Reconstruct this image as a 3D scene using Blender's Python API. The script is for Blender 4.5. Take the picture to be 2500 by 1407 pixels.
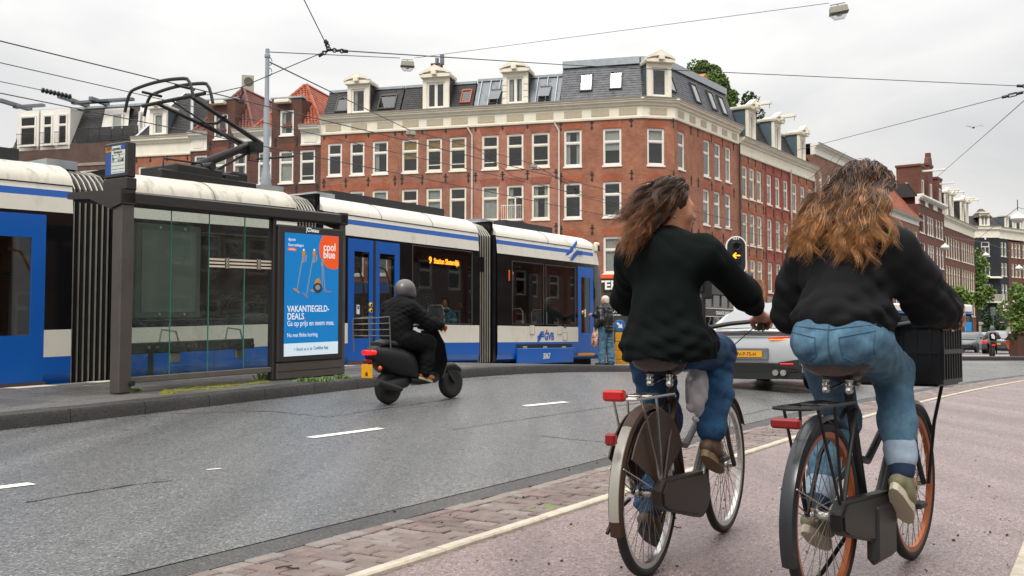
import bpy, math, random
import numpy as np
from math import radians as R, sin, cos, pi, sqrt, atan2
from mathutils import Vector, Matrix, noise as mnoise
rng = random.Random(7)
scene = bpy.context.scene
for o in list(bpy.data.objects): bpy.data.objects.remove(o)
COL = scene.collection
# ---------------------------------------------------------------- camera
FPX = 2500.0; PITCH = math.atan(121.5/2500); CAMZ = 1.0
cam = bpy.data.cameras.new('camera'); camo = bpy.data.objects.new('camera', cam); COL.objects.link(camo)
cam.sensor_width = 36; cam.lens = 36; cam.clip_start = .05; cam.clip_end = 2000
camo.location = (0, 0, CAMZ); camo.rotation_euler = (pi/2+PITCH, 0, 0); scene.camera = camo
# ---------------------------------------------------------------- sky, sun, exposure
world = bpy.data.worlds.new('World'); scene.world = world; world.use_nodes = True
def build_world():
    nt = world.node_tree; N = nt.nodes; L = nt.links; N.clear()
    out = N.new('ShaderNodeOutputWorld'); bg = N.new('ShaderNodeBackground'); bg.inputs['Strength'].default_value = .12
    sky = N.new('ShaderNodeTexSky'); sky.sky_type = 'NISHITA'; sky.sun_disc = False
    sky.sun_elevation = R(58); sky.sun_rotation = R(200); sky.dust_density = 4; sky.air_density = 1.5
    tc = N.new('ShaderNodeTexCoord'); sep = N.new('ShaderNodeSeparateXYZ')
    L.new(tc.outputs['Generated'], sep.inputs[0])
    # overcast deck: CIE overcast gradient (1+2 sin h)/3, modulated by soft cloud noise
    mr = N.new('ShaderNodeMapRange'); mr.inputs[1].default_value = 0; mr.inputs[2].default_value = 1; mr.inputs[3].default_value = 5.0; mr.inputs[4].default_value = 20
    pw = N.new('ShaderNodeMath'); pw.operation = 'POWER'; pw.inputs[1].default_value = 1.6; cl = N.new('ShaderNodeClamp'); L.new(sep.outputs[2], cl.inputs[0]); L.new(cl.outputs[0], pw.inputs[0]); L.new(pw.outputs[0], mr.inputs[0])
    mp = N.new('ShaderNodeMapping'); mp.inputs['Scale'].default_value = (1, 1, 2.6); L.new(tc.outputs['Generated'], mp.inputs[0])
    no = N.new('ShaderNodeTexNoise'); no.inputs['Scale'].default_value = 2.6; no.inputs['Detail'].default_value = 5; no.inputs['Roughness'].default_value = .52; no.inputs['Distortion'].default_value=.4
    L.new(mp.outputs[0], no.inputs[0])
    cr = N.new('ShaderNodeMapRange'); cr.inputs[1].default_value = .32; cr.inputs[2].default_value = .66; cr.inputs[3].default_value = .80; cr.inputs[4].default_value = 1.10
    L.new(no.outputs[0], cr.inputs[0])
    mul = N.new('ShaderNodeMath'); mul.operation = 'MULTIPLY'; L.new(mr.outputs[0], mul.inputs[0]); L.new(cr.outputs[0], mul.inputs[1])
    tint = N.new('ShaderNodeMix'); tint.data_type = 'RGBA'; L.new(cr.outputs[0], tint.inputs[0])
    tr = N.new('ShaderNodeMapRange'); tr.inputs[1].default_value=.80; tr.inputs[2].default_value=1.10; L.new(cr.outputs[0], tr.inputs[0]); L.new(tr.outputs[0], tint.inputs[0])
    tint.inputs[6].default_value = (.985, .985, 1.0, 1); tint.inputs[7].default_value = (1, .985, .955, 1)
    vm = N.new('ShaderNodeVectorMath'); vm.operation = 'SCALE'; L.new(tint.outputs[2], vm.inputs[0]); L.new(mul.outputs[0], vm.inputs['Scale'])
    mix = N.new('ShaderNodeMix'); mix.data_type = 'RGBA'; mix.inputs[0].default_value = .96
    L.new(sky.outputs[0], mix.inputs[6]); L.new(vm.outputs[0], mix.inputs[7])
    L.new(mix.outputs[2], bg.inputs['Color']); L.new(bg.outputs[0], out.inputs[0])
build_world()
sun = bpy.data.lights.new('sun', 'SUN'); sun.energy = 1.5; sun.angle = R(18); sun.color = (1, .96, .9)
suno = bpy.data.objects.new('sun', sun); COL.objects.link(suno); suno.rotation_euler = (R(40), 0, R(-24))
scene.view_settings.view_transform = 'Standard'; scene.view_settings.look = 'None'
scene.view_settings.exposure = 0.32; scene.view_settings.gamma = 1; scene.view_settings.use_curve_mapping = False
scene.cycles.max_bounces = 8; scene.cycles.transparent_max_bounces = 16; scene.cycles.glossy_bounces = 3; scene.cycles.diffuse_bounces = 3
scene.cycles.use_adaptive_sampling = True; scene.cycles.use_denoising = True; scene.cycles.caustics_reflective = False; scene.cycles.caustics_refractive = False

# ---------------------------------------------------------------- helpers
def ray(px, py):
    u = (px-1250)/FPX; v = (703.5-py)/FPX; c, s = cos(PITCH), sin(PITCH)
    return Vector((u, c-v*s, s+v*c))
def at(px, py, Y):            # image position + distance -> place in the world
    d = ray(px, py); k = Y/d.y
    return Vector((d.x*k, Y, CAMZ+d.z*k))
def col(h):
    h = h.lstrip('#'); return tuple(((int(h[i:i+2], 16)/255+.055)/1.055)**2.4 if int(h[i:i+2], 16) > 10 else int(h[i:i+2], 16)/255/12.92 for i in (0, 2, 4))
_M = {}
def M(name, c, rough=.6, metal=0., var=.12, vs=4., bump=0., bs=60., spec=.5, coat=0., rvar=0., emit=0., c2=None, c2s=1.5, c2lo=.5, c2hi=.7, island=0., stretch=None, sheen=0., ao=0.):
    if name in _M: return _M[name]
    m = bpy.data.materials.new(name); m.use_nodes = True; nt = m.node_tree; N = nt.nodes; L = nt.links
    b = N['Principled BSDF']; b.inputs['Roughness'].default_value = rough; b.inputs['Metallic'].default_value = metal
    b.inputs['Specular IOR Level'].default_value = spec; b.inputs['Coat Weight'].default_value = coat
    if sheen: b.inputs['Sheen Weight'].default_value = sheen
    c = col(c) if isinstance(c, str) else c
    tc = N.new('ShaderNodeTexCoord'); src = tc.outputs['Object']
    if stretch:
        mp = N.new('ShaderNodeMapping'); mp.inputs['Scale'].default_value = stretch; L.new(src, mp.inputs[0]); src = mp.outputs[0]
    base = None
    if var > 0 or c2 is not None or rvar or island:
        no = N.new('ShaderNodeTexNoise'); no.inputs['Scale'].default_value = vs; no.inputs['Detail'].default_value = 6; no.inputs['Roughness'].default_value = .62
        L.new(src, no.inputs[0])
        mr = N.new('ShaderNodeMapRange'); mr.inputs[1].default_value = .25; mr.inputs[2].default_value = .75; mr.inputs[3].default_value = 1-var; mr.inputs[4].default_value = 1+var
        L.new(no.outputs[0], mr.inputs[0]); fac = mr.outputs[0]
        if island:
            ge = N.new('ShaderNodeNewGeometry'); r2 = N.new('ShaderNodeMapRange'); r2.inputs[3].default_value = 1-island; r2.inputs[4].default_value = 1+island
            L.new(ge.outputs['Random Per Island'], r2.inputs[0]); mm = N.new('ShaderNodeMath'); mm.operation = 'MULTIPLY'
            L.new(fac, mm.inputs[0]); L.new(r2.outputs[0], mm.inputs[1]); fac = mm.outputs[0]
        colsock = None
        if c2 is not None:
            c2 = col(c2) if isinstance(c2, str) else c2
            n2 = N.new('ShaderNodeTexNoise'); n2.inputs['Scale'].default_value = c2s; n2.inputs['Detail'].default_value = 7; n2.inputs['Roughness'].default_value = .65; L.new(src, n2.inputs[0])
            m2 = N.new('ShaderNodeMapRange'); m2.inputs[1].default_value = c2lo; m2.inputs[2].default_value = c2hi; L.new(n2.outputs[0], m2.inputs[0])
            mx = N.new('ShaderNodeMix'); mx.data_type = 'RGBA'; mx.inputs[6].default_value = (*c, 1); mx.inputs[7].default_value = (*c2, 1); L.new(m2.outputs[0], mx.inputs[0]); colsock = mx.outputs[2]
        v = N.new('ShaderNodeVectorMath'); v.operation = 'SCALE'; L.new(fac, v.inputs['Scale'])
        if colsock: L.new(colsock, v.inputs[0])
        else: v.inputs[0].default_value = c
        L.new(v.outputs[0], b.inputs['Base Color'])
        if rvar:
            rr = N.new('ShaderNodeMapRange'); rr.inputs[1].default_value = .3; rr.inputs[2].default_value = .7; rr.inputs[3].default_value = max(.02, rough-rvar); rr.inputs[4].default_value = rough+rvar
            L.new(no.outputs[0], rr.inputs[0]); L.new(rr.outputs[0], b.inputs['Roughness'])
    else: b.inputs['Base Color'].default_value = (*c, 1)
    if bump:
        nb = N.new('ShaderNodeTexNoise'); nb.inputs['Scale'].default_value = bs; nb.inputs['Detail'].default_value = 4; L.new(src, nb.inputs[0])
        bp = N.new('ShaderNodeBump'); bp.inputs['Strength'].default_value = bump; bp.inputs['Distance'].default_value = .02; L.new(nb.outputs[0], bp.inputs['Height']); L.new(bp.outputs[0], b.inputs['Normal'])
    if emit:
        b.inputs['Emission Color'].default_value = (*c, 1); b.inputs['Emission Strength'].default_value = emit
    _M[name] = m; return m
def brick_mat(name, c1, c2, mortar, bw=.22, bh=.065, rot=0., var=.25, dirt=.25):
    if name in _M: return _M[name]
    m = bpy.data.materials.new(name); m.use_nodes = True; nt = m.node_tree; N = nt.nodes; L = nt.links; b = N['Principled BSDF']
    tc = N.new('ShaderNodeTexCoord'); sp = N.new('ShaderNodeSeparateXYZ'); L.new(tc.outputs['Object'], sp.inputs[0])
    ad = N.new('ShaderNodeMath'); ad.operation = 'ADD'; L.new(sp.outputs[0], ad.inputs[0]); L.new(sp.outputs[1], ad.inputs[1])
    cb = N.new('ShaderNodeCombineXYZ')
    if rot: L.new(sp.outputs[2], cb.inputs[0]); L.new(ad.outputs[0], cb.inputs[1])
    else: L.new(ad.outputs[0], cb.inputs[0]); L.new(sp.outputs[2], cb.inputs[1])
    br = N.new('ShaderNodeTexBrick'); L.new(cb.outputs[0], br.inputs[0])
    br.inputs['Scale'].default_value = 1; br.inputs['Brick Width'].default_value = bw; br.inputs['Row Height'].default_value = bh; br.inputs['Mortar Size'].default_value = .006; br.inputs['Bias'].default_value = -.1; br.inputs['Mortar Smooth'].default_value = .3
    br.inputs[1].default_value = (*col(c1), 1); br.inputs[2].default_value = (*col(c2), 1); br.inputs[3].default_value = (*col(mortar), 1)
    no = N.new('ShaderNodeTexNoise'); no.inputs['Scale'].default_value = .9; no.inputs['Detail'].default_value = 8; no.inputs['Roughness'].default_value = .7; L.new(tc.outputs['Object'], no.inputs[0])
    mr = N.new('ShaderNodeMapRange'); mr.inputs[1].default_value = .3; mr.inputs[2].default_value = .72; mr.inputs[3].default_value = 1-dirt*1.4; mr.inputs[4].default_value = 1+var*1.1; L.new(no.outputs[0], mr.inputs[0])
    v = N.new('ShaderNodeVectorMath'); v.operation = 'SCALE'; L.new(br.outputs[0], v.inputs[0]); L.new(mr.outputs[0], v.inputs['Scale']); L.new(v.outputs[0], b.inputs['Base Color'])
    b.inputs['Roughness'].default_value = .85
    bp = N.new('ShaderNodeBump'); bp.inputs['Strength'].default_value = .5; bp.inputs['Distance'].default_value = .01; bp.invert = True; L.new(br.outputs[1], bp.inputs['Height']); L.new(bp.outputs[0], b.inputs['Normal'])
    _M[name] = m; return m
def glass_mat(name, tint=(.75, .8, .8), boost=1.6, rough=.02, dirt=0., dirtcol=(.5, .5, .5), ior=1.5, wave=0.):
    if name in _M: return _M[name]
    m = bpy.data.materials.new(name); m.use_nodes = True; nt = m.node_tree; N = nt.nodes; L = nt.links; N.clear()
    out = N.new('ShaderNodeOutputMaterial'); tr = N.new('ShaderNodeBsdfTransparent'); tr.inputs[0].default_value = (*tint, 1)
    gl = N.new('ShaderNodeBsdfGlossy'); gl.inputs['Roughness'].default_value = rough
    fr = N.new('ShaderNodeFresnel'); fr.inputs[0].default_value = ior
    mu = N.new('ShaderNodeMath'); mu.operation = 'MULTIPLY'; mu.inputs[1].default_value = boost; mu.use_clamp = True; ge = N.new('ShaderNodeNewGeometry'); bk = N.new('ShaderNodeMath'); bk.operation = 'SUBTRACT'; bk.inputs[0].default_value = 1; L.new(ge.outputs['Backfacing'], bk.inputs[1]); fb = N.new('ShaderNodeMath'); fb.operation = 'MULTIPLY'; L.new(fr.outputs[0], fb.inputs[0]); L.new(bk.outputs[0], fb.inputs[1]); L.new(fb.outputs[0], mu.inputs[0])
    if wave:
        tc = N.new('ShaderNodeTexCoord'); nb = N.new('ShaderNodeTexNoise'); nb.inputs['Scale'].default_value = 2.5; nb.inputs['Detail'].default_value=2; L.new(tc.outputs['Object'], nb.inputs[0])
        bp = N.new('ShaderNodeBump'); bp.inputs['Strength'].default_value = wave; bp.inputs['Distance'].default_value=.05; L.new(nb.outputs[0], bp.inputs['Height']); L.new(bp.outputs[0], gl.inputs['Normal'])
    mx = N.new('ShaderNodeMixShader'); L.new(mu.outputs[0], mx.inputs[0]); L.new(tr.outputs[0], mx.inputs[1]); L.new(gl.outputs[0], mx.inputs[2])
    last = mx.outputs[0]
    if dirt:
        df = N.new('ShaderNodeBsdfDiffuse'); df.inputs[0].default_value = (*dirtcol, 1)
        tc = N.new('ShaderNodeTexCoord'); n1 = N.new('ShaderNodeTexNoise'); n1.inputs['Scale'].default_value = 120; n1.inputs['Detail'].default_value = 3; L.new(tc.outputs['Object'], n1.inputs[0])
        n2 = N.new('ShaderNodeTexNoise'); n2.inputs['Scale'].default_value = 3; n2.inputs['Detail'].default_value = 3; L.new(tc.outputs['Object'], n2.inputs[0])
        m1 = N.new('ShaderNodeMapRange'); m1.inputs[1].default_value = .56; m1.inputs[2].default_value = .72; L.new(n1.outputs[0], m1.inputs[0])
        m3 = N.new('ShaderNodeMapRange'); m3.inputs[1].default_value = .35; m3.inputs[2].default_value = .65; m3.inputs[3].default_value = dirt*.3; m3.inputs[4].default_value = dirt; L.new(n2.outputs[0], m3.inputs[0])
        mm = N.new('ShaderNodeMath'); mm.operation = 'MULTIPLY'; L.new(m1.outputs[0], mm.inputs[0]); L.new(m3.outputs[0], mm.inputs[1])
        mx2 = N.new('ShaderNodeMixShader'); L.new(mm.outputs[0], mx2.inputs[0]); L.new(last, mx2.inputs[1]); L.new(df.outputs[0], mx2.inputs[2]); last = mx2.outputs[0]
    L.new(last, out.inputs[0]); _M[name] = m; return m

class MB:
    """collects shapes; build() links them as one mesh object"""
    def __init__(s, T=None): s.v = []; s.f = []; s.m = []; s.T = T or Matrix(); s.cm = 0
    def add(s, vs, fs, m=None):
        b = len(s.v); T = s.T
        s.v += [tuple(T @ Vector(p)) for p in vs]
        s.f += [tuple(b+i for i in f) for f in fs]; s.m += [s.cm if m is None else m]*len(fs); return s
    def box(s, a, b, m=None):
        x0, y0, z0 = a; x1, y1, z1 = b
        return s.add([(x0,y0,z0),(x1,y0,z0),(x1,y1,z0),(x0,y1,z0),(x0,y0,z1),(x1,y0,z1),(x1,y1,z1),(x0,y1,z1)],
                     [(0,3,2,1),(4,5,6,7),(0,1,5,4),(1,2,6,5),(2,3,7,6),(3,0,4,7)], m)
    def bbox(s, a, b, r=.01, m=None):     # box with chamfered edges
        lo = Vector([min(p, q) for p, q in zip(a, b)]); hi = Vector([max(p, q) for p, q in zip(a, b)])
        r = min([r]+[(hi[i]-lo[i])*.45 for i in range(3)]); vs = []; idx = {}
        for sx in (0, 1):
            for sy in (0, 1):
                for sz in (0, 1):
                    c = [(lo[0], hi[0])[sx], (lo[1], hi[1])[sy], (lo[2], hi[2])[sz]]; d = [(1, -1)[sx], (1, -1)[sy], (1, -1)[sz]]
                    for ax in range(3):
                        p = list(c)
                        for k in range(3):
                            if k != ax: p[k] += d[k]*r
                        idx[(sx, sy, sz, ax)] = len(vs); vs.append(p)
        F = []
        def q(*k): F.append(tuple(idx[i] for i in k))
        for ax in range(3):
            o = [i for i in range(3) if i != ax]
            for sd in (0, 1):
                ks = []
                for (p1, p2) in ((0,0),(1,0),(1,1),(0,1)):
                    k = [0,0,0]; k[ax] = sd; k[o[0]] = p1; k[o[1]] = p2; ks.append((*k, ax))
                q(*ks)
            for p1 in (0, 1):
                for p2 in (0, 1):
                    k0 = [0,0,0]; k0[o[0]] = p1; k0[o[1]] = p2; k1 = list(k0); k1[ax] = 1
                    q((*k0, o[0]), (*k1, o[0]), (*k1, o[1]), (*k0, o[1]))
        for sx in (0, 1):
            for sy in (0, 1):
                for sz in (0, 1): q((sx,sy,sz,0),(sx,sy,sz,1),(sx,sy,sz,2))
        return s.add(vs, F, m)
    def quad(s, a, b, c, d, m=None): return s.add([a, b, c, d], [(0, 1, 2, 3)], m)
    def prism(s, poly, d0, d1, plane='xz', m=None):     # polygon extruded between d0 and d1 along the third axis
        n = len(poly)
        def P(p, d): return {'xz': (p[0], d, p[1]), 'xy': (p[0], p[1], d), 'yz': (d, p[0], p[1])}[plane]
        return s.add([P(p, d0) for p in poly]+[P(p, d1) for p in poly],
                     [tuple(range(n)), tuple(range(2*n-1, n-1, -1))]+[(i, i+n, (i+1) % n+n, (i+1) % n) for i in range(n)], m)
    def tube(s, path, r, n=8, closed=False, caps=True, m=None, flat=1.):
        P = [Vector(p) for p in path]; k = len(P); rs = r if isinstance(r, (list, tuple)) else [r]*k; vs = []; up = None
        for i, p in enumerate(P):
            if closed: t = P[(i+1) % k]-P[i-1]
            else: t = P[min(i+1, k-1)]-P[max(i-1, 0)]
            if t.length < 1e-9: t = Vector((0, 0, 1))
            t.normalize()
            if up is None:
                up = Vector((0, 0, 1)) if abs(t.z) < .9 else Vector((1, 0, 0))
            a = t.cross(up)
            if a.length < 1e-6: a = t.orthogonal()
            a.normalize(); up = a.cross(t).normalized()
            for j in range(n):
                th = 2*pi*j/n; vs.append(p+(a*cos(th)+up*sin(th)*flat)*rs[i])
        F = []
        for i in range(k if closed else k-1):
            a = i*n; b = ((i+1) % k)*n
            F += [(a+j, a+(j+1) % n, b+(j+1) % n, b+j) for j in range(n)]
        if caps and not closed: F += [tuple(range(n-1, -1, -1)), tuple((k-1)*n+j for j in range(n))]
        return s.add(vs, F, m)
    def lathe(s, prof, n=16, T=None, m=None, arc=2*pi):
        T = T or Matrix(); vs = []; k = len(prof)
        for r, z in prof:
            for j in range(n): vs.append(T @ Vector((r*cos(arc*j/n), r*sin(arc*j/n), z)))
        F = [(i*n+j, i*n+(j+1) % n, (i+1)*n+(j+1) % n, (i+1)*n+j) for i in range(k-1) for j in range(n)]
        if prof[0][0] > 1e-6: F.append(tuple(range(n-1, -1, -1)))
        if prof[-1][0] > 1e-6: F.append(tuple((k-1)*n+j for j in range(n)))
        return s.add(vs, F, m)
    def loft(s, rings, caps=True, closed=True, m=None):
        n = len(rings[0]); vs = [p for r in rings for p in r]
        F = [(i*n+j, i*n+(j+1) % n, (i+1)*n+(j+1) % n, (i+1)*n+j) for i in range(len(rings)-1) for j in range(n if closed else n-1)]
        if caps: F += [tuple(range(n-1, -1, -1)), tuple((len(rings)-1)*n+j for j in range(n))]
        return s.add(vs, F, m)
    def ell(s, c, r, n=12, k=8, m=None):
        vs = []; c = Vector(c)
        for i in range(k+1):
            ph = pi*i/k-pi/2
            for j in range(n): vs.append(c+Vector((r[0]*cos(ph)*cos(2*pi*j/n), r[1]*cos(ph)*sin(2*pi*j/n), r[2]*sin(ph))))
        return s.add(vs, [(i*n+j, i*n+(j+1) % n, (i+1)*n+(j+1) % n, (i+1)*n+j) for i in range(k) for j in range(n)], m)
    def mesh(s, name, mats, smooth=None):
        me = bpy.data.meshes.new(name); me.from_pydata(s.v, [], s.f)
        for mm in (mats if isinstance(mats, (list, tuple)) else [mats]): me.materials.append(mm)
        if max(s.m, default=0): me.polygons.foreach_set('material_index', s.m)
        if smooth is not None:
            me.polygons.foreach_set('use_smooth', [True]*len(me.polygons)); me.update(); me.set_sharp_from_angle(angle=R(smooth))
        me.validate(); me.update(); return me
    def build(s, name, mats, parent=None, smooth=None, loc=None, rotz=None, tag=None):
        return link(name, s.mesh(name, mats, smooth), parent, loc, rotz)
def link(name, me, parent=None, loc=None, rotz=None, rot=None):
    o = bpy.data.objects.new(name, me); COL.objects.link(o)
    if parent: o.parent = parent
    if loc is not None: o.location = loc
    if rotz is not None: o.rotation_euler = (0, 0, rotz)
    if rot is not None: o.rotation_euler = rot
    return o
def tag(o, label=None, cat=None, group=None, kind=None):
    if label: o['label'] = label
    if cat: o['category'] = cat
    if group: o['group'] = group
    if kind: o['kind'] = kind
    return o
def thing(name, label, cat, loc=(0, 0, 0), rotz=0, group=None):
    o = bpy.data.objects.new(name, None); COL.objects.link(o); o.location = loc; o.rotation_euler = (0, 0, rotz); o.empty_display_size = .2
    return tag(o, label, cat, group)
def struct(o): o['kind'] = 'structure'; return o
def dup(o, parent=None, loc=None, rotz=None):
    c = o.copy(); COL.objects.link(c)
    if parent: c.parent = parent
    if loc is not None: c.location = loc
    if rotz is not None: c.rotation_euler = (0, 0, rotz)
    for ch in o.children: dup(ch, c)
    return c
def text_mesh(body, size, depth=.002, align='LEFT', bold=0., spacing=1., xs=1., shear=0.):
    cu = bpy.data.curves.new('lettering', 'FONT'); cu.body = body; cu.size = size; cu.extrude = depth; cu.align_x = align; cu.offset = bold*size; cu.space_character = spacing; cu.resolution_u = 3; cu.shear = shear
    o = bpy.data.objects.new('lettering', cu); COL.objects.link(o); dg = bpy.context.evaluated_depsgraph_get()
    me = bpy.data.meshes.new_from_object(o.evaluated_get(dg)); bpy.data.objects.remove(o)
    me.transform(Matrix.Diagonal((xs, 1, 1, 1)) if xs != 1 else Matrix()); me.materials.clear(); return me
def text(name, body, size, mat, parent, loc, rot=(pi/2, 0, 0), align='LEFT', bold=0., depth=.002, spacing=1., xs=1., shear=0.):
    me = text_mesh(body, size, depth, align, bold, spacing, xs, shear); me.materials.append(mat)
    return link(name, me, parent, loc, rot=rot)
# ================================================================ GROUND
DV = (.5015, .8652); NV = (-.8652, .5015)
def bend(n, t):
    k = max(0, min(1, (9.6-n)/5.6))
    if t < 9: return 0
    u = min(t, 34)-9; c = -1.08*(u/17.6)**2
    if t > 34: c -= 1.08*2*25/17.6**2*(t-34)
    return c*k
def nt(n, t, dz=0., flat=None):
    m = n+bend(n, t); X = DV[0]*t+NV[0]*m; Y = DV[1]*t+NV[1]*m
    return (X, Y, (G_nt(n, t) if flat is None else flat)+dz)
def to_nt(X, Y): return (NV[0]*X+NV[1]*Y, DV[0]*X+DV[1]*Y)
def G_nt(n, t):
    k = max(0, min(1, (n-2.75)/6.45)); fade = 1 if t < 26 else max(0, 1-(t-26)/16)
    k = k*k*(3-2*k)*.5+k*.5
    return k*(.044*fade+.283*math.exp(-((t-16)/8)**2))
def G(X, Y):
    n, t = to_nt(X, Y)
    if t > 9:
        n -= bend(n, t)
    return G_nt(n, t)
def asphalt(name, base, light, dark, rough, sc=110., bump=.6, patch=.18, wet=.12, spec=.5, grain=True):
    m = bpy.data.materials.new(name); m.use_nodes = True; nt_ = m.node_tree; N = nt_.nodes; L = nt_.links; b = N['Principled BSDF']
    tc = N.new('ShaderNodeTexCoord'); vo = N.new('ShaderNodeTexVoronoi'); vo.inputs['Scale'].default_value = sc; L.new(tc.outputs['Object'], vo.inputs[0])
    sp = N.new('ShaderNodeSeparateColor'); L.new(vo.outputs['Color'], sp.inputs[0])
    cr = N.new('ShaderNodeValToRGB'); e = cr.color_ramp.elements; e[0].position = 0; e[0].color = (*dark, 1); e[1].position = 1; e[1].color = (*light, 1)
    x = cr.color_ramp.elements.new(.22); x.color = (*base, 1); x = cr.color_ramp.elements.new(.8); x.color = (*base, 1)
    L.new(sp.outputs[0], cr.inputs[0])
    n1 = N.new('ShaderNodeTexNoise'); n1.inputs['Scale'].default_value = .55; n1.inputs['Detail'].default_value = 8; n1.inputs['Roughness'].default_value = .65; L.new(tc.outputs['Object'], n1.inputs[0])
    m1 = N.new('ShaderNodeMapRange'); m1.inputs[1].default_value = .3; m1.inputs[2].default_value = .7; m1.inputs[3].default_value = 1-patch; m1.inputs[4].default_value = 1+patch; L.new(n1.outputs[0], m1.inputs[0])
    v = N.new('ShaderNodeVectorMath'); v.operation = 'SCALE'; L.new(cr.outputs[0], v.inputs[0]); L.new(m1.outputs[0], v.inputs['Scale']); L.new(v.outputs[0], b.inputs['Base Color'])
    m2 = N.new('ShaderNodeMapRange'); m2.inputs[1].default_value = .32; m2.inputs[2].default_value = .68; m2.inputs[3].default_value = rough+wet; m2.inputs[4].default_value = rough-wet; L.new(n1.outputs[0], m2.inputs[0])
    n3 = N.new('ShaderNodeMath'); n3.operation = 'MULTIPLY_ADD'; n3.inputs[1].default_value = .35; L.new(sp.outputs[1], n3.inputs[0]); L.new(m2.outputs[0], n3.inputs[2])
    n4 = N.new('ShaderNodeMath'); n4.operation = 'SUBTRACT'; n4.inputs[1].default_value = .17; L.new(n3.outputs[0], n4.inputs[0]); L.new(n4.outputs[0], b.inputs['Roughness'])
    b.inputs['Specular IOR Level'].default_value = spec
    mp = N.new('ShaderNodeMapping'); mp.inputs['Rotation'].default_value = (0,0,R(30)); mp.inputs['Scale'].default_value = (1.1,.07,1); L.new(tc.outputs['Object'], mp.inputs[0]); ns_ = N.new('ShaderNodeTexNoise'); ns_.inputs['Scale'].default_value = 1.6; ns_.inputs['Detail'].default_value = 4; L.new(mp.outputs[0], ns_.inputs[0]); ms_ = N.new('ShaderNodeMapRange'); ms_.inputs[1].default_value = .35; ms_.inputs[2].default_value = .65; ms_.inputs[3].default_value = .78; ms_.inputs[4].default_value = 1.2; L.new(ns_.outputs[0], ms_.inputs[0]); vs_ = N.new('ShaderNodeVectorMath'); vs_.operation = 'SCALE'; L.new(v.outputs[0], vs_.inputs[0]); L.new(ms_.outputs[0], vs_.inputs['Scale']); L.new(vs_.outputs[0], b.inputs['Base Color'])
    nb = N.new('ShaderNodeTexNoise'); nb.inputs['Scale'].default_value = sc*.75; nb.inputs['Detail'].default_value = 3; L.new(tc.outputs['Object'], nb.inputs[0])
    ad = N.new('ShaderNodeMath'); ad.operation = 'ADD'; L.new(vo.outputs['Distance'], ad.inputs[0]); L.new(nb.outputs[0], ad.inputs[1])
    bp = N.new('ShaderNodeBump'); bp.inputs['Strength'].default_value = bump; bp.inputs['Distance'].default_value = .006; L.new(ad.outputs[0], bp.inputs['Height']); L.new(bp.outputs[0], b.inputs['Normal'])
    _M[name] = m; return m
mRoad = asphalt('wet_asphalt', (.108,.109,.108), (.28,.28,.275), (.018,.018,.019), .26, 100, .5)
mBike = asphalt('red_cycle_asphalt', (.205,.148,.142), (.38,.30,.29), (.035,.025,.025), .31, 105, .55)
mGut = asphalt('gutter_asphalt', (.05,.047,.044), (.12,.115,.11), (.012,.012,.012), .6, 120, .8)
mPlat = asphalt('platform_paver', (.105,.097,.09), (.22,.21,.2), (.025,.023,.021), .5, 90, .6)
mKerb = asphalt('kerb_concrete', (.026,.023,.021), (.065,.06,.056), (.007,.006,.006), .55, 90, .8)
mFar = asphalt('crossing_asphalt', (.12,.12,.12), (.2,.2,.2), (.05,.05,.05), .4, 60, .5)
mBord = M('cream_border_concrete', '#bcb2a0', .7, var=.22, vs=7, bump=.5, bs=140, c2='#9a8f7d', c2s=9, c2lo=.55, c2hi=.75)
mWhiteMark = M('road_marking', '#e8e4da', .6, var=.14, vs=14, bump=.3, bs=160, c2='#b5b1a8', c2s=14, c2lo=.56, c2hi=.7)
mBrick = M('clay_paver', '#75665f', .42, var=.28, vs=9, bump=.5, bs=140, rvar=.1, c2='#574640', c2s=1.2)
mBrickR = M('clay_paver_red', '#75605a', .45, var=.2, vs=10, bump=.5, bs=140, rvar=.1)
mBrickG = M('clay_paver_grey', '#80756f', .42, var=.2, vs=10, bump=.5, bs=140, rvar=.1)
mJoint = M('joint_sand', (.02,.018,.016), .95, var=.2)
def sheet(name, mat, n0, n1, t0, t1, dz=0., dt=.5, dn=.6, flat=None):
    mb = MB(); a = max(1, int(abs(n1-n0)/dn)); b = max(1, int((t1-t0)/dt)); vs = []
    for i in range(b+1):
        for j in range(a+1): vs.append(nt(n0+(n1-n0)*j/a, t0+(t1-t0)*i/b, dz, flat))
    mb.add(vs, [(i*(a+1)+j, i*(a+1)+j+1, (i+1)*(a+1)+j+1, (i+1)*(a+1)+j) for i in range(b) for j in range(a)])
    return struct(mb.build(name, mat, smooth=60))
struct(MB().quad((-700,-300,-.035), (700,-300,-.035), (700,1200,-.035), (-700,1200,-.035)).build('ground', mFar))
sheet('bike_path', mBike, .36, 2.69, -6, 42)
sheet('gutter', mGut, 3.36, 3.60, -6, 40, .001)
road = sheet('road', mRoad, 3.57, 9.35, -8, 44, .005)
bed = sheet('tram_track_bed', mGut, 9.2, 24, -12, 60, -.02, 1.0, 1.5)
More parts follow.
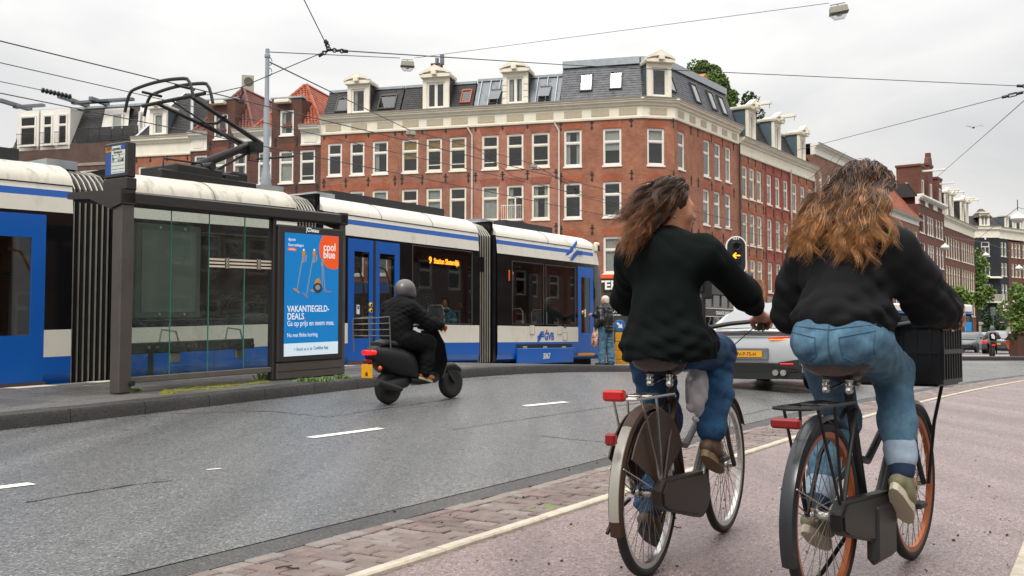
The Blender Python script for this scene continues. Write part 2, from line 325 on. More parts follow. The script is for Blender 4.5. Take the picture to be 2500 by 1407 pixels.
# lane dashes, worn paint, tar seams
def strip(mb, pts, w, dz):
    for (a, b) in zip(pts[:-1], pts[1:]):
        d = Vector((b[0]-a[0], b[1]-a[1])); d.normalize(); nx, ny = -d.y*w/2, d.x*w/2
        q = []
        for p, s in ((a, -1), (b, -1), (b, 1), (a, 1)):
            X, Y = p[0]+s*nx, p[1]+s*ny; q.append((X, Y, G(X, Y)+dz))
        mb.quad(*q)
def on_ground(px, py):
    d = ray(px, py); k = 5.
    for _ in range(12):
        p = d*k; z = G(p.x, p.y); k = (CAMZ-z)/-d.z
    return (d.x*k, d.y*k)
for a, b in (((-60,1201),(78,1184)), ((757,1071),(930,1048)), ((1281,993),(1382,983)), ((505,1150),(540,1147))):
    A, B = Vector(on_ground(*a)), Vector(on_ground(*b)); mb = MB()
    for i in range(6): strip(mb, [tuple(A.lerp(B, i/6)), tuple(A.lerp(B, (i+1)/6))], .11 if a[0] != 505 else .03, .010)
    mk = mb.build('lane_dash', mWhiteMark); mk.parent = road
mTar = M('tar_seam', (.012,.012,.012), .35, var=.2)
for pts in (((620,1007),(660,1006),(800,1020),(960,996),(1120,972)), ((1105,1051),(1300,1022),(1560,985)), ((655,1006),(420,1012)), ((1300,1065),(1480,1082),(1560,1078)), ((300,1052),(322,1051)), ((1730,1033),(1860,1005),(2000,975)), ((60,1230),(300,1190),(420,1175))):
    mb = MB(); P = [on_ground(*p) for p in pts]
    Q = []
    for a, b in zip(P[:-1], P[1:]):
        for i in range(8):
            s = i/8; Q.append((a[0]+(b[0]-a[0])*s+rng.uniform(-.012,.012), a[1]+(b[1]-a[1])*s+rng.uniform(-.012,.012)))
    Q.append(P[-1])
    for i in range(len(Q)-1): strip(mb, Q[i:i+2], rng.uniform(.008,.03), .008)
    mb.build('tar_seam', mTar, road)
# cream border, laid in lengths
border = struct(bpy.data.objects.new('path_border', None)); COL.objects.link(border)
t = -1.0
while t < 40:
    ln = 1.0 if t < 20 else 2.0; mb = MB(); r = [(2.672,-.02),(2.674,.014),(2.684,.022),(2.732,.023),(2.742,.015),(2.745,-.02)]; rings = []
    for i in range(5):
        tt = t+.003+(ln-.006)*i/4; rings.append([nt(n, tt, z+rng.uniform(-.0015,.0015), 0) for n, z in r])
    mb.loft(rings); mb.build('border_stone', mBord, border, smooth=30); t += ln
# brick strip between border and gutter: rows of clay pavers laid across it
strip_o = struct(bpy.data.objects.new('brick_strip', None)); COL.objects.link(strip_o)
sb = MB(); B0 = 2.755; BW = .205; BH = .1
for i in range(84): 
    ta, tb = -1.5+i*.5, -1.0+i*.5
    sb.add([nt(2.745,ta,-.012), nt(3.365,ta,-.012), nt(3.365,tb,-.012), nt(2.745,tb,-.012)], [(0,1,2,3)])
sb.build('joint_bed', mJoint, strip_o)
rest = MB(); cnt = 0; bpieces = []
def paver(mb, n0, n1, t0, t1):
    g = .0058; h = rng.uniform(-.004,.005); tl = [rng.uniform(-.0025,.0025) for _ in range(4)]; c = .006
    P = [(n0+g,t0+g),(n1-g,t0+g),(n1-g,t1-g),(n0+g,t1-g)]; I = [(n0+g+c,t0+g+c),(n1-g-c,t0+g+c),(n1-g-c,t1-g-c),(n0+g+c,t1-g-c)]
    vs = [nt(*p, -.02) for p in P]+[nt(*p, -.004+h) for p in P]+[nt(*p, .002+h+tl[k]) for k, p in enumerate(I)]
    mb.add(vs, [(0,1,5,4),(1,2,6,5),(2,3,7,6),(3,0,4,7),(4,5,9,8),(5,6,10,9),(6,7,11,10),(7,4,8,11),(8,9,10,11)])
row = 0; t = 2.6
while t < 40:
    off = (0, .1025)[row % 2]+rng.uniform(-.01,.01); n = B0-off
    while n < 3.255:
        n0, n1 = max(n, 2.745), min(n+BW, 3.262)
        if n1-n0 > .03:
            if t > 3.9 and cnt < 300:
                mb = MB(); paver(mb, n0, n1, t, t+BH)
                mb.build('brick', rng.choices([mBrick,mBrickR,mBrickG],[8,1,2])[0], strip_o); cnt += 1
            else: rest.cm = rng.choices([0,1,2],[8,1,2])[0]; paver(rest, n0, n1, t, t+BH)
        n += BW
    t += BH; row += 1
t = 2.6; edge = MB()
while t < 40: edge.cm = rng.choices([0,1,2],[4,1,6])[0]; paver(edge, 3.265, 3.365, t, t+.2); t += .2
eb = edge.build('edge_course', [mBrick,mBrickR,mBrickG], strip_o); eb['kind'] = 'stuff'
rb = rest.build('far_bricks', [mBrick,mBrickR,mBrickG], strip_o); rb['kind'] = 'stuff'
# light kerb stones and grey pavers at the right edge of the path
pk = struct(bpy.data.objects.new('path_kerb', None)); COL.objects.link(pk)
t = 3.4
while t < 9:
    mb = MB(); c = .012
    q = [nt(.215,t+.004,0,0),nt(.365,t+.004,0,0),nt(.365,t+.246,0,0),nt(.215,t+.246,0,0)]; cx = sum(p[0] for p in q)/4; cy = sum(p[1] for p in q)/4
    top = [(p[0]+(cx-p[0])*.08, p[1]+(cy-p[1])*.08, .045) for p in q]
    mb.loft([[(p[0],p[1],-.02) for p in q],[(p[0],p[1],.034) for p in q], top]); mb.build('kerbstone', mBord, pk); t += .25
pv = struct(bpy.data.objects.new('side_pavement', None)); COL.objects.link(pv)
t = 3.2
while t < 7.5:
    for j in range(6):
        mb = MB(); n1 = .21-j*.1; paver_ = [nt(n1-.096,t+.004,.0,.04),nt(n1-.002,t+.004,.0,.04),nt(n1-.002,t+.196,0,.04),nt(n1-.096,t+.196,0,.04)]
        mb.loft([[(p[0],p[1],-.02) for p in paver_], [(p[0],p[1],.04+rng.uniform(-.002,.002)) for p in paver_]]); mb.build('paver', mBrickG, pv)
    t += .2
# ---- tram platform: kerb stones and slabs
PLH = .155
def kn(t): return 9.22+max(0, min(1, (t-6)/17))*.62
kerb = struct(bpy.data.objects.new('platform_kerb', None)); COL.objects.link(kerb)
def arcn(n): return n
for i in range(34):
    ta = 2.0+i*.98; rings = []
    for k in range(4):
        tt = ta+.004+(.98-.008)*k/3; n = kn(tt); b = G_nt(9.2, tt)
        rings.append([(*nt(n+dn, tt)[:2], b+dz) for dn, dz in ((.0,-.05),(.012,PLH-.05),(.03,PLH-.012),(.06,PLH),(.25,PLH+.002),(.25,-.05))])
    MB().loft(rings).build('kerbstone', mKerb, kerb, smooth=35)
plat = struct(bpy.data.objects.new('tram_platform', None)); COL.objects.link(plat)
# tram line: near face of the cars
TP = Vector((-6.49, 14.8)); TD = Vector((.5636, .8260)); TN = Vector((-.8260, .5636))
def tram_n(t):   # lateral position of the tram face at along-road position t
    n0, t0 = to_nt(*TP); n1, t1 = to_nt(*(TP+TD*10)); return n0+(n1-n0)*(t-t0)/(t1-t0)
sub = MB(); 
for i in range(66):
    ta, tb = 2+i*.5, 2.5+i*.5; A = [(kn(ta)+.25,ta),(tram_n(ta)-.12,ta),(tram_n(tb)-.12,tb),(kn(tb)+.25,tb)]
    sub.add([(*nt(n,t_)[:2], G_nt(9.2,t_)+PLH-.012) for n, t_ in A]+[(*nt(n,t_)[:2], G_nt(9.2,t_)-.1) for n, t_ in A], [(0,1,2,3),(1,5,6,2),(0,4,5,1),(2,6,7,3)])
sub.build('slab_bed', mJoint, plat)
cnt = 0
mSlab2 = asphalt('platform_paver_dark', (.075,.07,.064), (.17,.16,.15), (.02,.02,.018), .5, 90, .6)
for i in range(46):
    ta = 2.6+i*.6; w = (tram_n(ta)-.45-kn(ta)-.25); m = 6
    for j in range(m):
        if cnt >= 298: break
        off = .3*(i % 2)*0; g = .005; P = []
        for (fj, tt) in ((j, ta+g), (j+1, ta+g), (j+1, ta+.6-g), (j, ta+.6-g)):
            n = kn(tt)+.25+(tram_n(tt)-.45-kn(tt)-.25)*fj/m+(g if fj == j else -g); X, Y, _ = nt(n, tt); P.append((X, Y, G_nt(9.2,tt)+PLH+.001))
        h = [rng.uniform(-.003,.003) for _ in range(4)]
        cx = sum(p[0] for p in P)/4; cy = sum(p[1] for p in P)/4
        MB().loft([[(p[0],p[1],p[2]-.05) for p in P],[(p[0],p[1],p[2]-.006) for p in P],[(p[0]+(cx-p[0])*.02,p[1]+(cy-p[1])*.02,p[2]+h[k]) for k, p in enumerate(P)]]).build('slab', rng.choice([mPlat,mPlat,mSlab2]), plat); cnt += 1
mEdgeW = M('white_edge_tile', '#cfc8b8', .6, var=.15, vs=8, bump=.3); mEdgeD = M('grey_edge_tile', '#77706a', .6, var=.15, vs=8, bump=.3)
for i in range(95):
    ta = 2.6+i*.3; P = []
    white = (i % 4 < 2) if ta < 18 else True
    for (a, tt) in ((-.44, ta+.004), (-.13, ta+.004), (-.13, ta+.296), (-.44, ta+.296)):
        X, Y, _ = nt(tram_n(tt)+a, tt); P.append((X, Y, G_nt(9.2,tt)+PLH+.001))
    MB().loft([[(p[0],p[1],p[2]-.05) for p in P],[(p[0],p[1],p[2]+.002) for p in P]]).build('edge_tile', mEdgeW if white else mEdgeD, plat)
# worn white line on the platform
mb = MB()
for i in range(40):
    ta = 6.2+i*.2
    if rng.random() < .7: 
        a = nt(tram_n(ta)-.95+rng.uniform(-.02,.02), ta); b = nt(tram_n(ta)-.95, ta+rng.uniform(.05,.17)); 
        z = G_nt(9.2,ta)+PLH+.008; n_ = rng.uniform(.015,.04)
        mb.quad((a[0],a[1],z),(b[0],b[1],z),(b[0]+NV[0]*n_,b[1]+NV[1]*n_,z),(a[0]+NV[0]*n_,a[1]+NV[1]*n_,z))
mb.build('worn_line', mWhiteMark, plat)
# distant crossing: cycle crossing, zebra stripes, island kerb
mb = MB(); mRedFar = M('pink_cycle_crossing', '#9a7a76', .45, var=.12, vs=1)
struct(MB().quad((9,24.5,-.012),(60,29,-.012),(60,33.5,-.012),(9,28.5,-.012)).build('cycle_crossing', mRedFar))
zeb = struct(bpy.data.objects.new('zebra_crossing', None)); COL.objects.link(zeb)
for i in range(12):
    x = 10.5+i*1.0; MB().quad((x,31.5+i*.05,-.008),(x+.5,31.5+i*.05,-.008),(x+2.0,35.5+i*.05,-.008),(x+1.5,35.5+i*.05,-.008)).build('zebra_stripe', mWhiteMark, zeb)
struct(MB().bbox((17,46.5,-.1),(24.0,47.1,.16),.04).build('island_kerb', M('dark_kerb', (.035,.03,.028), .6, var=.2)))
struct(MB().quad((18,50,-.02),(60,56,-.02),(70,66,-.02),(24,60,-.02)).build('far_cycle_path', mRedFar))
# ================================================================ BUILDINGS
class FR:      # a facade frame: origin on the ground, x along the facade (to the right as seen from the street), y into the house
    def __init__(s, x, y, rot): s.o = Vector((x, y, 0)); s.r = rot; s.dx = Vector((cos(rot), sin(rot), 0)); s.dy = Vector((-sin(rot), cos(rot), 0))
    def u(s, px, py=600):
        d = ray(px, py); k = (s.o.x*s.dy.x+s.o.y*s.dy.y)/(d.x*s.dy.x+d.y*s.dy.y); p = d*k; return (p-s.o).dot(s.dx), CAMZ+p.z
    def P(s, u, y=0, z=0): return s.o+s.dx*u+s.dy*y+Vector((0, 0, z))
mCream = M('cream_paint', '#e3dcca', .55, var=.10, vs=1.2, c2='#a79c86', c2s=2.2, c2lo=.6, c2hi=.85)
mWhite = M('white_paint', '#e4e0d6', .5, var=.06, vs=2)
mCreamD = M('stucco_panel', '#b5aa92', .9, var=.3, vs=14, bump=.6, bs=40)
mSlate = M('slate', '#45474d', .45, var=.2, vs=3, island=.28, rvar=.12)
mSlateD = M('dark_slate', '#2c2a2a', .6, var=.25, vs=3, island=.3, rvar=.12)
mZinc = M('zinc', '#6f757a', .45, .3, var=.2, vs=2.5, c2='#3f4447', c2s=2.5, rvar=.12)
mZincL = M('light_zinc', '#9aa0a4', .45, .3, var=.18, vs=3, rvar=.1)
mTileO = M('orange_roof_tile', '#9e4c2e', .6, var=.2, vs=3, island=.25, c2='#7c3a26', c2s=1.4)
mTileR = M('brown_roof_tile', '#6b3327', .55, var=.2, vs=3, island=.25, c2='#4a2a24', c2s=1.2)
mIron = M('black_iron', (.012,.012,.012), .6, var=.2)
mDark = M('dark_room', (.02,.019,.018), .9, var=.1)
mCurt = M('white_curtain', '#cfccc0', .9, var=.12, vs=3)
mBlindY = M('yellow_blind', '#b58a3c', .8, var=.15, vs=6)
mGutter = M('grey_gutter', '#7d7466', .6, var=.15, vs=3)
mPipe = M('white_drainpipe', '#cfc9bd', .5, var=.15, vs=3); mPipeD = M('dark_drainpipe', '#4a4541', .5, var=.15)
mWoodO = M('orange_wood_cladding', '#a5682f', .6, var=.2, vs=3)
gHouse = glass_mat('house_glass', (.82,.84,.84), 2.3, .02, wave=.25)
gSky = glass_mat('skylight_glass', (.4,.43,.45), 2.6, .03)
bmMain = brick_mat('red_brick', '#a36347', '#8c4f39', '#9f8a76'); aMain = brick_mat('red_brick_arch', '#a85738', '#924830', '#9a7a62', .25, .075, rot=1)
bmB = brick_mat('dusky_brick', '#9a5f4a', '#85523f', '#a8917f', var=.2); aB = brick_mat('dusky_brick_arch', '#9c5034', '#8a432c', '#a08a78', .25, .07, rot=1)
bmC = brick_mat('pink_brick', '#ad6b55', '#985745', '#bba692', var=.2); aC = brick_mat('pink_brick_arch', '#9c4a34', '#84402e', '#a08a78', .25, .07, rot=1)
bmD = brick_mat('dark_brown_brick', '#5f3d31', '#543229', '#5c4c42'); aD = brick_mat('brown_brick_arch', '#7c4430', '#6a3a2a', '#6c5a4c', .25, .07, rot=1)
bmG = brick_mat('light_red_brick', '#a3603f', '#935238', '#9a8470')
bmH = brick_mat('brown_brick', '#5a443b', '#513c34', '#5e5248')
bmR = brick_mat('bright_red_brick', '#9c4434', '#8a3a2f', '#7e5a4c')
bmT = brick_mat('tan_brick', '#8d6450', '#80594a', '#8a7464')
bmK = brick_mat('black_painted_brick', '#23262c', '#1d2025', '#2a2d33')
bmF = brick_mat('russet_brick', '#6e4234', '#60392d', '#6a4a3e')
_win = {}
def win_meshes(w, h, kind, mf):
    k = (round(w,2), round(h,2), kind, mf.name)
    if k in _win: return _win[k]
    f = .085; y0, y1 = .05, .14; mb = MB()
    mb.box((0,y0,0),(f,y1,h)); mb.box((w-f,y0,0),(w,y1,h)); mb.box((f,y0,h-f),(w-f,y1,h)); mb.box((f,y0,0),(w-f,y1,f*1.25))
    i0, i1 = f, w-f; zt = h*.645; b = .04
    def sash(x0, x1, z0, z1, t=.05, yy=.075):
        mb.box((x0,yy,z0),(x0+t,y1-.01,z1)); mb.box((x1-t,yy,z0),(x1,y1-.01,z1)); mb.box((x0+t,yy,z0),(x1-t,y1-.01,z0+t)); mb.box((x0+t,yy,z1-t),(x1-t,y1-.01,z1))
    if kind in 'TB': mb.box((i0,y0+.004,zt-b),(i1,y1,zt+b)); sash(i0,i1,zt+b,h-f); sash(i0,i1,f*1.25,zt-b)
    if kind == 'B': mb.box((i0+.05,y0+.03,h*.2-.025),(i1-.05,y1-.02,h*.2+.025))
    if kind == 'D': mb.box((i0,y0+.004,zt-b),(i1,y1,zt+b)); mb.box((w/2-.045,y0+.006,f*1.25),(w/2+.045,y1,zt-b)); sash(i0,i1,zt+b,h-f)
    if kind == 'V': mb.box((w/2-.05,y0+.004,f*1.25),(w/2+.05,y1,h-f)); sash(i0,w/2-.05,f*1.25,h-f); sash(w/2+.05,i1,f*1.25,h-f)
    if kind == '1': sash(i0,i1,f*1.25,h-f)
    fm = mb.mesh('window', mf)
    pm = MB().box((f*.9,.105,f),(w-f*.9,.113,h-f*.9)).mesh('pane', gHouse)
    sm = MB().bbox((-.05,-.07,-.11),(w+.05,.06,-.002),.01).mesh('sill', mf)
    _win[k] = (fm, pm, sm); return _win[k]
_curt = {}
def curtain_mesh(w, h, kind, mat):
    k = (round(w,1), round(h,1), kind, mat.name)
    if k in _curt: return _curt[k]
    mb = MB(); r = random.Random(len(_curt)+5)
    def drape(x0, x1, z0, z1):
        n = max(4, int((x1-x0)/.035)); top = []; bot = []
        for i in range(n+1):
            x = x0+(x1-x0)*i/n; y = .22+.025*sin(i*1.9+r.random()*.5); top.append((x,y,z1)); bot.append((x,y,z0))
        mb.loft([bot, top], caps=False, closed=False)
    if kind == 'f': drape(.09, w-.09, .08, h-.08)
    if kind == 's': drape(.09, w*.32, .08, h-.08); drape(w*.68, w-.09, .08, h-.08)
    if kind == 'l': drape(.09, w*.36, .08, h-.08)
    if kind == 'h': mb.box((.09,.2,h*.42),(w-.09,.21,h-.08))
    if kind == 't': mb.box((.09,.2,h*.66),(w-.09,.21,h-.08))
    if kind == 'v':
        x = .1
        while x < w-.1: mb.box((x,.2,.08),(x+.075,.205,h-.08)); x += .09
    _curt[k] = mb.mesh('curtain', mat); return _curt[k]
def rnd_curt(): return rng.choice([None,('s',mCurt),('l',mCurt),('f',mCurt),('h',mCurt),('t',mCurt),('v',mCurt),None])
def window(house, fr, u, z, w, h, kind='T', mf=None, curt='r', sill=True, name='window', y=0.):
    mf = mf or mWhite; fm, pm, sm = win_meshes(w, h, kind, mf)
    o = link(name, fm, house, fr.P(u, y, z)-house.location, fr.r); link('pane', pm, o)
    if sill: link('sill', sm, o)
    if curt == 'r': curt = rnd_curt()
    if curt: link('curtain', curtain_mesh(w, h, *curt), o)
    return o
def wall(house, fr, u0, u1, z0, z1, holes, mat, depth=8., name='wall', rev=.16, sides=True, top=False):
    """wall with real openings, reveals and returns; local x along, so bricks follow it"""
    us = sorted({u0, u1, *[min(max(h[0],u0),u1) for h in holes], *[min(max(h[2],u0),u1) for h in holes]}); zs = sorted({z0, z1, *[h[1] for h in holes], *[h[3] for h in holes]}); mb = MB()
    for i in range(len(us)-1):
        for j in range(len(zs)-1):
            cu, cz = (us[i]+us[i+1])/2, (zs[j]+zs[j+1])/2
            if any(h[0] < cu < h[2] and h[1] < cz < h[3] for h in holes): continue
            mb.quad((us[i],0,zs[j]),(us[i+1],0,zs[j]),(us[i+1],0,zs[j+1]),(us[i],0,zs[j+1]))
    for a, b, c, d in holes:
        mb.quad((a,0,b),(a,rev,b),(a,rev,d),(a,0,d)); mb.quad((c,0,b),(c,0,d),(c,rev,d),(c,rev,b)); mb.quad((a,0,d),(a,rev,d),(c,rev,d),(c,0,d)); mb.quad((a,0,b),(c,0,b),(c,rev,b),(a,rev,b))
    if sides:
        mb.quad((u0,0,z0),(u0,0,z1),(u0,depth,z1),(u0,depth,z0)); mb.quad((u1,0,z0),(u1,depth,z0),(u1,depth,z1),(u1,0,z1)); mb.quad((u0,depth,z0),(u0,depth,z1),(u1,depth,z1),(u1,depth,z0))
        mb.quad((u0,.02,z1),(u1,.02,z1),(u1,depth,z1),(u0,depth,z1))
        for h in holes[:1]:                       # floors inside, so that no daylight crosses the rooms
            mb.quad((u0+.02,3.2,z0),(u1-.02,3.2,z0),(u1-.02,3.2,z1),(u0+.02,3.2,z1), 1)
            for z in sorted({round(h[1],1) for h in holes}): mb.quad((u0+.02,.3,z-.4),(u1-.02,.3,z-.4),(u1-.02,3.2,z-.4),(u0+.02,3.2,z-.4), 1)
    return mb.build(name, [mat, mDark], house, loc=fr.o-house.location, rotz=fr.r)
_anch = None
def anchor(house, fr, u, z):
    global _anch
    if _anch is None:
        mb = MB(); mb.box((-.035,-.03,-.32),(.035,-.002,.32)); mb.box((-.13,-.035,.08),(.13,-.003,.15)); mb.prism([(-.09,-.2),(0,-.3),(.09,-.2),(0,-.1)], -.032, -.004); mb.prism([(-.08,.26),(0,.34),(.08,.26),(0,.2)], -.033, -.004)
        _anch = mb.mesh('wall_anchor', mIron)
    link('wall_anchor', _anch, house, fr.P(u,0,z)-house.location, fr.r)
def arch(house, fr, u, z, w, mat, h=.42):
    mb = MB(); n = 8; ro = []; ri = []
    for i in range(n+1):
        s = i/n; x = -.1+(w+.2)*s; b = .09*(1-(2*s-1)**2); ri.append((u+.0+w*s-.0*x, z+b*.8)); ro.append((u+x-.06+.12*s, z+h+b))
    for i in range(n): mb.prism([ri[i], ri[i+1], ro[i+1], ro[i]], -.012, .03)
    mb.build('arch', mat, house, loc=fr.o-house.location, rotz=fr.r)
    # tympanum fills between window head and arch
def cornice(house, fr, u0, u1, zb, zt, mat=None, frieze=True, panels=True, out=.45, pw=1.15, dent=False, e0=0., e1=0., gut=True):
    mat = mat or mCream; H = zt-zb; zf = zb+H*.62
    prof = [(0.02,zb-.02),(-.1,zb),(-.12,zb+.1),(-.05,zb+.13),(-.05,zf),(-.16,zf+.05),(-.2,zf+.16),(-out*.8,zf+.25),(-out*.82,zt-.16),(-out,zt-.1),(-out,zt),(.3,zt+.02),(.3,zb-.02)]
    mb = MB(); mb.loft([[(u0-e0*(-y if y < 0 else 0), y, z) for y, z in prof], [(u1+e1*(-y if y < 0 else 0), y, z) for y, z in prof]])
    c = mb.build('cornice', mat, house, loc=fr.o-house.location, rotz=fr.r)
    if gut: MB().box((u0,-out-.03,zt-.05),(u1,-out+.15,zt+.06)).build('gutter', mGutter, c)
    if panels:
        n = max(1, round((u1-u0)/1.75))
        for i in range(n):
            cu = u0+(u1-u0)*(i+.5)/n
            MB().bbox((cu-pw/2,-.075,zb+.22),(cu+pw/2,-.045,zf-.1),.02).build('stucco_panel', mCreamD, c)
    if dent:
        mb = MB(); x = u0+.1
        while x < u1-.1: mb.box((x,-.26,zf+.06),(x+.1,-.1,zf+.2)); x += .2
        d = mb.build('dentils', mat, c); d['kind'] = 'stuff'
    return c
def slates(fr_pts, mat, parent, sw=.26, sh=.17, name='slate_courses', loc=None, rotz=None, thick=.016, holes=()):
    """courses of slates on a sloping quad a,b (eaves) d,c (top)"""
    a, b, c, d = [Vector(p) for p in fr_pts]; H = ((d-a).length+(c-b).length)/2; nrm = (b-a).cross(d-a).normalized(); rows = max(1, int(H/sh)); mb = MB()
    for r in range(rows):
        s0, s1 = r/rows, min(1, (r+1.25)/rows); L0, R0 = a.lerp(d, s0), b.lerp(c, s0); L1, R1 = a.lerp(d, s1), b.lerp(c, s1)
        W = (R0-L0).length; n = max(1, int(W/sw)); off = (r % 2)*.5
        for k in range(n+1):
            f0, f1 = max(0, (k-off)/n), min(1, (k+1-off)/n)
            if f1-f0 < .02: continue
            g = .012/W; jt = rng.uniform(-.006,.006)
            p0, p1, p2, p3 = L0.lerp(R0, f0+g), L0.lerp(R0, f1-g), L1.lerp(R1, f1-g), L1.lerp(R1, f0+g)
            cc = (p0+p2)/2
            if any(h(cc) for h in holes): continue
            t = nrm*(thick+.012+jt); u = nrm*.004
            mb.add([p0+t, p1+t, p2+u, p3+u, p0+u*0-nrm*.002, p1-nrm*.002], [(0,1,2,3),(4,5,1,0)])
    o = mb.build(name, mat, parent, loc=loc, rotz=rotz); o['kind'] = 'stuff'; return o
def mansard(house, fr, u0, u1, zc, zt, mat, inset=1.25, depth=8, y0=.12, sl=True, in0=0., in1=0., back=None):
    mb = MB(); a, b, c, d = (u0,y0,zc),(u1,y0,zc),(u1-in1,inset,zt),(u0+in0,inset,zt)
    mb.add([a,b,c,d,(u1-in1,depth,zt),(u0+in0,depth,zt),(u1,depth,zc),(u0,depth,zc)], [(0,1,2,3),(3,2,4,5),(1,6,4,2),(0,3,5,7),(7,5,4,6)])
    r = mb.build('roof', back or mSlateD, house, loc=fr.o-house.location, rotz=fr.r)
    if sl: slates([a,b,c,d], mat, r)
    MB().box((u0+in0,inset-.12,zt-.05),(u1-in1,inset+.1,zt+.12)).build('roof_edge', mZincL, r)
    return r
def skylight(house, fr, u, zc, zt, zlo, w, h, inset=1.25, y0=.12, mat=None, openf=0, gmat=None):
    """roof window lying on the mansard slope"""
    ty = inset-y0; tz = zt-zc; ln = sqrt(ty*ty+tz*tz); ey, ez = ty/ln, tz/ln; ny, nz = -ez, ey
    mat = mat or M('skylight_frame', '#3c3b3a', .5, var=.1); mb = MB()
    def P(a, s, n): s0 = (zlo-zc)/tz*ln+s; return (u+a, y0+ey*s0+ny*n, zc+ez*s0+nz*n)
    def bx(m, a0, a1, s0, s1, n0, n1): m.add([P(a0,s0,n0),P(a1,s0,n0),P(a1,s1,n0),P(a0,s1,n0),P(a0,s0,n1),P(a1,s0,n1),P(a1,s1,n1),P(a0,s1,n1)], [(0,3,2,1),(4,5,6,7),(0,1,5,4),(1,2,6,5),(2,3,7,6),(3,0,4,7)])
    t = .08; bx(mb,0,t,0,h,.02,.13); bx(mb,w-t,w,0,h,.02,.13); bx(mb,t,w-t,0,t,.02,.125); bx(mb,t,w-t,h-t*1.4,h,.02,.15)
    o = mb.build('skylight', mat, house, loc=fr.o-house.location, rotz=fr.r); g = MB()
    if openf:
        vs = [P(t,h*.5-.05,.05),P(w-t,h*.5-.05,.05)]
        g.add([P(.02,.05,.42),P(w-.02,.05,.42),P(w-.02,h-.1,.08),P(.02,h-.1,.08),P(.02,.05,.47),P(w-.02,.05,.47),P(w-.02,h-.1,.13),P(.02,h-.1,.13)], [(0,3,2,1),(4,5,6,7),(0,1,5,4),(1,2,6,5),(2,3,7,6),(3,0,4,7)])
        d = MB(); bx(d,t,w-t,t,h-t,.025,.03); d.build('opening', mDark, o)
    else: bx(g,t,w-t,t,h-t*1.4,.07,.09)
    g.build('pane', gmat or gSky, o); return o
def dormer(house, fr, u, z, w, h, kind='1', mat=None, dep=2.2, y=-.05, ped=True, beam=False, cheek=None, wmat=None, quoin=False, out=.2):
    """timber dormer: front board with opening, cheeks, flat roof, pediment"""
    mat = mat or mCream; cheek = cheek or mSlateD; s = .28; mb = MB(); loc = fr.P(u,y,z)-house.location
    wl, wr, wb, wt = s, w-s, .12, h-.32
    mb.box((0,0,0),(wl,.2,h)); mb.box((wr,0,0),(w,.2,h)); mb.box((wl,.001,wt),(wr,.2,h)); mb.box((wl,.001,0),(wr,.2,wb))
    d = mb.build('dormer', mat, house, loc=loc, rotz=fr.r)
    MB().add([(0.02,.2,0),(w-.02,.2,0),(w-.02,dep,0),(.02,dep,0),(0.02,.2,h),(w-.02,.2,h),(w-.02,dep,h),(.02,dep,h)], [(1,2,6,5),(3,0,4,7),(4,5,6,7)]).build('cheek', cheek, d)
    fm, pm, sm = win_meshes(wr-wl, wt-wb, kind, wmat or mWhite); link('window_frame', fm, d, (wl,.02,wb)); link('pane', pm, d, (wl,.02,wb))
    if rng.random() < .7: link('curtain', curtain_mesh(wr-wl, wt-wb, rng.choice('slf'), mCurt), d, (wl,.02,wb))
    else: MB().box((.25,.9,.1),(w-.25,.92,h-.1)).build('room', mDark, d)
    mb = MB(); mb.prism([(-out*.55,h-.02),(w+out*.55,h-.02),(w+out*.8,h+.1),(w+out*.8,h+.2),(-out*.8,h+.2),(-out*.8,h+.1)], -.28, dep*.6)
    if ped:
        pk = .5+.1*w; mid = w/2
        mb.prism([(-out*.8,h+.2),(-out*.1,h+.2),(-out*.1+.18,h+.28),(mid,h+pk-.24),(w+out*.1-.18,h+.28),(w+out*.1,h+.2),(w+out*.8,h+.2),(w+out*.8,h+.27),(w+out*.3,h+.34),(mid+.12,h+pk+.05),(mid,h+pk+.12),(mid-.12,h+pk+.05),(-out*.3,h+.34),(-out*.8,h+.27)], -.33, .1)
        mb.prism([(.0,h+.2),(w,h+.2),(mid,h+pk-.2)], -.1, dep*.5)
        mb.box((mid-.16,-.55,h+.1),(mid+.16,.1,h+.36))
    mb.build('pediment', mat, d)
    if beam: MB().bbox((w/2-.11,-1.5,h+.25),(w/2+.11,.5,h+.47),.02).build('hoist_beam', mat, d); MB().tube([(w/2,-1.35,h+.25),(w/2,-1.35,h+.1),(w/2+.06,-1.35,h+.02),(w/2,-1.35,h-.04)], .018, 5).build('hook', mIron, d)
    if quoin:
        for k in range(4):
            for x in (-.03, w-s-.0): MB().bbox((x,-.035,.1+k*.42),(x+s+.03,.02,.4+k*.42),.02).build('quoin', mat, d)
    return d
def drainpipe(house, fr, u, z0, z1, mat, y=-.12, r=.06):
    MB().tube([(u,y,z0),(u,y,z1-.6),(u-.25,y-.1,z1-.15),(u-.25,y-.15,z1)], r, 8).build('drainpipe', mat, house, smooth=40, loc=fr.o-house.location, rotz=fr.r)

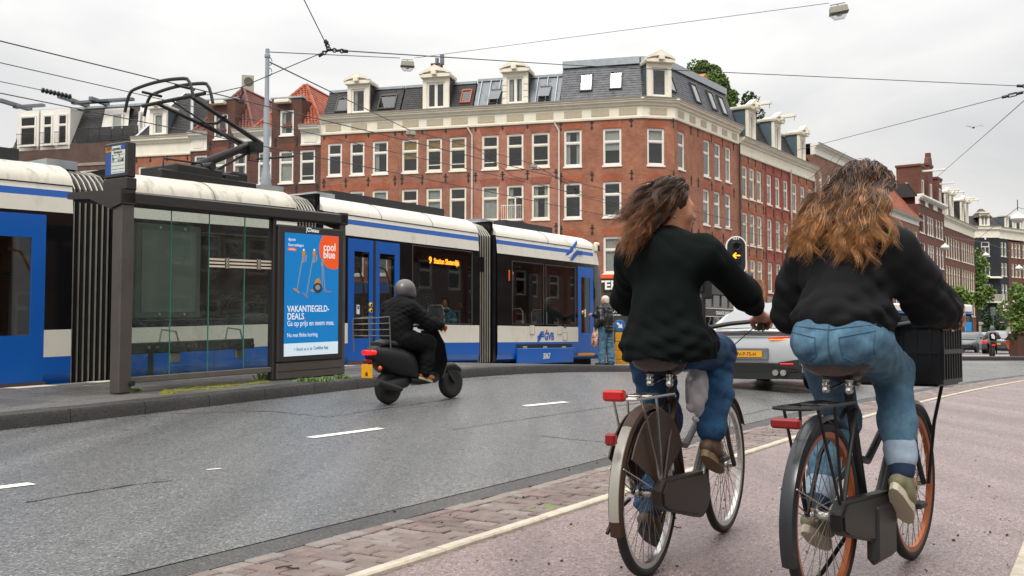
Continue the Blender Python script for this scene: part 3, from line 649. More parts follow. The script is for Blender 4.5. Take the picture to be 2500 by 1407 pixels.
# ---------------------------------------------------------------- the terrace facing us
ROTF = atan2(-.254, .967); ROTS = R(55.0)
F0 = Vector((8.2, 64.0)); FC = FR(F0.x, F0.y, ROTF)            # u runs to the right; the corner is u=0, houses lie at u<0
def uz(fr, px, py): return fr.u(px, py)
def wins_px(fr, lst):
    out = []
    for x0, x1, y0, y1 in lst:
        (a, zt), (b, _), (_, zb) = fr.u(x0, (y0+y1)/2), fr.u(x1, (y0+y1)/2), fr.u((x0+x1)/2, y1); zt = fr.u((x0+x1)/2, y0)[1]; out.append((a, zb, b, zt))
    return out
Z1, Z2, Z3 = (12.02, 14.25), (8.62, 10.9), (5.2, 7.42)
ZC0, ZC1 = 14.85, 16.1
def house_front(name, label, px0, px1, bm, am, wx, kinds, frames, roofmat, curt=None, cor=True, depth=9, third=True, zs=(Z1, Z2, Z3), mz=18.1, group=None, panels=True, zc=(ZC0, ZC1), roof=True, anch=True):
    u0, u1 = FC.u(px0)[0], FC.u(px1)[0]; H = thing(name, label, 'house', FC.P(u0), 0, group)
    holes = []; ws = []
    for r, (za, zb) in enumerate(zs):
        for i, (xa, xb) in enumerate(wx):
            a, b = FC.u(xa)[0], FC.u(xb)[0]; holes.append((a, za, b, zb)); ws.append((r, i, a, za, b-a, zb-za))
    gf = [(u0+.5, .25, u1-.5, 3.9)]
    wall(H, FC, u0+.004, u1-.004, 0, zc[0], holes+gf, bm, depth)
    for r, i, a, z, w, h in ws:
        cu = (curt or {}).get((r, i), 'r'); window(H, FC, a, z, w, h, kinds[(r*len(wx)+i) % len(kinds)], frames, cu)
        if am: arch(H, FC, a, z+h, w, am)
    if anch:
        es = [u0+.25]+[(FC.u(wx[i][1])[0]+FC.u(wx[i+1][0])[0])/2 for i in range(len(wx)-1)]+[u1-.25]
        for r in range(3):
            for e in es: anchor(H, FC, e, zs[r][1]+.62)
    if cor: cornice(H, FC, u0, u1, zc[0], zc[1], panels=panels)
    if roof: mansard(H, FC, u0+.05, u1-.05, zc[1], mz, roofmat, depth=depth)
    return H, u0, u1
def shopfront(H, fr, u0, u1, sign_col, mat_frame, z_sign=(3.95,4.75), text_body=None, tcol='#f0ece2', tsize=.5, strip=None):
    ms = M('shop_sign_'+sign_col.strip('#'), sign_col, .45, var=.06)
    s = MB().bbox((u0+.25,-.1,z_sign[0]),(u1-.25,-.005,z_sign[1]),.02).build('shop_sign', ms, H, loc=fr.o-H.location, rotz=fr.r)
    if strip: MB().bbox((u0+.2,-.13,z_sign[1]+.003),(u1-.2,-.005,z_sign[1]+.22),.02).build('sign_strip', M('strip_'+strip.strip('#'), strip, .5, var=.05), H, loc=fr.o-H.location, rotz=fr.r)
    if text_body: text('lettering', text_body, tsize, M('letter_'+tcol.strip('#'), tcol, .5, var=0), s, ((u0+u1)/2,-.104,(z_sign[0]+z_sign[1])/2-tsize*.35), align='CENTER', bold=.02)
    mb = MB(); w = u1-u0; n = max(2, round((w-1)/1.5))
    for i in range(n+1):
        x = u0+.5+(w-1)*i/n; mb.box((x-.05,.03,.25),(x+.05,.16,3.9))
    mb.box((u0+.5,.032,2.7),(u1-.5,.15,2.8)); mb.box((u0+.5,.031,.25),(u1-.5,.17,.7)); mb.box((u0+.5,.033,3.82),(u1-.5,.15,3.9))
    f = mb.build('shop_window', mat_frame, H, loc=fr.o-H.location, rotz=fr.r); MB().box((u0+.52,.09,.6),(u1-.52,.1,3.85)).build('pane', gHouse, f)
mShopF = M('dark_shop_frame', '#3c3834', .5, var=.1); mShopG = M('grey_shop_frame', '#6c675f', .5, var=.1)
# house A (three sash windows, slate roof, white dormer)
A, a0, a1 = house_front('brick_house', 'bright red brick house with white sashes and slate roof, next to the orange tiled roof', 781, 972, bmMain, aMain, [(798,833),(853,888),(908,946)], 'T', mWhite, mSlateD, {(0,0):None,(0,1):None,(0,2):('l',mCurt),(1,2):('v',mCurt)})
shopfront(A, FC, a0, a1, '#2b4f80', mShopF)
ud = FC.u(846)[0]; dormer(A, FC, ud, 16.12, FC.u(899)[0]-ud, 2.1, '1')
for x, w in ((810,.95),(915,1.25)): skylight(A, FC, FC.u(x)[0], 16.1, 18.1, 16.45, w, 1.25, gmat=gSky)
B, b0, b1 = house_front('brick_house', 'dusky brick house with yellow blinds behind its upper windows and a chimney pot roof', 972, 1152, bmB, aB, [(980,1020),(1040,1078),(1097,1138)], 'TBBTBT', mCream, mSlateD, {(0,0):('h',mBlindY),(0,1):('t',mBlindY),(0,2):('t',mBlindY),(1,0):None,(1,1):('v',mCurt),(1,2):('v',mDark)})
shopfront(B, FC, b0, b1, '#1f5fa8', mShopG, z_sign=(3.3,4.3), text_body='Tosti', tsize=.8)
bs = [c for c in B.children if c.name.startswith('shop_sign')][0]
MB(Matrix.Translation((b1-1.1,-.11,3.8)) @ Matrix.Rotation(pi/2,4,'X')).lathe([(0,0),(.33,0),(.33,.02),(0,.02)], 20).build('logo_disc', mWhite, bs)
ud = FC.u(1031)[0]; dormer(B, FC, ud, 16.12, FC.u(1095)[0]-ud, 2.2, 'V')
skylight(B, FC, FC.u(1118)[0], 16.1, 18.1, 16.55, .72, 1.15, mat=M('orange_skylight', '#a8431f', .5, var=.1))
ch = MB(); uc = FC.u(1022)[0]; ch.bbox((uc-.1,2.0,17.8),(uc+.9,2.9,19.3),.06); ch.build('chimney', M('weathered_render', '#8d8473', .9, var=.25, vs=3, bump=.5, bs=20), B, loc=FC.o-B.location, rotz=FC.r)
for k in range(4): MB(Matrix.Translation((uc+.08+.22*k,2.4,19.3))).lathe([(.09,0),(.11,.3),(.1,.55),(.13,.6),(.13,.66),(.08,.66)], 8).build('chimney_pot', M('clay_pot', '#6b3526', .8, var=.2), B, loc=FC.o-B.location, rotz=FC.r)
MB().tube([(uc+.55,2.3,19.3),(uc+.55,2.3,20.3)], .04, 6).box((uc+.7,2.2,19.8),(uc+.95,2.4,20.5)).box((uc+.35,2.2,19.9),(uc+.5,2.35,20.3)).build('antenna', mZinc, B, loc=FC.o-B.location, rotz=FC.r)
Cc, c0, c1 = house_front('brick_house', 'pinkish brick house with zinc clad roof, quoined dormer and a small white balcony', 1152, 1367, bmC, aC, [(1176,1217),(1237,1278),(1298,1342)], 'BTBTDT', mCream, mZinc, {(0,0):('l',mDark),(0,1):None,(0,2):None,(1,0):('f',mCurt),(1,1):('l',mCurt),(1,2):('s',mCurt)}, roof=False)
shopfront(Cc, FC, c0, c1, '#4a4640', mShopG)
mansard(Cc, FC, c0+.05, c1-.05, 16.1, 18.2, mZinc, sl=False, back=mZinc)
for k in range(9):
    u = c0+.35+(c1-c0-.7)*k/8; MB().add([(u-.03,.1,16.12),(u+.03,.1,16.12),(u+.03,1.22,18.2),(u-.03,1.22,18.2),(u-.03,.02,16.12),(u+.03,.02,16.12),(u+.03,1.14,18.2),(u-.03,1.14,18.2)], [(4,5,6,7),(0,4,7,3),(1,2,6,5)]).build('roof_seam', mZincL, Cc, loc=FC.o-Cc.location, rotz=FC.r)
ud = FC.u(1228)[0]; dormer(Cc, FC, ud, 16.12, FC.u(1289)[0]-ud, 2.2, 'V', quoin=True)
for x in (1190, 1312): skylight(Cc, FC, FC.u(x)[0], 16.1, 18.2, 16.35, .8, 1.2, openf=1)
ub = FC.u(1230)[0]; ub1 = FC.u(1280)[0]; mb = MB()   # balcony
mb.box((ub,-.75,8.5),(ub1,-.01,8.62)); mb.tube([(ub+.03,-.02,9.5),(ub+.03,-.7,9.5),(ub1-.03,-.7,9.5),(ub1-.03,-.02,9.5)], .025, 6)
bal = mb.build('balcony', mWhite, Cc, loc=FC.o-Cc.location, rotz=FC.r)
for k in range(11): MB().tube([(ub+.05+(ub1-ub-.1)*k/10,-.7,8.62),(ub+.05+(ub1-ub-.1)*k/10,-.7,9.49)], .014, 5).build('baluster', mWhite, bal)
for x, m_ in ((1153,mPipe),(1366,mPipe)): drainpipe(Cc if x == 1153 else Cc, FC, FC.u(x)[0], 4.8, 14.9, m_)
# ---- corner house: three faces
FCH = FR(F0.x, F0.y, R(12.0)); R0 = FCH.P(2.15); FS = FR(R0.x, R0.y, ROTS)
D = thing('corner_house', 'big red brick corner house with chamfered corner, blue slate mansard and white cornice', 'house', (F0.x, F0.y, 0))
d0 = FC.u(1367)[0]; dS = FS.u(1806)[0]
def face(fr, u0, u1, wl, curts, sides=False, anch=(), kinds='T', gf=True):
    hs = wins_px(fr, wl); g = [(u0+.45,.25,u1-.45,3.9)] if gf else []
    wall(D, fr, u0, u1, 0, ZC0, hs+g, bmMain, 6, sides=False)
    for i, (a, zb, b, zt) in enumerate(hs):
        window(D, fr, a, zb, b-a, zt-zb, kinds[i % len(kinds)], mWhite, curts[i % len(curts)]); arch(D, fr, a, zt, b-a, aMain)
    for u, z in anch: anchor(D, fr, u, z)
zr = [14.6, 11.25, 7.85]
face(FC, d0, 0, [(1377,1420,318,407),(1472,1517,314,404),(1377,1420,447,534),(1472,1517,444,530),(1377,1420,581,669),(1473,1518,578,668)], [('s',mCurt),('h',mCurt),None,None,('f',mCurt),('v',mCurt)], anch=[(FC.u(x)[0], z) for x in (1370,1446,1543) for z in zr], kinds='TTTTT')
face(FCH, 0, 2.15, [(1580,1622,314,404),(1580,1622,444,530),(1580,1622,578,667)], [('t',mCurt),None,None])
face(FS, 0, dS, [(1655.5,1671.5,323,414),(1718,1733,343,431),(1745,1759,352,438),(1771,1784,361,445),(1717,1732,463,549),(1744,1758,469,553),(1771,1784,475,557),(1716,1731,585,671),(1744,1758,591,675),(1771,1784,597,679)], [None,('l',mCurt),None,('f',mCurt),('h',mCurt)], anch=[(FS.u(x)[0], z) for x in (1646,1689,1706,1739,1766,1793) for z in zr], kinds='T')
cornice(D, FC, d0, 0, ZC0, ZC1, e1=.24); cornice(D, FCH, 0, 2.15, ZC0, ZC1, e0=.24, e1=.4); cornice(D, FS, 0, dS, ZC0, ZC1, e0=.4, pw=.9)
# inside of the corner block: dark core so that the sky does not show through
P = [FC.P(d0+.02,.6), FC.P(-.1,.6), FCH.P(.1,.6)*.5+FCH.P(2,.6)*.5, FS.P(.2,.6), FS.P(dS-.02,.6), FS.P(dS-.02,6), FC.P(d0+.02,7)]
MB().prism([(p.x-F0.x,p.y-F0.y) for p in P], .02, 16.05, 'xy').build('core', mDark, D)
zt = 18.75; ins = 1.05
def loc_(p, z): return (p.x-F0.x, p.y-F0.y, z)
E = [FC.P(d0+.02,.1), FC.P(.02,.1), FCH.P(2.12,.1), FS.P(dS-.02,.1)]
ti = [FC.P(d0+.02,ins), FC.P(-.25,ins), FCH.P(1.736,ins), FS.P(dS-.02,ins)]; tb = [FS.P(dS-.02,6.5), FC.P(d0+.02,8)]
mb = MB(); vs = [loc_(p,16.1) for p in E]+[loc_(p,zt) for p in ti]+[loc_(p,zt) for p in tb]+[loc_(p,16.1) for p in tb]
mb.add(vs, [(0,1,5,4),(1,2,6,5),(2,3,7,6),(4,5,6,7,8,9),(0,4,9,11),(3,10,8,7)])
rf = mb.build('roof', mSlate, D)
for i in range(3): slates([vs[i], vs[i+1], vs[i+5], vs[i+4]], mSlate, rf)
mb = MB()
for i in range(3):
    a, b = Vector(vs[4+i]), Vector(vs[5+i]); n_ = (b-a).cross(Vector((0,0,1))).normalized()*.2; mb.loft([[a-n_+Vector((0,0,-.16)), a+n_+Vector((0,0,-.16)), a+n_+Vector((0,0,.3)), a-n_+Vector((0,0,.3))],[b-n_+Vector((0,0,-.16)), b+n_+Vector((0,0,-.16)), b+n_+Vector((0,0,.3)), b-n_+Vector((0,0,.3))]])
mb.build('roof_edge', mZincL, rf)
dormer(D, FCH, .35, 16.12, 1.6, 2.3, '1', y=-.1, dep=2.6, cheek=M('blue_lead', '#4f5f66', .5, .2, var=.15))
for x in (1413, 1486): skylight(D, FC, FC.u(x)[0], 16.1, zt, 16.85, .85, 1.35, inset=ins, y0=.1)
for x in (1650, 1712, 1752, 1778): skylight(D, FS, FS.u(x)[0], 16.1, zt, 16.75, .95, 1.5, inset=ins, y0=.1)
drainpipe(D, FS, dS-.12, .2, 14.9, mPipeD)
FDome = MB(Matrix.Translation(loc_(FC.P(-2.6,3.5),zt))); FDome.lathe([(1.2,0),(1.15,.2),(.9,.35),(.45,.48),(0,.52)], 16); FDome.build('roof_dome', mWhite, D, smooth=60)
for k in range(4): MB(Matrix.Translation(loc_(FC.P(-1.4+.27*k,3.2),zt))).lathe([(.12,0),(.12,.5),(.16,.55),(.16,.8),(.1,.85)], 8).build('chimney_pot', mIron, D)
MB().box((0,0,0),(2.2,1.6,1.9)).prism([(-.3,1.85),(2.5,1.85),(1.1,2.9)], -.3, 1.9).build('roof_cabin', mWoodO, D, loc=Vector(loc_(FS.P(dS-2.4,2.2),zt-1.6)), rotz=FS.r)
# shops under the corner house: orange band, black sign
mOr = M('orange_sign_band', '#e2571f', .5, var=.05); mBlk = M('black_sign', (.014,.014,.015), .35, var=.1); mLet = M('white_letters', '#eeeae2', .5, var=0)
for fr, u0, u1, s in ((FC, d0+.1, -.05, 'PRINTERS'), (FCH, .02, 2.13, ''), (FS, .05, dS-.1, 'BAND')):
    bnd = MB().bbox((u0,-.2,4.72),(u1,-.01,4.98),.02).build('sign_band', mOr, D, loc=fr.o-D.location, rotz=fr.r)
    sg = MB().bbox((u0,-.16,3.92),(u1,-.012,4.715),.015).build('shop_sign', mBlk, D, loc=fr.o-D.location, rotz=fr.r)
    lo = MB().bbox((u0,-.12,2.45),(u1,-.013,2.95),.015).build('lower_sign', mBlk, D, loc=fr.o-D.location, rotz=fr.r)
    MB().box((u0,-.125,2.955),(u1,-.02,2.99)).box((u0,-.125,2.41),(u1,-.02,2.445)).build('sign_line', mLet, lo)
    mb = MB(); n = max(2, int((u1-u0)/1.3))
    for i in range(n+1):
        x = u0+.45+(u1-u0-.9)*i/n; mb.box((x-.06,.02,.25),(x+.06,.14,3.9))
    mb.box((u0+.45,.025,.25),(u1-.45,.15,.65)); mb.box((u0+.45,.022,3.0),(u1-.45,.145,3.1))
    f = mb.build('shop_window', mShopG, D, loc=fr.o-D.location, rotz=fr.r); MB().box((u0+.46,.09,.6),(u1-.46,.1,3.88)).build('pane', gHouse, f)
    if fr is FC:
        u_ = FC.u(1523)[0]; text('lettering', 'PRINTERS', .78, mLet, sg, (u_,-.163,4.05), align='RIGHT', bold=.03); text('lettering', 'COPY', .36, mLet, lo, (FC.u(1518)[0],-.123,2.57), align='RIGHT')
    if fr is FS: text('lettering', 'AND', .72, mLet, sg, (FS.u(1766)[0],-.163,4.02), xs=.85); text('lettering', 'ORANGE JUICE', .34, mLet, lo, (FS.u(1742)[0],-.123,2.57), bold=.02)
# ---------------------------------------------------------------- houses to the left
def brick_gable(H, u0, u1, bm, px, apex, tile, name='dormer_gable'):
    return None
def tile_roof(H, fr, pts, tile, tw=.24, th=.3):
    """pantiles laid on a sloping triangle or quad; each a curved piece, joined"""
    a, b, c, d = [Vector(p) for p in pts]; H_ = ((d-a).length+(c-b).length)/2; rows = max(2, int(H_/th)); nrm = (b-a).cross(c-a).normalized(); mb = MB()
    for r in range(rows):
        s0, s1 = r/rows, min(1, (r+1.15)/rows); L0, R0, L1, R1 = a.lerp(d,s0), b.lerp(c,s0), a.lerp(d,s1), b.lerp(c,s1); W = max((R0-L0).length, .05); W1 = (R1-L1).length; n = max(1, int(W/tw)); ax = (R0-L0).normalized()
        for k in range(n):
            x0, x1 = k*tw, (k+1)*tw; base = L0+ax*x0; up = (d-a).normalized() if abs((d-a).normalized().dot(ax)) < .3 else nrm.cross(ax).normalized()
            lo = [base+ax*(tw*f)+nrm*(h+.05) for f, h in ((0,.0),(.25,.05),(.5,.06),(.75,.02),(1,0))]; vv = up*(th*1.12)
            # clip sideways by the hip lines
            mid = base+ax*tw*.5+up*th*.5; sm = (r+.5)/rows; Lm, Rm = a.lerp(d,sm), b.lerp(c,sm)
            if (mid-Lm).dot(ax) < 0 or (mid-Rm).dot(ax) > 0: continue
            hi = [p+vv-nrm*.045 for p in lo]; mb.add(lo+hi, [(i,i+1,i+6,i+5) for i in range(4)]+[(0,5,5,0)][:0])
    return mb
def left_house(name, label, px0, px1, bm, am, wx, gable_px, gable_top, apexes, tile, group=None, corn=((0,0),(0,0))):
    zs = (Z1, Z2, Z3); u0, u1 = FC.u(px0)[0], FC.u(px1)[0]; H = thing(name, label, 'house', FC.P(u0)); loc = FC.o-H.location
    ztop = 14.6
    holes = [(FC.u(a)[0], z0-.35, FC.u(b)[0], z1-.35) for z0, z1 in zs for a, b in wx]
    wall(H, FC, u0+.004, u1-.004, 0, ztop, holes+[(u0+.5,.25,u1-.5,3.8)], bm, 9)
    for a, z, b, zt_ in holes: window(H, FC, a, z, b-a, zt_-z, rng.choice('TB'), mWhite); arch(H, FC, a, zt_, b-a, am)
    for z in zs:
        for e in [u0+.25]+[(FC.u(wx[i][1])[0]+FC.u(wx[i+1][0])[0])/2 for i in range(len(wx)-1)]+[u1-.25]: anchor(H, FC, e, z[1]+.3)
    g0, g1 = FC.u(gable_px[0])[0], FC.u(gable_px[1])[0]; gw0, gw1 = FC.u(gable_px[2])[0], FC.u(gable_px[3])[0]
    wall(H, FC, g0, g1, ztop+.003, gable_top, [(gw0,15.0,gw1,16.75)], bm, 4, name='gable')
    window(H, FC, gw0, 15.0, gw1-gw0, 1.75, '1', mWhite, ('s',mCurt))
    MB().bbox((g0-.1,-.08,gable_top+.003),(g1+.1,.5,gable_top+.14),.02).build('coping', mZincL, H, loc=loc, rotz=FC.r)
    MB().bbox((g0+.4,-.5,gable_top-.35),(g0+1.5,.0,gable_top-.12),.03).build('hoist_beam', mCream, H, loc=loc, rotz=FC.r)
    for a, b in ((u0, g0), (g1, u1)):
        cornice(H, FC, a, b-.0, 14.2, 15.55, panels=False, mat=mWhite, out=.55)
        MB().bbox((a+.25,-.09,14.4),(b-.25,-.045,14.95),.03).build('carved_panel', mCream, H, loc=loc, rotz=FC.r)
    # hipped tile roof
    z0 = 15.55; zr = 19.1; m = (u0+u1)/2; a, b, c, d = Vector((u0,.1,z0)), Vector((u1,.1,z0)), Vector((m+.1,2.9,zr)), Vector((m-.1,2.9,zr)); bl, br = Vector((u0,10,z0)), Vector((u1,10,z0)); rb = Vector((m,10,zr))
    rf = MB().add([a,b,c,d,bl,br,rb], [(0,1,2,3),(1,5,6,2),(4,0,3,6)]).build('roof', tile, H, loc=loc, rotz=FC.r)
    for q in ((a,b,c,d), (b,br,rb,c), (bl,a,d,rb)):
        o = tile_roof(H, FC, q, tile).build('roof_tiles', tile, rf); o['kind'] = 'stuff'
    ht = MB()
    for p, q in ((a,d),(b,c),(c,rb)):
        n = int((q-p).length/.35)
        for k in range(n): ht.tube([p.lerp(q,k/n)+Vector((0,0,.06)), p.lerp(q,(k+1.1)/n)+Vector((0,0,.1))], .13, 6)
    h_ = ht.build('ridge_tiles', tile, rf); h_['kind'] = 'stuff'
    return H
left_house('brick_house', 'dark brown brick house with bright orange tiled roof behind the grey tram pole', 612, 781, bmD, aD, [(627,660),(679,714),(730,767)], (660,733,680,714), 17.55, None, mTileO)
left_house('brick_house', 'brown brick house under a dark reddish tiled roof behind the pantograph', 462, 612, bmD, aD, [(471,502),(517,549),(566,599)], (502,570,518,552), 17.75, None, mTileR)
Gh, g0, g1 = house_front('brick_house', 'light red brick house with dentilled cornice and steep dark slate roof', 322, 462, bmG, None, [(334,356),(371,395),(414,440)], 'T', mCream, mSlateD, zs=((11.2,13.3),(7.9,10.1),(4.9,6.9)), zc=(14.0,15.4), mz=18.6, panels=False, roof=False, anch=True)
loc = FC.o-Gh.location; m = (g0+g1)/2; pa = [(g0,.1,15.4),(g1,.1,15.4),(m+1.0,2.2,19.0),(m+.4,2.2,19.0)]
rf = MB().add(pa+[(g0,9,15.4),(g1,9,15.4),(m,9,19.2)], [(0,1,2,3),(1,5,6,2),(4,0,3,6)]).build('roof', mSlateD, Gh, loc=loc, rotz=FC.r); slates(pa, mSlateD, rf); slates([pa[1],(g1,9,15.4),(m,9,19.2),pa[2]], mSlateD, rf, .3, .22)
MB().tube([pa[1],pa[2]], .12, 6).tube([pa[0],pa[3]], .12, 6).build('lead_hip', mZincL, rf)
ud = FC.u(361)[0]; dormer(Gh, FC, ud, 15.42, FC.u(402)[0]-ud, 2.0, '1', mat=mWhite, ped=True, cheek=M('blue_lead', '#51707c'))
# modern brown block far left
h0, h1 = FC.u(20)[0], FC.u(322)[0]; Hh = thing('apartment_building', 'brown brick apartment block with white roof dormers and black balcony rails, far left', 'apartment building', FC.P(h0)); loc = FC.o-Hh.location
hw = [FC.u(x)[0] for x in (44,90,135,178,237,285)]
holes = [(u, z, u+1.35, z+2.4) for u in hw for z in (4.6,7.7,10.8)]
wall(Hh, FC, h0, h1-.004, 0, 15.2, holes, bmH, 9)
for a, z, b, zt_ in holes: window(Hh, FC, a, z, b-a, zt_-z, rng.choice('DT'), mWhite)
for z in (13.55, 10.3): MB().bbox((h0,-.06,z),(h1-.01,.0,z+.22),.01).build('concrete_band', M('concrete_band', '#8d8071', .85, var=.2, vs=2), Hh, loc=loc, rotz=FC.r)
mansard(Hh, FC, h0+.1, h1-.1, 15.2, 18.2, mSlateD, inset=1.6)
for xa, xb in ((36,88),(92,165)):
    a, b = FC.u(xa)[0], FC.u(xb)[0]; n = 1 if xa == 36 else 2; mb = MB()
    bx = MB().add([(a,.0,14.9),(b,.0,14.9),(b,.0,17.9),(a,.0,17.9),(b,2.2,17.9),(a,2.2,17.9),(b,1.0,14.9),(a,1.0,14.9)], [(0,1,2,3),(3,2,4,5),(1,6,4,2),(0,3,5,7)]).build('dormer', mWhite, Hh, loc=loc, rotz=FC.r)
    for k in range(n):
        wu = a+.25+(b-a)/n*k; wd = (b-a)/n-.45; fm, pm, sm = win_meshes(wd, 2.3, 'T', mWhite); link('window_frame', fm, bx, (wu,-.12,15.2)); link('pane', pm, bx, (wu,-.12,15.2)); MB().box((wu+.08,.02-.06,15.28),(wu+wd-.08,-.03,17.4)).build('dark_room', mDark, bx)
        rl = MB(); rl.tube([(wu-.05,-.35,16.1),(wu+wd+.05,-.35,16.1)], .025, 5); rl.tube([(wu-.05,-.35,15.3),(wu+wd+.05,-.35,15.3)], .02, 5)
        for q in range(9): rl.tube([(wu+wd*q/8,-.35,15.3),(wu+wd*q/8,-.35,16.1)], .012, 4)
        r_ = rl.build('window_rail', mIron, bx)
a, b = FC.u(183)[0], FC.u(322)[0]; rl = MB(); rl.tube([(a,-.05,16.3),(b,-.05,16.3)], .03, 5); rl.tube([(a,-.05,15.35),(b,-.05,15.35)], .025, 5)
rl = rl.build('balcony_rail', mIron, Hh, loc=loc, rotz=FC.r)
for q in range(60): MB().tube([(a+(b-a)*q/59,-.05,15.35),(a+(b-a)*q/59,-.05,16.3)], .014 if q % 12 else .04, 4).build('baluster', mIron, rl)
for xa, xb in ((222,292),(310,345)):
    a, b = FC.u(xa)[0], FC.u(xb)[0]; bx = MB().add([(a,.6,15.25),(b,.6,15.25),(b,.9,17.9),(a+.3,.9,17.9),(b,3,17.9),(a,3,17.9)], [(0,1,2,3),(3,2,4,5),(0,3,5,5)][:2]).build('dormer', mWhite, Hh, loc=loc, rotz=FC.r)
    w2 = (b-a)*.4; fm, pm, sm = win_meshes(w2, 2.0, '1', mWhite); link('window_frame', fm, bx, (b-w2-.4,.6,15.5)); link('pane', pm, bx, (b-w2-.4,.6,15.5))
for xa, xb in ((22,95),(165,258),(215,315)):
    a, b = FC.u(xa)[0], FC.u(xb)[0]; MB().bbox((a,-1.5 if xa != 215 else -.3,18.3),(a+.3,1.8,18.6),.03).bbox((a,.0,18.2),(b,.4,18.42),.03).build('roof_beam', mZinc, Hh, loc=loc, rotz=FC.r)
# ac unit on the roof
ac = thing('air_conditioner', 'beige air conditioning unit standing on the roof behind the pantograph', 'air conditioner', FC.P(FC.u(512)[0],5,19.3)); ac.rotation_euler.z = FC.r+.5
MB().bbox((-.45,-.25,0),(.45,.25,1.5),.03).build('casing', M('beige_casing', '#a59f90', .5, var=.08), ac)
MB(Matrix.Translation((.05,-.27,1.0)) @ Matrix.Rotation(pi/2,4,'X')).lathe([(.0,0),(.33,0),(.33,.03),(.28,.04),(0,.02)], 16).build('fan_grille', M('grille', '#55524c', .6, var=.1), ac)
MB().box((-.6,-.3,-3.2),(.6,.5,-.003)).build('plinth', bmD, ac)
# ---------------------------------------------------------------- houses along the street on the right
def street_house(name, label, u0, u1, z, bm, am, nwin, rows, frames=None, kinds='T', corn=(13.6,14.9), roof=17.2, dorm=None, beam=False, roofmat=None, anchors=True, ww=.95, shop=True, panels=False, depth=8, frs=None, cat='house', curtp=True, flat=False, pipe=None, margins=.55):
    fr = frs or FS; H = thing(name, label, cat, fr.P(u0)); w = u1-u0; gap = (w-2*margins-nwin*ww)/max(1, nwin-1); holes = []
    for za, zb in rows:
        for i in range(nwin): a = u0+margins+i*(ww+gap); holes.append((a, za, a+ww, zb))
    wall(H, fr, u0+.004, u1-.004, 0, corn[0], holes+([(u0+.4,.25,u1-.4,3.6)] if shop else []), bm, depth)
    for a, za, b, zb in holes:
        window(H, fr, a, za, b-a, zb-za, rng.choice(kinds), frames or mCream, 'r' if curtp else None)
        if am: arch(H, fr, a, zb, b-a, am, .34)
    if anchors:
        for za, zb in rows:
            for i in range(nwin+1): anchor(H, fr, u0+margins+i*(ww+gap)-gap/2 if 0 < i < nwin else (u0+.25 if i == 0 else u1-.25), zb+.55)
    if corn[1] > corn[0]: cornice(H, fr, u0, u1, corn[0], corn[1], mat=frames or mCream, panels=panels, out=.5)
    if shop: shopfront(H, fr, u0, u1, '#8c8576', mShopG, z_sign=(3.62,4.1))
    if not flat: mansard(H, fr, u0+.03, u1-.03, corn[1], roof, roofmat or mSlateD, depth=depth)
    if dorm: dormer(H, fr, (u0+u1)/2-dorm/2, corn[1]+.02, dorm, roof-corn[1]+.1, 'V' if dorm > 1.3 else '1', mat=frames or mCream, beam=beam, cheek=M('blue_lead', '#51707c'))
    if pipe: drainpipe(H, fr, u1-.1, .2, corn[0]+.2, pipe)
    return H
S = lambda px: FS.u(px)[0]
RW = ((11.15,13.45),(7.75,10.05),(4.45,6.7))
e0, e1, e2, e3 = dS+.02, S(1867.5), S(1931), S(1990)
street_house('terraced_house', 'terraced brick house with hoist beam dormer, first one beyond the corner house', e0, e1, 0, bmMain, aMain, 3, RW, dorm=1.5, beam=True, panels=False, corn=(14.2,15.4), roof=17.7)
street_house('terraced_house', 'bright red brick terraced house, middle of the three under one white cornice', e1, e2, 0, bmR, aC, 3, RW, dorm=1.5, beam=True, corn=(14.2,15.4), roof=17.7, pipe=mPipe)
street_house('terraced_house', 'red brick terraced house with brown sided dormer, last under the white cornice', e2, e3, 0, bmMain, aMain, 3, RW, dorm=1.5, corn=(14.2,15.4), roof=17.6, pipe=mPipe)
street_house('apartment_building', 'plain tan brick block with flat roof and paired narrow windows beyond the terrace', e3+.02, S(2160), 0, bmT, None, 9, ((13.2,15.3),(9.4,11.6),(5.6,7.8)), frames=mWhite, corn=(16.6,17.5), anchors=False, ww=.85, cat='apartment building', flat=True, margins=1.2, kinds='T')
MB().box((e3+.05,.2,17.5),(S(2160),8,17.55)).build('flat_roof', mZinc, [o for o in scene.objects if o.name.startswith('apartment_building.001')][0], loc=FS.o-FS.P(e3+.02), rotz=FS.r)
k0, k1 = S(2160)+.03, S(2243); K = street_house('terraced_house', 'brown brick house with orange tiled pitched roof behind the long haired cyclist', k0, k1, 0, bmT, None, 5, ((10.6,12.9),(7.2,9.4),(4.3,6.3)), frames=mWhite, corn=(13.6,14.3), anchors=False, flat=True)
pa = [(k0,-.3,14.3),(k1,-.3,14.3),(k1,3.2,18.6),(k0,3.2,18.6)]
rf = MB().add(pa+[(k0,8,14.3),(k1,8,14.3)], [(0,1,2,3),(3,2,5,4),(0,3,4),(1,5,2)]).build('roof', mTileO, K, loc=FS.o-K.location, rotz=FS.r); o = tile_roof(K, FS, pa, mTileO, .3, .34).build('roof_tiles', M('weathered_tile', '#8e4a31', .65, var=.25, vs=2, island=.3, c2='#5e3a2e', c2s=.8), rf); o['kind'] = 'stuff'
gx = [S(2243)+.02, S(2262), S(2283), S(2306)]
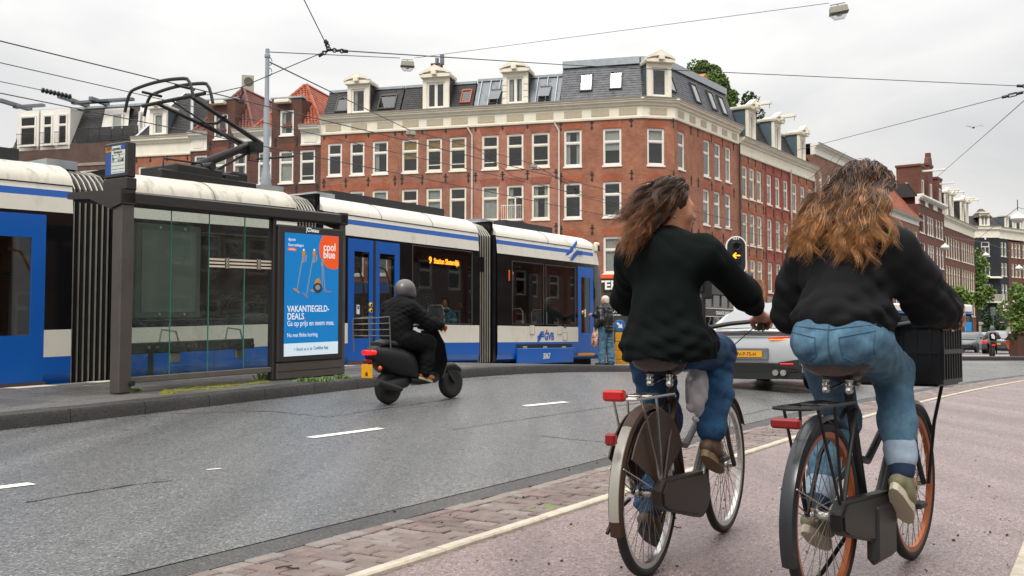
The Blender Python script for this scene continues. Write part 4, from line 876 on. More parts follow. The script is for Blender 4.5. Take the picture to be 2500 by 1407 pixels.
for i in range(3):
    a, b = gx[i]+(.01 if i else 0), gx[i+1]; H = street_house('gabled_house', ['narrow russet house with stepped brick gable, nearest of three beside the tan block', 'narrow russet house with round topped gable between two stepped ones', 'narrow russet house with brick gable and long hoist beam, last of the three gables'][i], a, b, 0, bmF, None, 3, ((13.0,15.2),(9.4,11.9),(5.6,8.2)), frames=mWhite, corn=(16.2,17.0), roof=18.6, ww=.95, anchors=False)
    m = (a+b)/2; loc = FS.o-H.location; gt = (20.6, 21.2, 20.2)[i]
    g = MB(); g.box((m-1.1,-.12,16.2),(m+1.1,2.5,gt)); g.box((m-1.25,-.2,gt+.003),(m+1.25,2.6,gt+.25)); 
    if i == 1: g.prism([(m-.9,gt+.25),(m+.9,gt+.25),(m+.55,gt+1.0),(m+.3,gt+1.15),(m+.3,gt+1.6),(m-.3,gt+1.6),(m-.3,gt+1.15),(m-.55,gt+1.0)], -.15, .4)
    g.build('gable', bmF, H, loc=loc, rotz=FS.r); window(H, FS, m-.4, 17.4, .8, 1.7, '1', mWhite, None, y=-.2)
    MB().bbox((m-.1,-1.8,gt-.6),(m+.1,0,gt-.4),.02).build('hoist_beam', mWhite, H, loc=loc, rotz=FS.r)
    MB().bbox((a,-.5,16.95),(b,.1,17.3),.05).build('eaves', mWhite, H, loc=loc, rotz=FS.r)
l0, l1, l2 = S(2306)+.02, S(2345), S(2379)
for a, b, lb in ((l0, l1, 'russet terraced house with two hoist beam dormers left of the narrow side street'), (l1+.01, l2, 'russet terraced house at the end of the row before the black corner house')):
    H = street_house('terraced_house', lb, a, b, 0, bmF, aD, 6, ((11.0,13.6),(7.3,10.0),(3.9,6.5)), corn=(14.7,16.1), roof=19.0, dorm=1.6, beam=True, ww=.95, anchors=False, shop=False)
    dormer(H, FS, a+.8, 16.12, 1.5, 2.9, '1', beam=True)
# black corner house across the side street: front faces us
KX = at(2372, 800, 168); FK = FR(KX.x, KX.y, R(2)); kw = 4.95
zk = lambda y: 1+(825-y)/14.88
Kb = thing('corner_house', 'black painted corner house with white windows, turret and balcony, far down the street', 'house', (KX.x, KX.y, 0)); loc = FK.o-Kb.location
rows = ((zk(625),zk(590)),(zk(674),zk(641)),(zk(736),zk(694)))
cw0, cw1 = 1.9, 3.3; holes = [(cw0, a, cw1, b) for a, b in rows]
wall(Kb, FK, 0, kw, 3.6, zk(580), holes, bmK, 9); 
for a, za, b, zb in holes: window(Kb, FK, a, za, b-a, zb-za, 'D', mWhite, None); MB().bbox(((a+b)/2-.15,-.1,zb+.35),((a+b)/2+.15,0,zb+.75),.03).build('keystone', mWhite, Kb, loc=loc, rotz=FK.r)
FKs = FR(FK.P(kw).x, FK.P(kw).y, R(38)); sw = 10.0
hs = [(u, a, u+.75, b) for u in (.5,1.6,4.0,5.2,6.4,7.9,9.0) for a, b in rows]
wall(Kb, FKs, .0, 3.0, 3.6, zk(580), [h for h in hs if h[2] < 3], bmK, 6, sides=False, name='side_wall'); wall(Kb, FKs, 3.003, sw, 3.6, zk(580)-.4, [h for h in hs if h[0] > 3], bmF, 6, sides=False, name='side_wall')
for a, za, b, zb in hs: window(Kb, FKs, a, za, b-a, zb-za, 'T', mCream, ('f',mCurt))
cornice(Kb, FK, 0, kw, zk(580), zk(552), mat=mCream, panels=False, e1=.3); cornice(Kb, FKs, 0, sw, zk(580)-.1, zk(552)-.1, mat=mCream, panels=False)
MB().prism([(p.x-KX.x, p.y-KX.y) for p in (FK.P(.1,.7), FK.P(kw-.2,.7), FKs.P(.3,.8), FKs.P(sw-.1,.8), FKs.P(sw-.1,5), FK.P(.1,9))], .0, zk(556), 'xy').build('core', mDark, Kb)
mb = MB(); mb.add([(0,.1,zk(552)),(kw,.1,zk(552)),(kw-.5,1.4,zk(524)),(.2,1.4,zk(524)),(kw-.5,8,zk(524)),(0.2,8,zk(524)),(0,8,zk(552))], [(0,1,2,3),(3,2,4,5),(0,3,5,6)]); mb.build('roof', mSlateD, Kb, loc=loc, rotz=FK.r)
mb = MB(); mb.add([(0,.1,zk(554)),(sw,.1,zk(554)),(sw,3,zk(530)),(0,2,zk(528))], [(0,1,2,3)]); mb.build('roof', mTileR, Kb, loc=loc, rotz=FKs.r) if 0 else mb.build('side_roof', mTileR, Kb, loc=FKs.o-Kb.location, rotz=FKs.r)
dormer(Kb, FK, 1.7, zk(552), 1.7, 2.2, 'V', mat=mCream, ped=False)
MB().add([(1.2,-.2,zk(530)),(3.9,-.2,zk(530)),(3.9,2.4,zk(530)),(1.2,2.4,zk(530)),(2.3,1.0,zk(507)),(2.8,1.0,zk(507)),(2.8,1.3,zk(507)),(2.3,1.3,zk(507))], [(0,1,5,4),(1,2,6,5),(2,3,7,6),(3,0,4,7),(4,5,6,7)]).build('turret_roof', M('mossy_slate', '#4a4436', .8, var=.3, vs=2, c2='#5f5a2e', c2s=1), Kb, loc=loc, rotz=FK.r)
for k in range(3): dormer(Kb, FKs, 2.2+k*2.6, zk(553), 1.1, 1.9, '1', mat=mCream, ped=False, cheek=M('blue_lead', '#51707c'))
# balcony, awning, ground floor pillars
mb = MB(); mb.box((1.2,-1.4,zk(740)),(kw,-.01,zk(737))); bal = mb.build('balcony', mCream, Kb, loc=loc, rotz=FK.r)
for k in range(20): MB().box((1.25+.19*k,-1.38,zk(737)),(1.31+.19*k,-1.34,zk(721))).build('baluster', mCream, bal)
MB().box((1.2,-1.4,zk(721)),(kw,-1.32,zk(720.2))).build('handrail', mCream, bal)
MB().add([(1.2,-.9,zk(678)),(kw,-.9,zk(678)),(kw,0,zk(675)),(1.2,0,zk(675)),(1.2,-.9,zk(680)),(kw,-.9,zk(680))], [(0,1,2,3),(4,5,1,0)]).build('awning', mCream, Kb, loc=loc, rotz=FK.r)
MB().bbox((-.3,-.35,3.1),(kw+.3,.3,3.6),.05).build('entablature', M('grey_stone', '#a59c8d', .8, var=.12, vs=1.5), Kb, loc=loc, rotz=FK.r)
for u in (.25, 1.3, kw-.3): MB().bbox((u-.25,-.2,0),(u+.25,.3,3.1),.04).build('pillar', M('grey_stone', '#a59c8d'), Kb, loc=loc, rotz=FK.r)
MB().box((1.6,.35,0),(kw-.5,.4,3.1)).build('shop_window', M('green_shop', '#1f4a36', .4, var=.15), Kb, loc=loc, rotz=FK.r)
MB().box((0,.2,0),(sw,.4,3.5)).build('side_shop', M('beige_plaster', '#b3a893', .8, var=.12, vs=1.5), Kb, loc=FKs.o-Kb.location, rotz=FKs.r)
sgn = MB(); sgn.bbox((-.45,-.06,0),(.45,.06,1.1),.04); sp = at(2456, 759, 160); so = tag(sgn.build('shop_sign', mWhite, None, loc=sp), 'white shop sign with red oval and dark hat standing out from the far black house', 'sign')
MB(Matrix.Translation((0,-.065,.45)) @ Matrix.Rotation(pi/2,4,'X') @ Matrix.Diagonal((1,.6,1,1))).lathe([(0,0),(.36,0),(.36,.02),(0,.02)], 16).build('oval', M('sign_red', '#a33a3a', .5, var=.05), so); MB().prism([(-.35,.72),(.35,.72),(.2,.9),(-.2,.9)], -.085, -.062).build('hat_mark', mIron, so); MB().bbox((.45,-.03,.3),(1.0,.03,.36),.01).build('bracket', mIron, so)
# scaffolded building at the right edge
sx = at(2475, 800, 175); FX = FR(sx.x, sx.y, R(12)); X = thing('scaffolded_building', 'building wrapped in beige scaffold netting at the right edge', 'building', (sx.x, sx.y, 0)); 
mb = MB(); n = 40; rings = []
for j in range(12): rings.append([(i*.4, .12*sin(i*1.7+j*.5)+.1*sin(j*2.1+i*.3), j*1.65) for i in range(n)])
mb.loft(rings, caps=False, closed=False); mb.build('netting', M('beige_netting', '#a59a92', .9, var=.12, vs=1, c2='#8a7f78', c2s=.6), X, smooth=60, rotz=FX.r)
MB().box((0,.5,0),(16,9,18.3)).build('wall', bmT, X, rotz=FX.r)
sc = MB()
for k in range(8): sc.tube([(k*2,-.25,0),(k*2,-.25,20.5)], .05, 5)
for z in (2,4,6,8,10,12,14,16,18,19,20): sc.tube([(0,-.25,z),(14,-.25,z)], .045, 5)
s_ = sc.build('scaffold_pole', M('galvanised', '#9a9d9f', .4, .6, var=.1), X, rotz=FX.r); s_['kind'] = 'stuff'
# pavement in front of the terrace
struct(MB().prism([(F0.x-70,F0.y+12.5),(F0.x-.3,F0.y-4.2),(F0.x+3.2,F0.y-3.6),(F0.x+100,F0.y+134),(F0.x+97,F0.y+136),(F0.x,F0.y+.5),(F0.x-70,F0.y+18.5)], -.05, .12, 'xy').build('far_pavement', mPlat))
# ================================================================ TRAM
FT = FR(TP.x, TP.y, atan2(TD.y, TD.x)); TW = 2.4
def FTv(v): p = FT.P(0, v); return FR(p.x, p.y, FT.r)
def zb(u): return .737+.0308*(u-.14) if u < 5.26 else .895
mTBlue = M('tram_blue', (.004,.10,.43), .3, var=.05, vs=2, coat=.15); mTWhite = M('tram_white', '#dcd7ca', .35, var=.06, vs=1.5, coat=.3, c2='#b3ac9d', c2s=3.5, c2lo=.55, c2hi=.85, stretch=(1,1,.4))
mTRoof = M('tram_roof_white', '#d4cfc2', .45, var=.08, vs=2, c2='#8f897c', c2s=3, c2lo=.58, c2hi=.85, stretch=(1,1,.35))
mTRoofD = M('dirty_tram_roof', '#c9c3b4', .5, var=.12, vs=2, c2='#5d5850', c2s=4, c2lo=.5, c2hi=.8, stretch=(1.5,1,.3))
mTBlack = M('tram_black_gloss', (.006,.006,.007), .08, var=.05, vs=2); mRubber = M('black_rubber', (.011,.011,.011), .55, var=.2)
mRib = M('aluminium_rib', '#b9b4a8', .35, .7, var=.15, vs=6); mUnder = M('underframe', (.02,.018,.016), .8, var=.3)
gTram = glass_mat('tram_glass', (.74,.76,.76), 1.35, .02); gTramD = glass_mat('tram_dark_glass', (.5,.52,.52), 1.2, .02)
mYel = M('yellow_plastic', '#e0b20a', .4, var=.05); mOrL = M('orange_lens', '#d9590f', .25, var=.05); mHandr = M('orange_handrail', '#b2660f', .35, var=.05)
mLed = M('amber_led', (1.0,.30,.02), .5, var=0, emit=4); mInt = M('tram_interior', '#3b3d3f', .8, var=.1); mFloorT = M('tram_floor', (.03,.03,.032), .7, var=.1)
mSeat = M('seat_grey', '#8d8f90', .5, var=.08); mSeatR = M('seat_red', '#7c1f24', .7, var=.15); mLine = M('grey_trim', '#3c3d3e', .4, var=.05)
tram = thing('tram', 'long blue and white articulated tram standing at the platform behind the shelter', 'tram', (TP.x, TP.y, 0)); tram.rotation_euler.z = FT.r
PROF = [(-.457,.10),(-.40,.03),(-.25,.0),(0.,0.),(.386,0.),(2.08,.012),(2.30,.03),(2.40,.04),(2.475,.055)]
def vof(w):
    for (a, va), (b, vb) in zip(PROF[:-1], PROF[1:]):
        if a <= w <= b: return va+(vb-va)*(w-a)/(b-a)
    return PROF[0][1] if w < PROF[0][0] else PROF[-1][1]
def matw(w): return 0 if w < 0 else 1 if w < .386 else 2 if w < 2.08 else 1 if w < 2.30 else 0 if w < 2.40 else 1
def TPt(u, v, w): return (u, v, zb(u)+w)
def car(u0, u1, holes0, roofmat, far=None):
    mb = MB()
    for side in (0, 1):
        holes = holes0 if side == 0 or far is None else far; us = sorted({u0, u1, *[x for h in holes for x in (h[0], h[2]) if u0 <= x <= u1]}); ws = sorted({*[p[0] for p in PROF], *[x for h in holes for x in (h[1], h[3])]})
        for i in range(len(us)-1):
            for j in range(len(ws)-1):
                cu, cw = (us[i]+us[i+1])/2, (ws[j]+ws[j+1])/2
                if any(h[0] < cu < h[2] and h[1] < cw < h[3] for h in holes): continue
                def p(u, w): v = vof(w); return TPt(u, v if side == 0 else TW-v, w)
                q = [p(us[i],ws[j]), p(us[i+1],ws[j]), p(us[i+1],ws[j+1]), p(us[i],ws[j+1])]
                mb.add(q, [(0,1,2,3) if side == 0 else (3,2,1,0)], matw(cw))
        for a, b, c, d in holes:                # rebates round doors and windows
            s = 1 if side == 0 else -1; y0 = 0 if side == 0 else TW; dp = .05*s
            def e(u, w, k): return TPt(u, y0+s*vof(w)+k, w)
            mb.add([e(a,b,0),e(a,d,0),e(a,d,dp),e(a,b,dp),e(c,b,0),e(c,d,0),e(c,d,dp),e(c,b,dp)], [(0,1,2,3),(5,4,7,6),(1,5,6,2),(4,0,3,7)], 2)
    gp = MB(); k = max(2, int((u1-u0)/1.25))
    for i in range(1, k): gu = u0+(u1-u0)*i/k; box_t(gp, gu-.004, gu+.004, -.003, .004, -.40, -.012) if not any(h[0]-.02 < gu < h[2]+.02 and h[1] < 0 for h in holes0) else None
    gp_ = gp.build('panel_gap', mLine, tram); gp_['kind'] = 'stuff'
    for u in (u0, u1):
        ring = [TPt(u, vof(w), w) for w in [p[0] for p in PROF]]+[TPt(u, TW-vof(w), w) for w in [p[0] for p in PROF][::-1]]; mb.add(ring, [tuple(range(len(ring)))], 2)
    mb.add([TPt(u0,.05,-.42),TPt(u1,.05,-.42),TPt(u1,TW-.05,-.42),TPt(u0,TW-.05,-.42)], [(3,2,1,0)], 2)
    b = mb.build('car_body', [mTBlue, mTWhite, mTBlack], tram)
    # roof shroud: curved shell with its gap line
    arc = [(2.49,.035),(2.56,.05),(2.65,.11),(2.74,.22),(2.81,.38),(2.855,.6),(2.87,.9)]; arc = arc+[(w, TW-v) for w, v in arc[::-1]]; n = max(2, int((u1-u0)/1.2)); rings = []
    mb = MB()
    for i in range(n+1): u = u0+(u1-u0)*i/n; rings.append([TPt(u, v, w) for w, v in arc])
    mb.loft(rings, caps=True, closed=False); r = mb.build('roof_shroud', roofmat, tram, smooth=40)
    mb = MB()                                   # seams across the shroud
    for k in range(1, max(2, int((u1-u0)/1.6))):
        u = u0+k*(u1-u0)/max(2, int((u1-u0)/1.6)); mb.tube([TPt(u, v-.004 if v < 1.2 else v+.004, w+.004) for w, v in arc], .005, 4)
    s = mb.build('seam', mLine, r); s['kind'] = 'stuff'
    MB().add([TPt(u0,.06,2.12),TPt(u1,.06,2.12),TPt(u1,TW-.06,2.12),TPt(u0,TW-.06,2.12)], [(0,1,2,3)]).build('ceiling', mInt, tram)
    MB().add([TPt(u0,.06,-.12),TPt(u1,.06,-.12),TPt(u1,TW-.06,-.12),TPt(u0,TW-.06,-.12)], [(0,1,2,3)]).build('floor', mFloorT, tram)
    MB().add([TPt(u0+.1,.3,-.75),TPt(u1-.1,.3,-.75),TPt(u1-.1,TW-.3,-.75),TPt(u0+.1,TW-.3,-.75),TPt(u0+.1,.3,-.43),TPt(u1-.1,.3,-.43),TPt(u1-.1,TW-.3,-.43),TPt(u0+.1,TW-.3,-.43)], [(0,1,5,4),(1,2,6,5),(2,3,7,6),(3,0,4,7)]).build('underframe', mUnder, tram)
    return b, r
U = lambda px: FT.u(px)[0]
def wz(px, py): u, z = FT.u(px, py); return z-zb(u)
def box_t(mb, u0, u1, v0, v1, w0, w1, m=None):
    return mb.add([TPt(u0,v0,w0),TPt(u1,v0,w0),TPt(u1,v1,w0),TPt(u0,v1,w0),TPt(u0,v0,w1),TPt(u1,v0,w1),TPt(u1,v1,w1),TPt(u0,v1,w1)], [(0,3,2,1),(4,5,6,7),(0,1,5,4),(1,2,6,5),(2,3,7,6),(3,0,4,7)], m)
def tram_window(u0, u1, w0, w1, gm=None, both=True, frame=True):
    mb = MB(); t = .03
    if frame:
        for a, b, c, d in ((u0-.012,u0+.004,w0,w1),(u1-.004,u1+.012,w0,w1),(u0-.012,u1+.012,w1-.004,w1+.012),(u0-.012,u1+.012,w0-.012,w0+.004)): box_t(mb, a, b, -.004, .02, c, d)
    f = mb.build('window', mLine, tram); g = MB(); box_t(g, u0+.002, u1-.002, .02, .028, w0+.002, w1-.002); g.build('pane', gm or gTram, f)
    if both: g = MB(); box_t(g, u0+.002, u1-.002, TW-.028, TW-.02, w0+.002, w1-.002); g.build('far_pane', gm or gTram, f)
    return f
def far_window(a, b): g = MB(); box_t(g, a+.002, b-.002, TW-.03, TW-.022, .452, 1.948); g.build('window', gTram, tram)
def tram_door(u0, u1, w0, w1, gl=(.15,.85,.17,.86), rail=True, btn=None):
    """one blue leaf with a tall dark glass"""
    W, H = u1-u0, w1-w0; a, b, c, d = u0+W*gl[0], u0+W*gl[1], w0+H*gl[2], w0+H*gl[3]; mb = MB(); y0, y1 = .0, .045
    box_t(mb,u0,a,y0,y1,w0,w1); box_t(mb,b,u1,y0,y1,w0,w1); box_t(mb,a,b,y0,y1,w0,c); box_t(mb,a,b,y0,y1,d,w1)
    o = mb.build('door', mTBlue, tram); g = MB(); box_t(g,a,b,.012,.02,c,d); g.build('pane', gTram, o)
    if rail: MB().tube([TPt(u1-.1*W,.16,.15),TPt(u1-.12*W,.18,1.2),TPt(u1-.3*W,.2,1.5),TPt(u1-.45*W,.3,1.55)], .02, 6).build('grab_rail', mHandr, o)
    return o
DT, DB = 2.03, -.345
# rear-left car with a door at the picture's edge
uA = U(112); da = uA-.86
car(-7, .137, [(da, DB, uA, DT), (da-.9, DB, da-.04, DT), (-5.8,.5,-3.4,1.9)], mTRoofD)
for a, b in ((da, uA), (da-.9, da-.04)): tram_door(a, b, DB, DT, (.16,.76,.28,.86))
tram_window(-5.8,-3.4,.5,1.9)
mb = MB(); box_t(mb, da-.9, uA+.02, -.03, .1, DB-.09, DB-.005); mb.build('door_sill', M('sill_brown', '#5d4a38', .6, var=.15), tram)
# second car, behind the shelter; pantograph on top
s0, s1 = .88, 4.59; car(s0, s1, [(1.25,.5,4.2,1.92)], mTRoofD); tram_window(1.25,4.2,.5,1.92,gTramD)
mb = MB(); box_t(mb, U(372)-.05, U(372)+.05, -.003, .02, -.44, -.02); mb.build('skirt_gap', mRubber, tram)
# third car: double door and long window with destination display
s2, s3 = 5.26, 10.2; d0_, d1_, d2_, d3_ = U(850.5), U(912), U(918), U(976); w0_, w1_ = U(1008), U(1153)
car(s2, s3, [(d0_,DB,d3_,DT),(w0_,.42,w1_,2.03)], mTRoof, [(5.6,.45,7.5,1.95),(7.65,.45,9.9,1.95)]); far_window(5.6,7.5); far_window(7.65,9.9)
dl = tram_door(d0_, d1_-.005, DB, DT, (.24,.84,.185,.90)); dr = tram_door(d2_, d3_, DB, DT, (.16,.8,.185,.90)); tram_window(w0_, w1_, .42, 2.03, both=False)
mb = MB(); box_t(mb, d1_, d2_-.005, -.004, .05, DB, DT); mb.build('door_seal', mRubber, tram)
mb = MB(); box_t(mb, d0_, d3_, -.02, .1, DB-.07, DB-.005); mb.build('door_sill', M('sill_brown', '#5d4a38'), tram)
def disc(name, px, py, r, mat, parent, fr=FT, v=-.01, th=.015, ring=None):
    u, z = fr.u(px, py); o = MB(Matrix.Translation((u, v, z)) @ Matrix.Rotation(pi/2, 4, 'X')).lathe([(0,th),(r*.75,th),(r,0),(r,-th)], 14).build(name, mat, parent, smooth=40)
    if ring: MB(Matrix.Translation((u, v-th-.001, z)) @ Matrix.Rotation(pi/2, 4, 'X')).lathe([(r*.35,.001),(r*.5,.001)], 12).build('symbol', ring, o)
    return o
for py in (745, 759): disc('door_button', 905, py, .05, mYel, dl, ring=mIron)
u, z = FT.u(874, 756); MB().box((u-.04,-.006,z-.09),(u+.04,0,z+.09)).build('sticker', mWhite, dl); MB().box((u-.025,-.008,z+.01),(u+.025,-.0065,z+.07)).build('sticker_mark', mTBlue, dl); disc('door_lock', 867, 817, .025, mRubber, dl)
disc('side_lamp', 1086, 805, .045, mOrL, tram); disc('side_marker', 1077, 805, .04, mTBlack, tram)
# destination display
um, zm = FT.u(1052, 636); dp = MB(); dp.box((um-.25,.06,zm-.14),(um+2.0,.09,zm+.2)); disp = dp.build('display_box', mTBlack, tram)
text('lettering', '9', .2, mLed, disp, (um, .055, zm-.055), bold=.02); text('lettering', 'Station Sloterdijk', .165, mLed, disp, (um+.17,.055,zm-.05), xs=.78, bold=.015)
# front car
s4, s5 = 10.92, 15.45; q = [U(x) for x in (1251,1327,1333,1404)]; f0, f1 = U(1411), U(1449)
car(s4, s5, [(q[0],.44,q[1],1.93),(q[2],.44,q[3],1.93),(f0,-.29,f1-.02,1.98)], mTRoof, [(11.15,.45,13.0,1.95),(13.15,.45,15.1,1.95)]); far_window(11.15,13.0); far_window(13.15,15.1)
tram_window(q[0],q[1],.44,1.93,both=False); tram_window(q[2],q[3],.44,1.93,both=False); fd = tram_door(f0, f1-.02, -.29, 1.98, (.2,.78,.23,.88))
disc('door_button', 1423, 763, .05, mYel, fd, ring=mIron); u, z = FT.u(1427, 765); MB().box((u,-.008,z-.1),(u+.06,0,z+.1)).build('sticker', mWhite, fd)
mb = MB(); box_t(mb, f0, f1-.02, -.03, .06, -.36, -.295); mb.build('door_step', M('yellow_step', '#c98a17', .5, var=.1), tram)
u, z = FT.u(1243, 673); MB().bbox((u-.025,-.015,z-.13),(u+.025,.01,z+.13),.012).build('indicator', mOrL, tram)
def panel(px0, px1, py0, py1, mat=None, name='hatch', v=-.008, rim=True):
    (a, z1), (b, _), (_, z0) = FT.u(px0, py0), FT.u(px1, py0), FT.u(px0, py1); o = MB().bbox((a,v-.004,z0),(b,.004,z1),.01).build(name, mat or mTWhite, tram)
    if rim: 
        r = MB(); t = .006
        for q_ in ((a,b,z1-t,z1),(a,b,z0,z0+t),(a,a+t,z0,z1),(b-t,b,z0,z1)): r.box((q_[0],v-.006,q_[2]),(q_[1],v-.0035,q_[3]))
        r.build('rim', mLine, o)
    return o
panel(1293,1304,794,817); panel(1361,1371,796,817); panel(1374,1384,812,831); p_ = panel(1377,1381,792,801, mLine); disc('side_lamp', 1334, 807, .035, mOrL, tram)
panel(1260,1396,851,890, mTBlue, 'bogie_cover', v=-.05, rim=False); (a, z1), (b, _), (_, z0) = FT.u(1260,841), FT.u(1396,841), FT.u(1260,851); MB().box((a,-.004,z0),(b,.06,z1)).build('bogie_gap', mRubber, tram)
for px in (1281,1330,1376): u, z = FT.u(px, 848); MB().bbox((u-.09,-.02,z-.03),(u+.09,0,z+.02),.01).build('cover_clip', mRib, tram)
u, z = FT.u(1330, 876); text('lettering', '3067', .2, mTWhite, tram, (u,-.058,z+.0), align='CENTER', xs=.85, bold=.015)
u, z = FT.u(1329, 828); text('lettering', 'GVB', .26, mTBlue, tram, (u,-.004,z-.02), bold=.035, xs=.9)
for k in range(3):                                            # wave mark beside the letters
    u0, zz = FT.u(1312, 828-k*5.2); w = FT.u(1328, 800)[0]-u0; MB().prism([(u0,zz-.06),(u0+w*.3,zz-.06),(u0+w*.62,zz+.045),(u0+w,zz+.045),(u0+w*.98,zz+.085),(u0+w*.5,zz+.085),(u0+w*.22,zz-.02),(u0,zz-.02)], -.006, .001).build('wave_mark', mTBlue, tram)
# lightning shaped break in the blue stripe
u0, za = FT.u(1390, 612); mk = MB(); w_ = zb(u0)
mk.prism([(u0-.16,w_+2.25),(u0+.0,w_+2.25),(u0+.42,w_+2.56),(u0+.42,w_+2.44),(u0+.30,w_+2.44)][:3]+[(u0+.42,w_+2.66),(u0+.1,w_+2.42)], .015, .05); mk.build('stripe_mark', mTBlue, tram)
mk = MB(); mk.prism([(u0-.02,w_+2.2),(u0+.07,w_+2.2),(u0+.5,w_+2.47),(u0+.41,w_+2.47)], .005, .04); mk.build('stripe_gap', mTWhite, tram)
mk = MB(); mk.prism([(u0+.05,w_+2.12),(u0+.17,w_+2.12),(u0+.45,w_+2.3),(u0+.7,w_+2.3),(u0+.7,w_+2.4),(u0+.38,w_+2.4)], .002, .035); mk.build('stripe_mark', mTBlue, tram)
# cab nose: rounded in plan, raked screen
def nose(w): 
    T = [(-.457,16.55),(-.35,16.75),(0,16.95),(.386,16.97),(.6,16.9),(2.08,16.2),(2.3,16.12),(2.475,16.0),(2.6,15.92),(2.7,15.83),(2.78,15.74),(2.84,15.6),(2.87,15.46)]
    for (a, x), (b, y) in zip(T[:-1], T[1:]):
        if a <= w <= b: return x+(y-x)*(w-a)/(b-a)
    return T[0][1]
lv = [-.457,-.35,0,.386,.6,1.1,1.6,2.08,2.3,2.4,2.475,2.6,2.7,2.78,2.84,2.87]; rings = []
for w in lv:
    ring = []; ins = vof(w) if w <= 2.475 else {2.6:.08,2.7:.17,2.78:.32,2.84:.52,2.87:.9}[w]
    for k in range(19):
        th = pi*k/18; cx = cos(th); sx_ = sin(th); e = .55
        v = TW/2-(TW/2-ins)*math.copysign(abs(cx)**e, cx); u = s5+(nose(w)-s5)*abs(sx_)**.75; ring.append(TPt(u, v, w))
    rings.append(ring)
mb = MB()
for i in range(len(lv)-1): mb.loft([rings[i], rings[i+1]], caps=False, closed=False, m=0 if lv[i] < 0 else 1 if lv[i] < .386 else 2 if lv[i] < 2.08 else 1)
mb.build('cab', [mTBlue, mTWhite, mTBlack], tram, smooth=40)
ns = MB(); ns.tube([rings[i][6] for i in range(4,8)], .035, 5).tube([rings[i][12] for i in range(4,8)], .035, 5); ns.build('screen_pillar', M('grey_green_pillar', '#8e9a92', .4, var=.1), tram)
u, z = FT.u(1460, 605); MB().bbox((u-.1,-.02,z-.12),(u+.08,.1,z+.14),.03).build('side_camera', mTWhite, tram); MB().box((u-.05,-.03,z-.1),(u+.04,-.021,z+.06)).build('camera_lens', mTBlack, tram)
MB(Matrix.Translation((15.9,.6,.28)) @ Matrix.Rotation(pi/2,4,'X')).lathe([(0,-.06),(.3,-.06),(.3,.06),(0,.06)], 20).build('wheel', mUnder, tram)
# bellows
def bellows(u0, u1, n):
    ws = [-.457,-.25,0,.4,.9,1.4,1.9,2.2,2.45]; arc = [(2.6,.12),(2.72,.26),(2.8,.5),(2.83,.9),(2.83,TW/2)]
    def ring(u, off):
        r = [TPt(u, off+.05, w) for w in ws]+[TPt(u, off+.02+v, w-off*.6) for w, v in arc]; return r+[(p[0], TW-p[1], p[2]) for p in r[::-1][1:]]
    mb = MB(); rs = []
    for i in range(2*n+1): rs.append(ring(u0+(u1-u0)*i/(2*n), .10 if i % 2 == 0 else .035))
    mb.loft(rs, caps=False, closed=False); b = mb.build('bellows', mRubber, tram, smooth=25)
    for i in range(n): 
        u = u0+(u1-u0)*(2*i+1)/(2*n); MB().tube([(p[0], p[1]-.006 if p[1] < TW/2 else p[1]+.006, p[2]) for p in ring(u, .03)], .013, 5).build('bellows_rib', mRib, b)
    return b
bellows(.137, .80, 7); bellows(4.59, 5.14, 7); bellows(10.2, 10.75, 6)
for u in (.84, 5.2, 10.83): mb = MB(); box_t(mb, u-.06, u+.06, .03, TW-.03, -.45, 2.5); box_t(mb, u-.06, u+.06, .12, TW-.12, 2.5, 2.82); mb.build('end_frame', mTBlack, tram)
# roof gear
for a, b, h in ((6.0,9.6,.13),(12.0,14.2,.12),(-4,-.4,.14)):
    mb = MB(); box_t(mb, a, b, .55, TW-.55, 2.8, 2.88+h); mb.build('roof_box', M('dark_roof_gear', '#26272b', .5, var=.15), tram)
for u in (4.2, 5.55, 10.95, .0): mb = MB(); box_t(mb, u, u+.5, .5, TW-.5, 2.8, 2.93); mb.build('roof_hatch', mZincL, tram)
# interior: seats, rails
for px, m_ in ((1265,mSeatR),(1357,mSeat),(1300,mSeatR),(450,mSeat),(630,mSeat),(1048,mSeatR),(1110,mSeat)):
    u = U(px); mb = MB(); z0 = zb(u); mb.bbox((u-.06,.25,z0+.2),(u+.04,.7,z0+.78),.05); s_ = mb.build('seat', m_, tram); MB().tube([(u-.05,.25,z0+.3),(u-.06,.25,z0+.74),(u-.06,.32,z0+.82),(u-.06,.63,z0+.82),(u-.06,.7,z0+.74),(u-.05,.7,z0+.3)], .018, 6).build('grab_rail', mTWhite, s_)
for u in (7.4,8.9,12.2,13.9,2.6): MB().tube([TPt(u,.7,-.1),TPt(u,.7,2.1)], .018, 6).build('grab_pole', mHandr if u > 12 else mLine, tram)
# pantograph
mPan = M('pantograph_black', (.014,.014,.014), .5, .3, var=.2)
pg = bpy.data.objects.new('pantograph', None); COL.objects.link(pg); pg.parent = tram
Fm = FTv(1.2)
def pm_(px, py, v=1.2): u, z = FTv(v).u(px, py); return Vector((u, v, z))
ra, rb_ = Fm.u(345)[0], Fm.u(580)[0]; mb = MB(); zr = zb(2.5)+2.86
for v in (.75, 1.65): mb.bbox((ra,v-.06,zr),(rb_,v+.06,zr+.16),.02)
mb.bbox((ra+.3,.7,zr+.05),(ra+1.3,1.7,zr+.3),.03); mb.bbox((rb_-.7,.7,zr),(rb_-.4,1.7,zr+.25),.02); mb.build('base_frame', mPan, pg)
MB().tube([(ra+.1,.8,zr+.1),(ra+.12,.8,zr+.35),(ra+.9,.8,zr+.37),(ra+.95,.8,zr+.2)], .018, 6).build('conduit', mPan, pg)
pv, kn_ = pm_(475, 408), pm_(612, 354); MB().tube([pv, pv.lerp(kn_,.5), kn_], [.085,.08,.07], 10).tube([pv+Vector((0,-.5,-.03)), pv+Vector((0,.5,-.03))], .07, 10).build('lower_arm', mPan, pg, smooth=40)
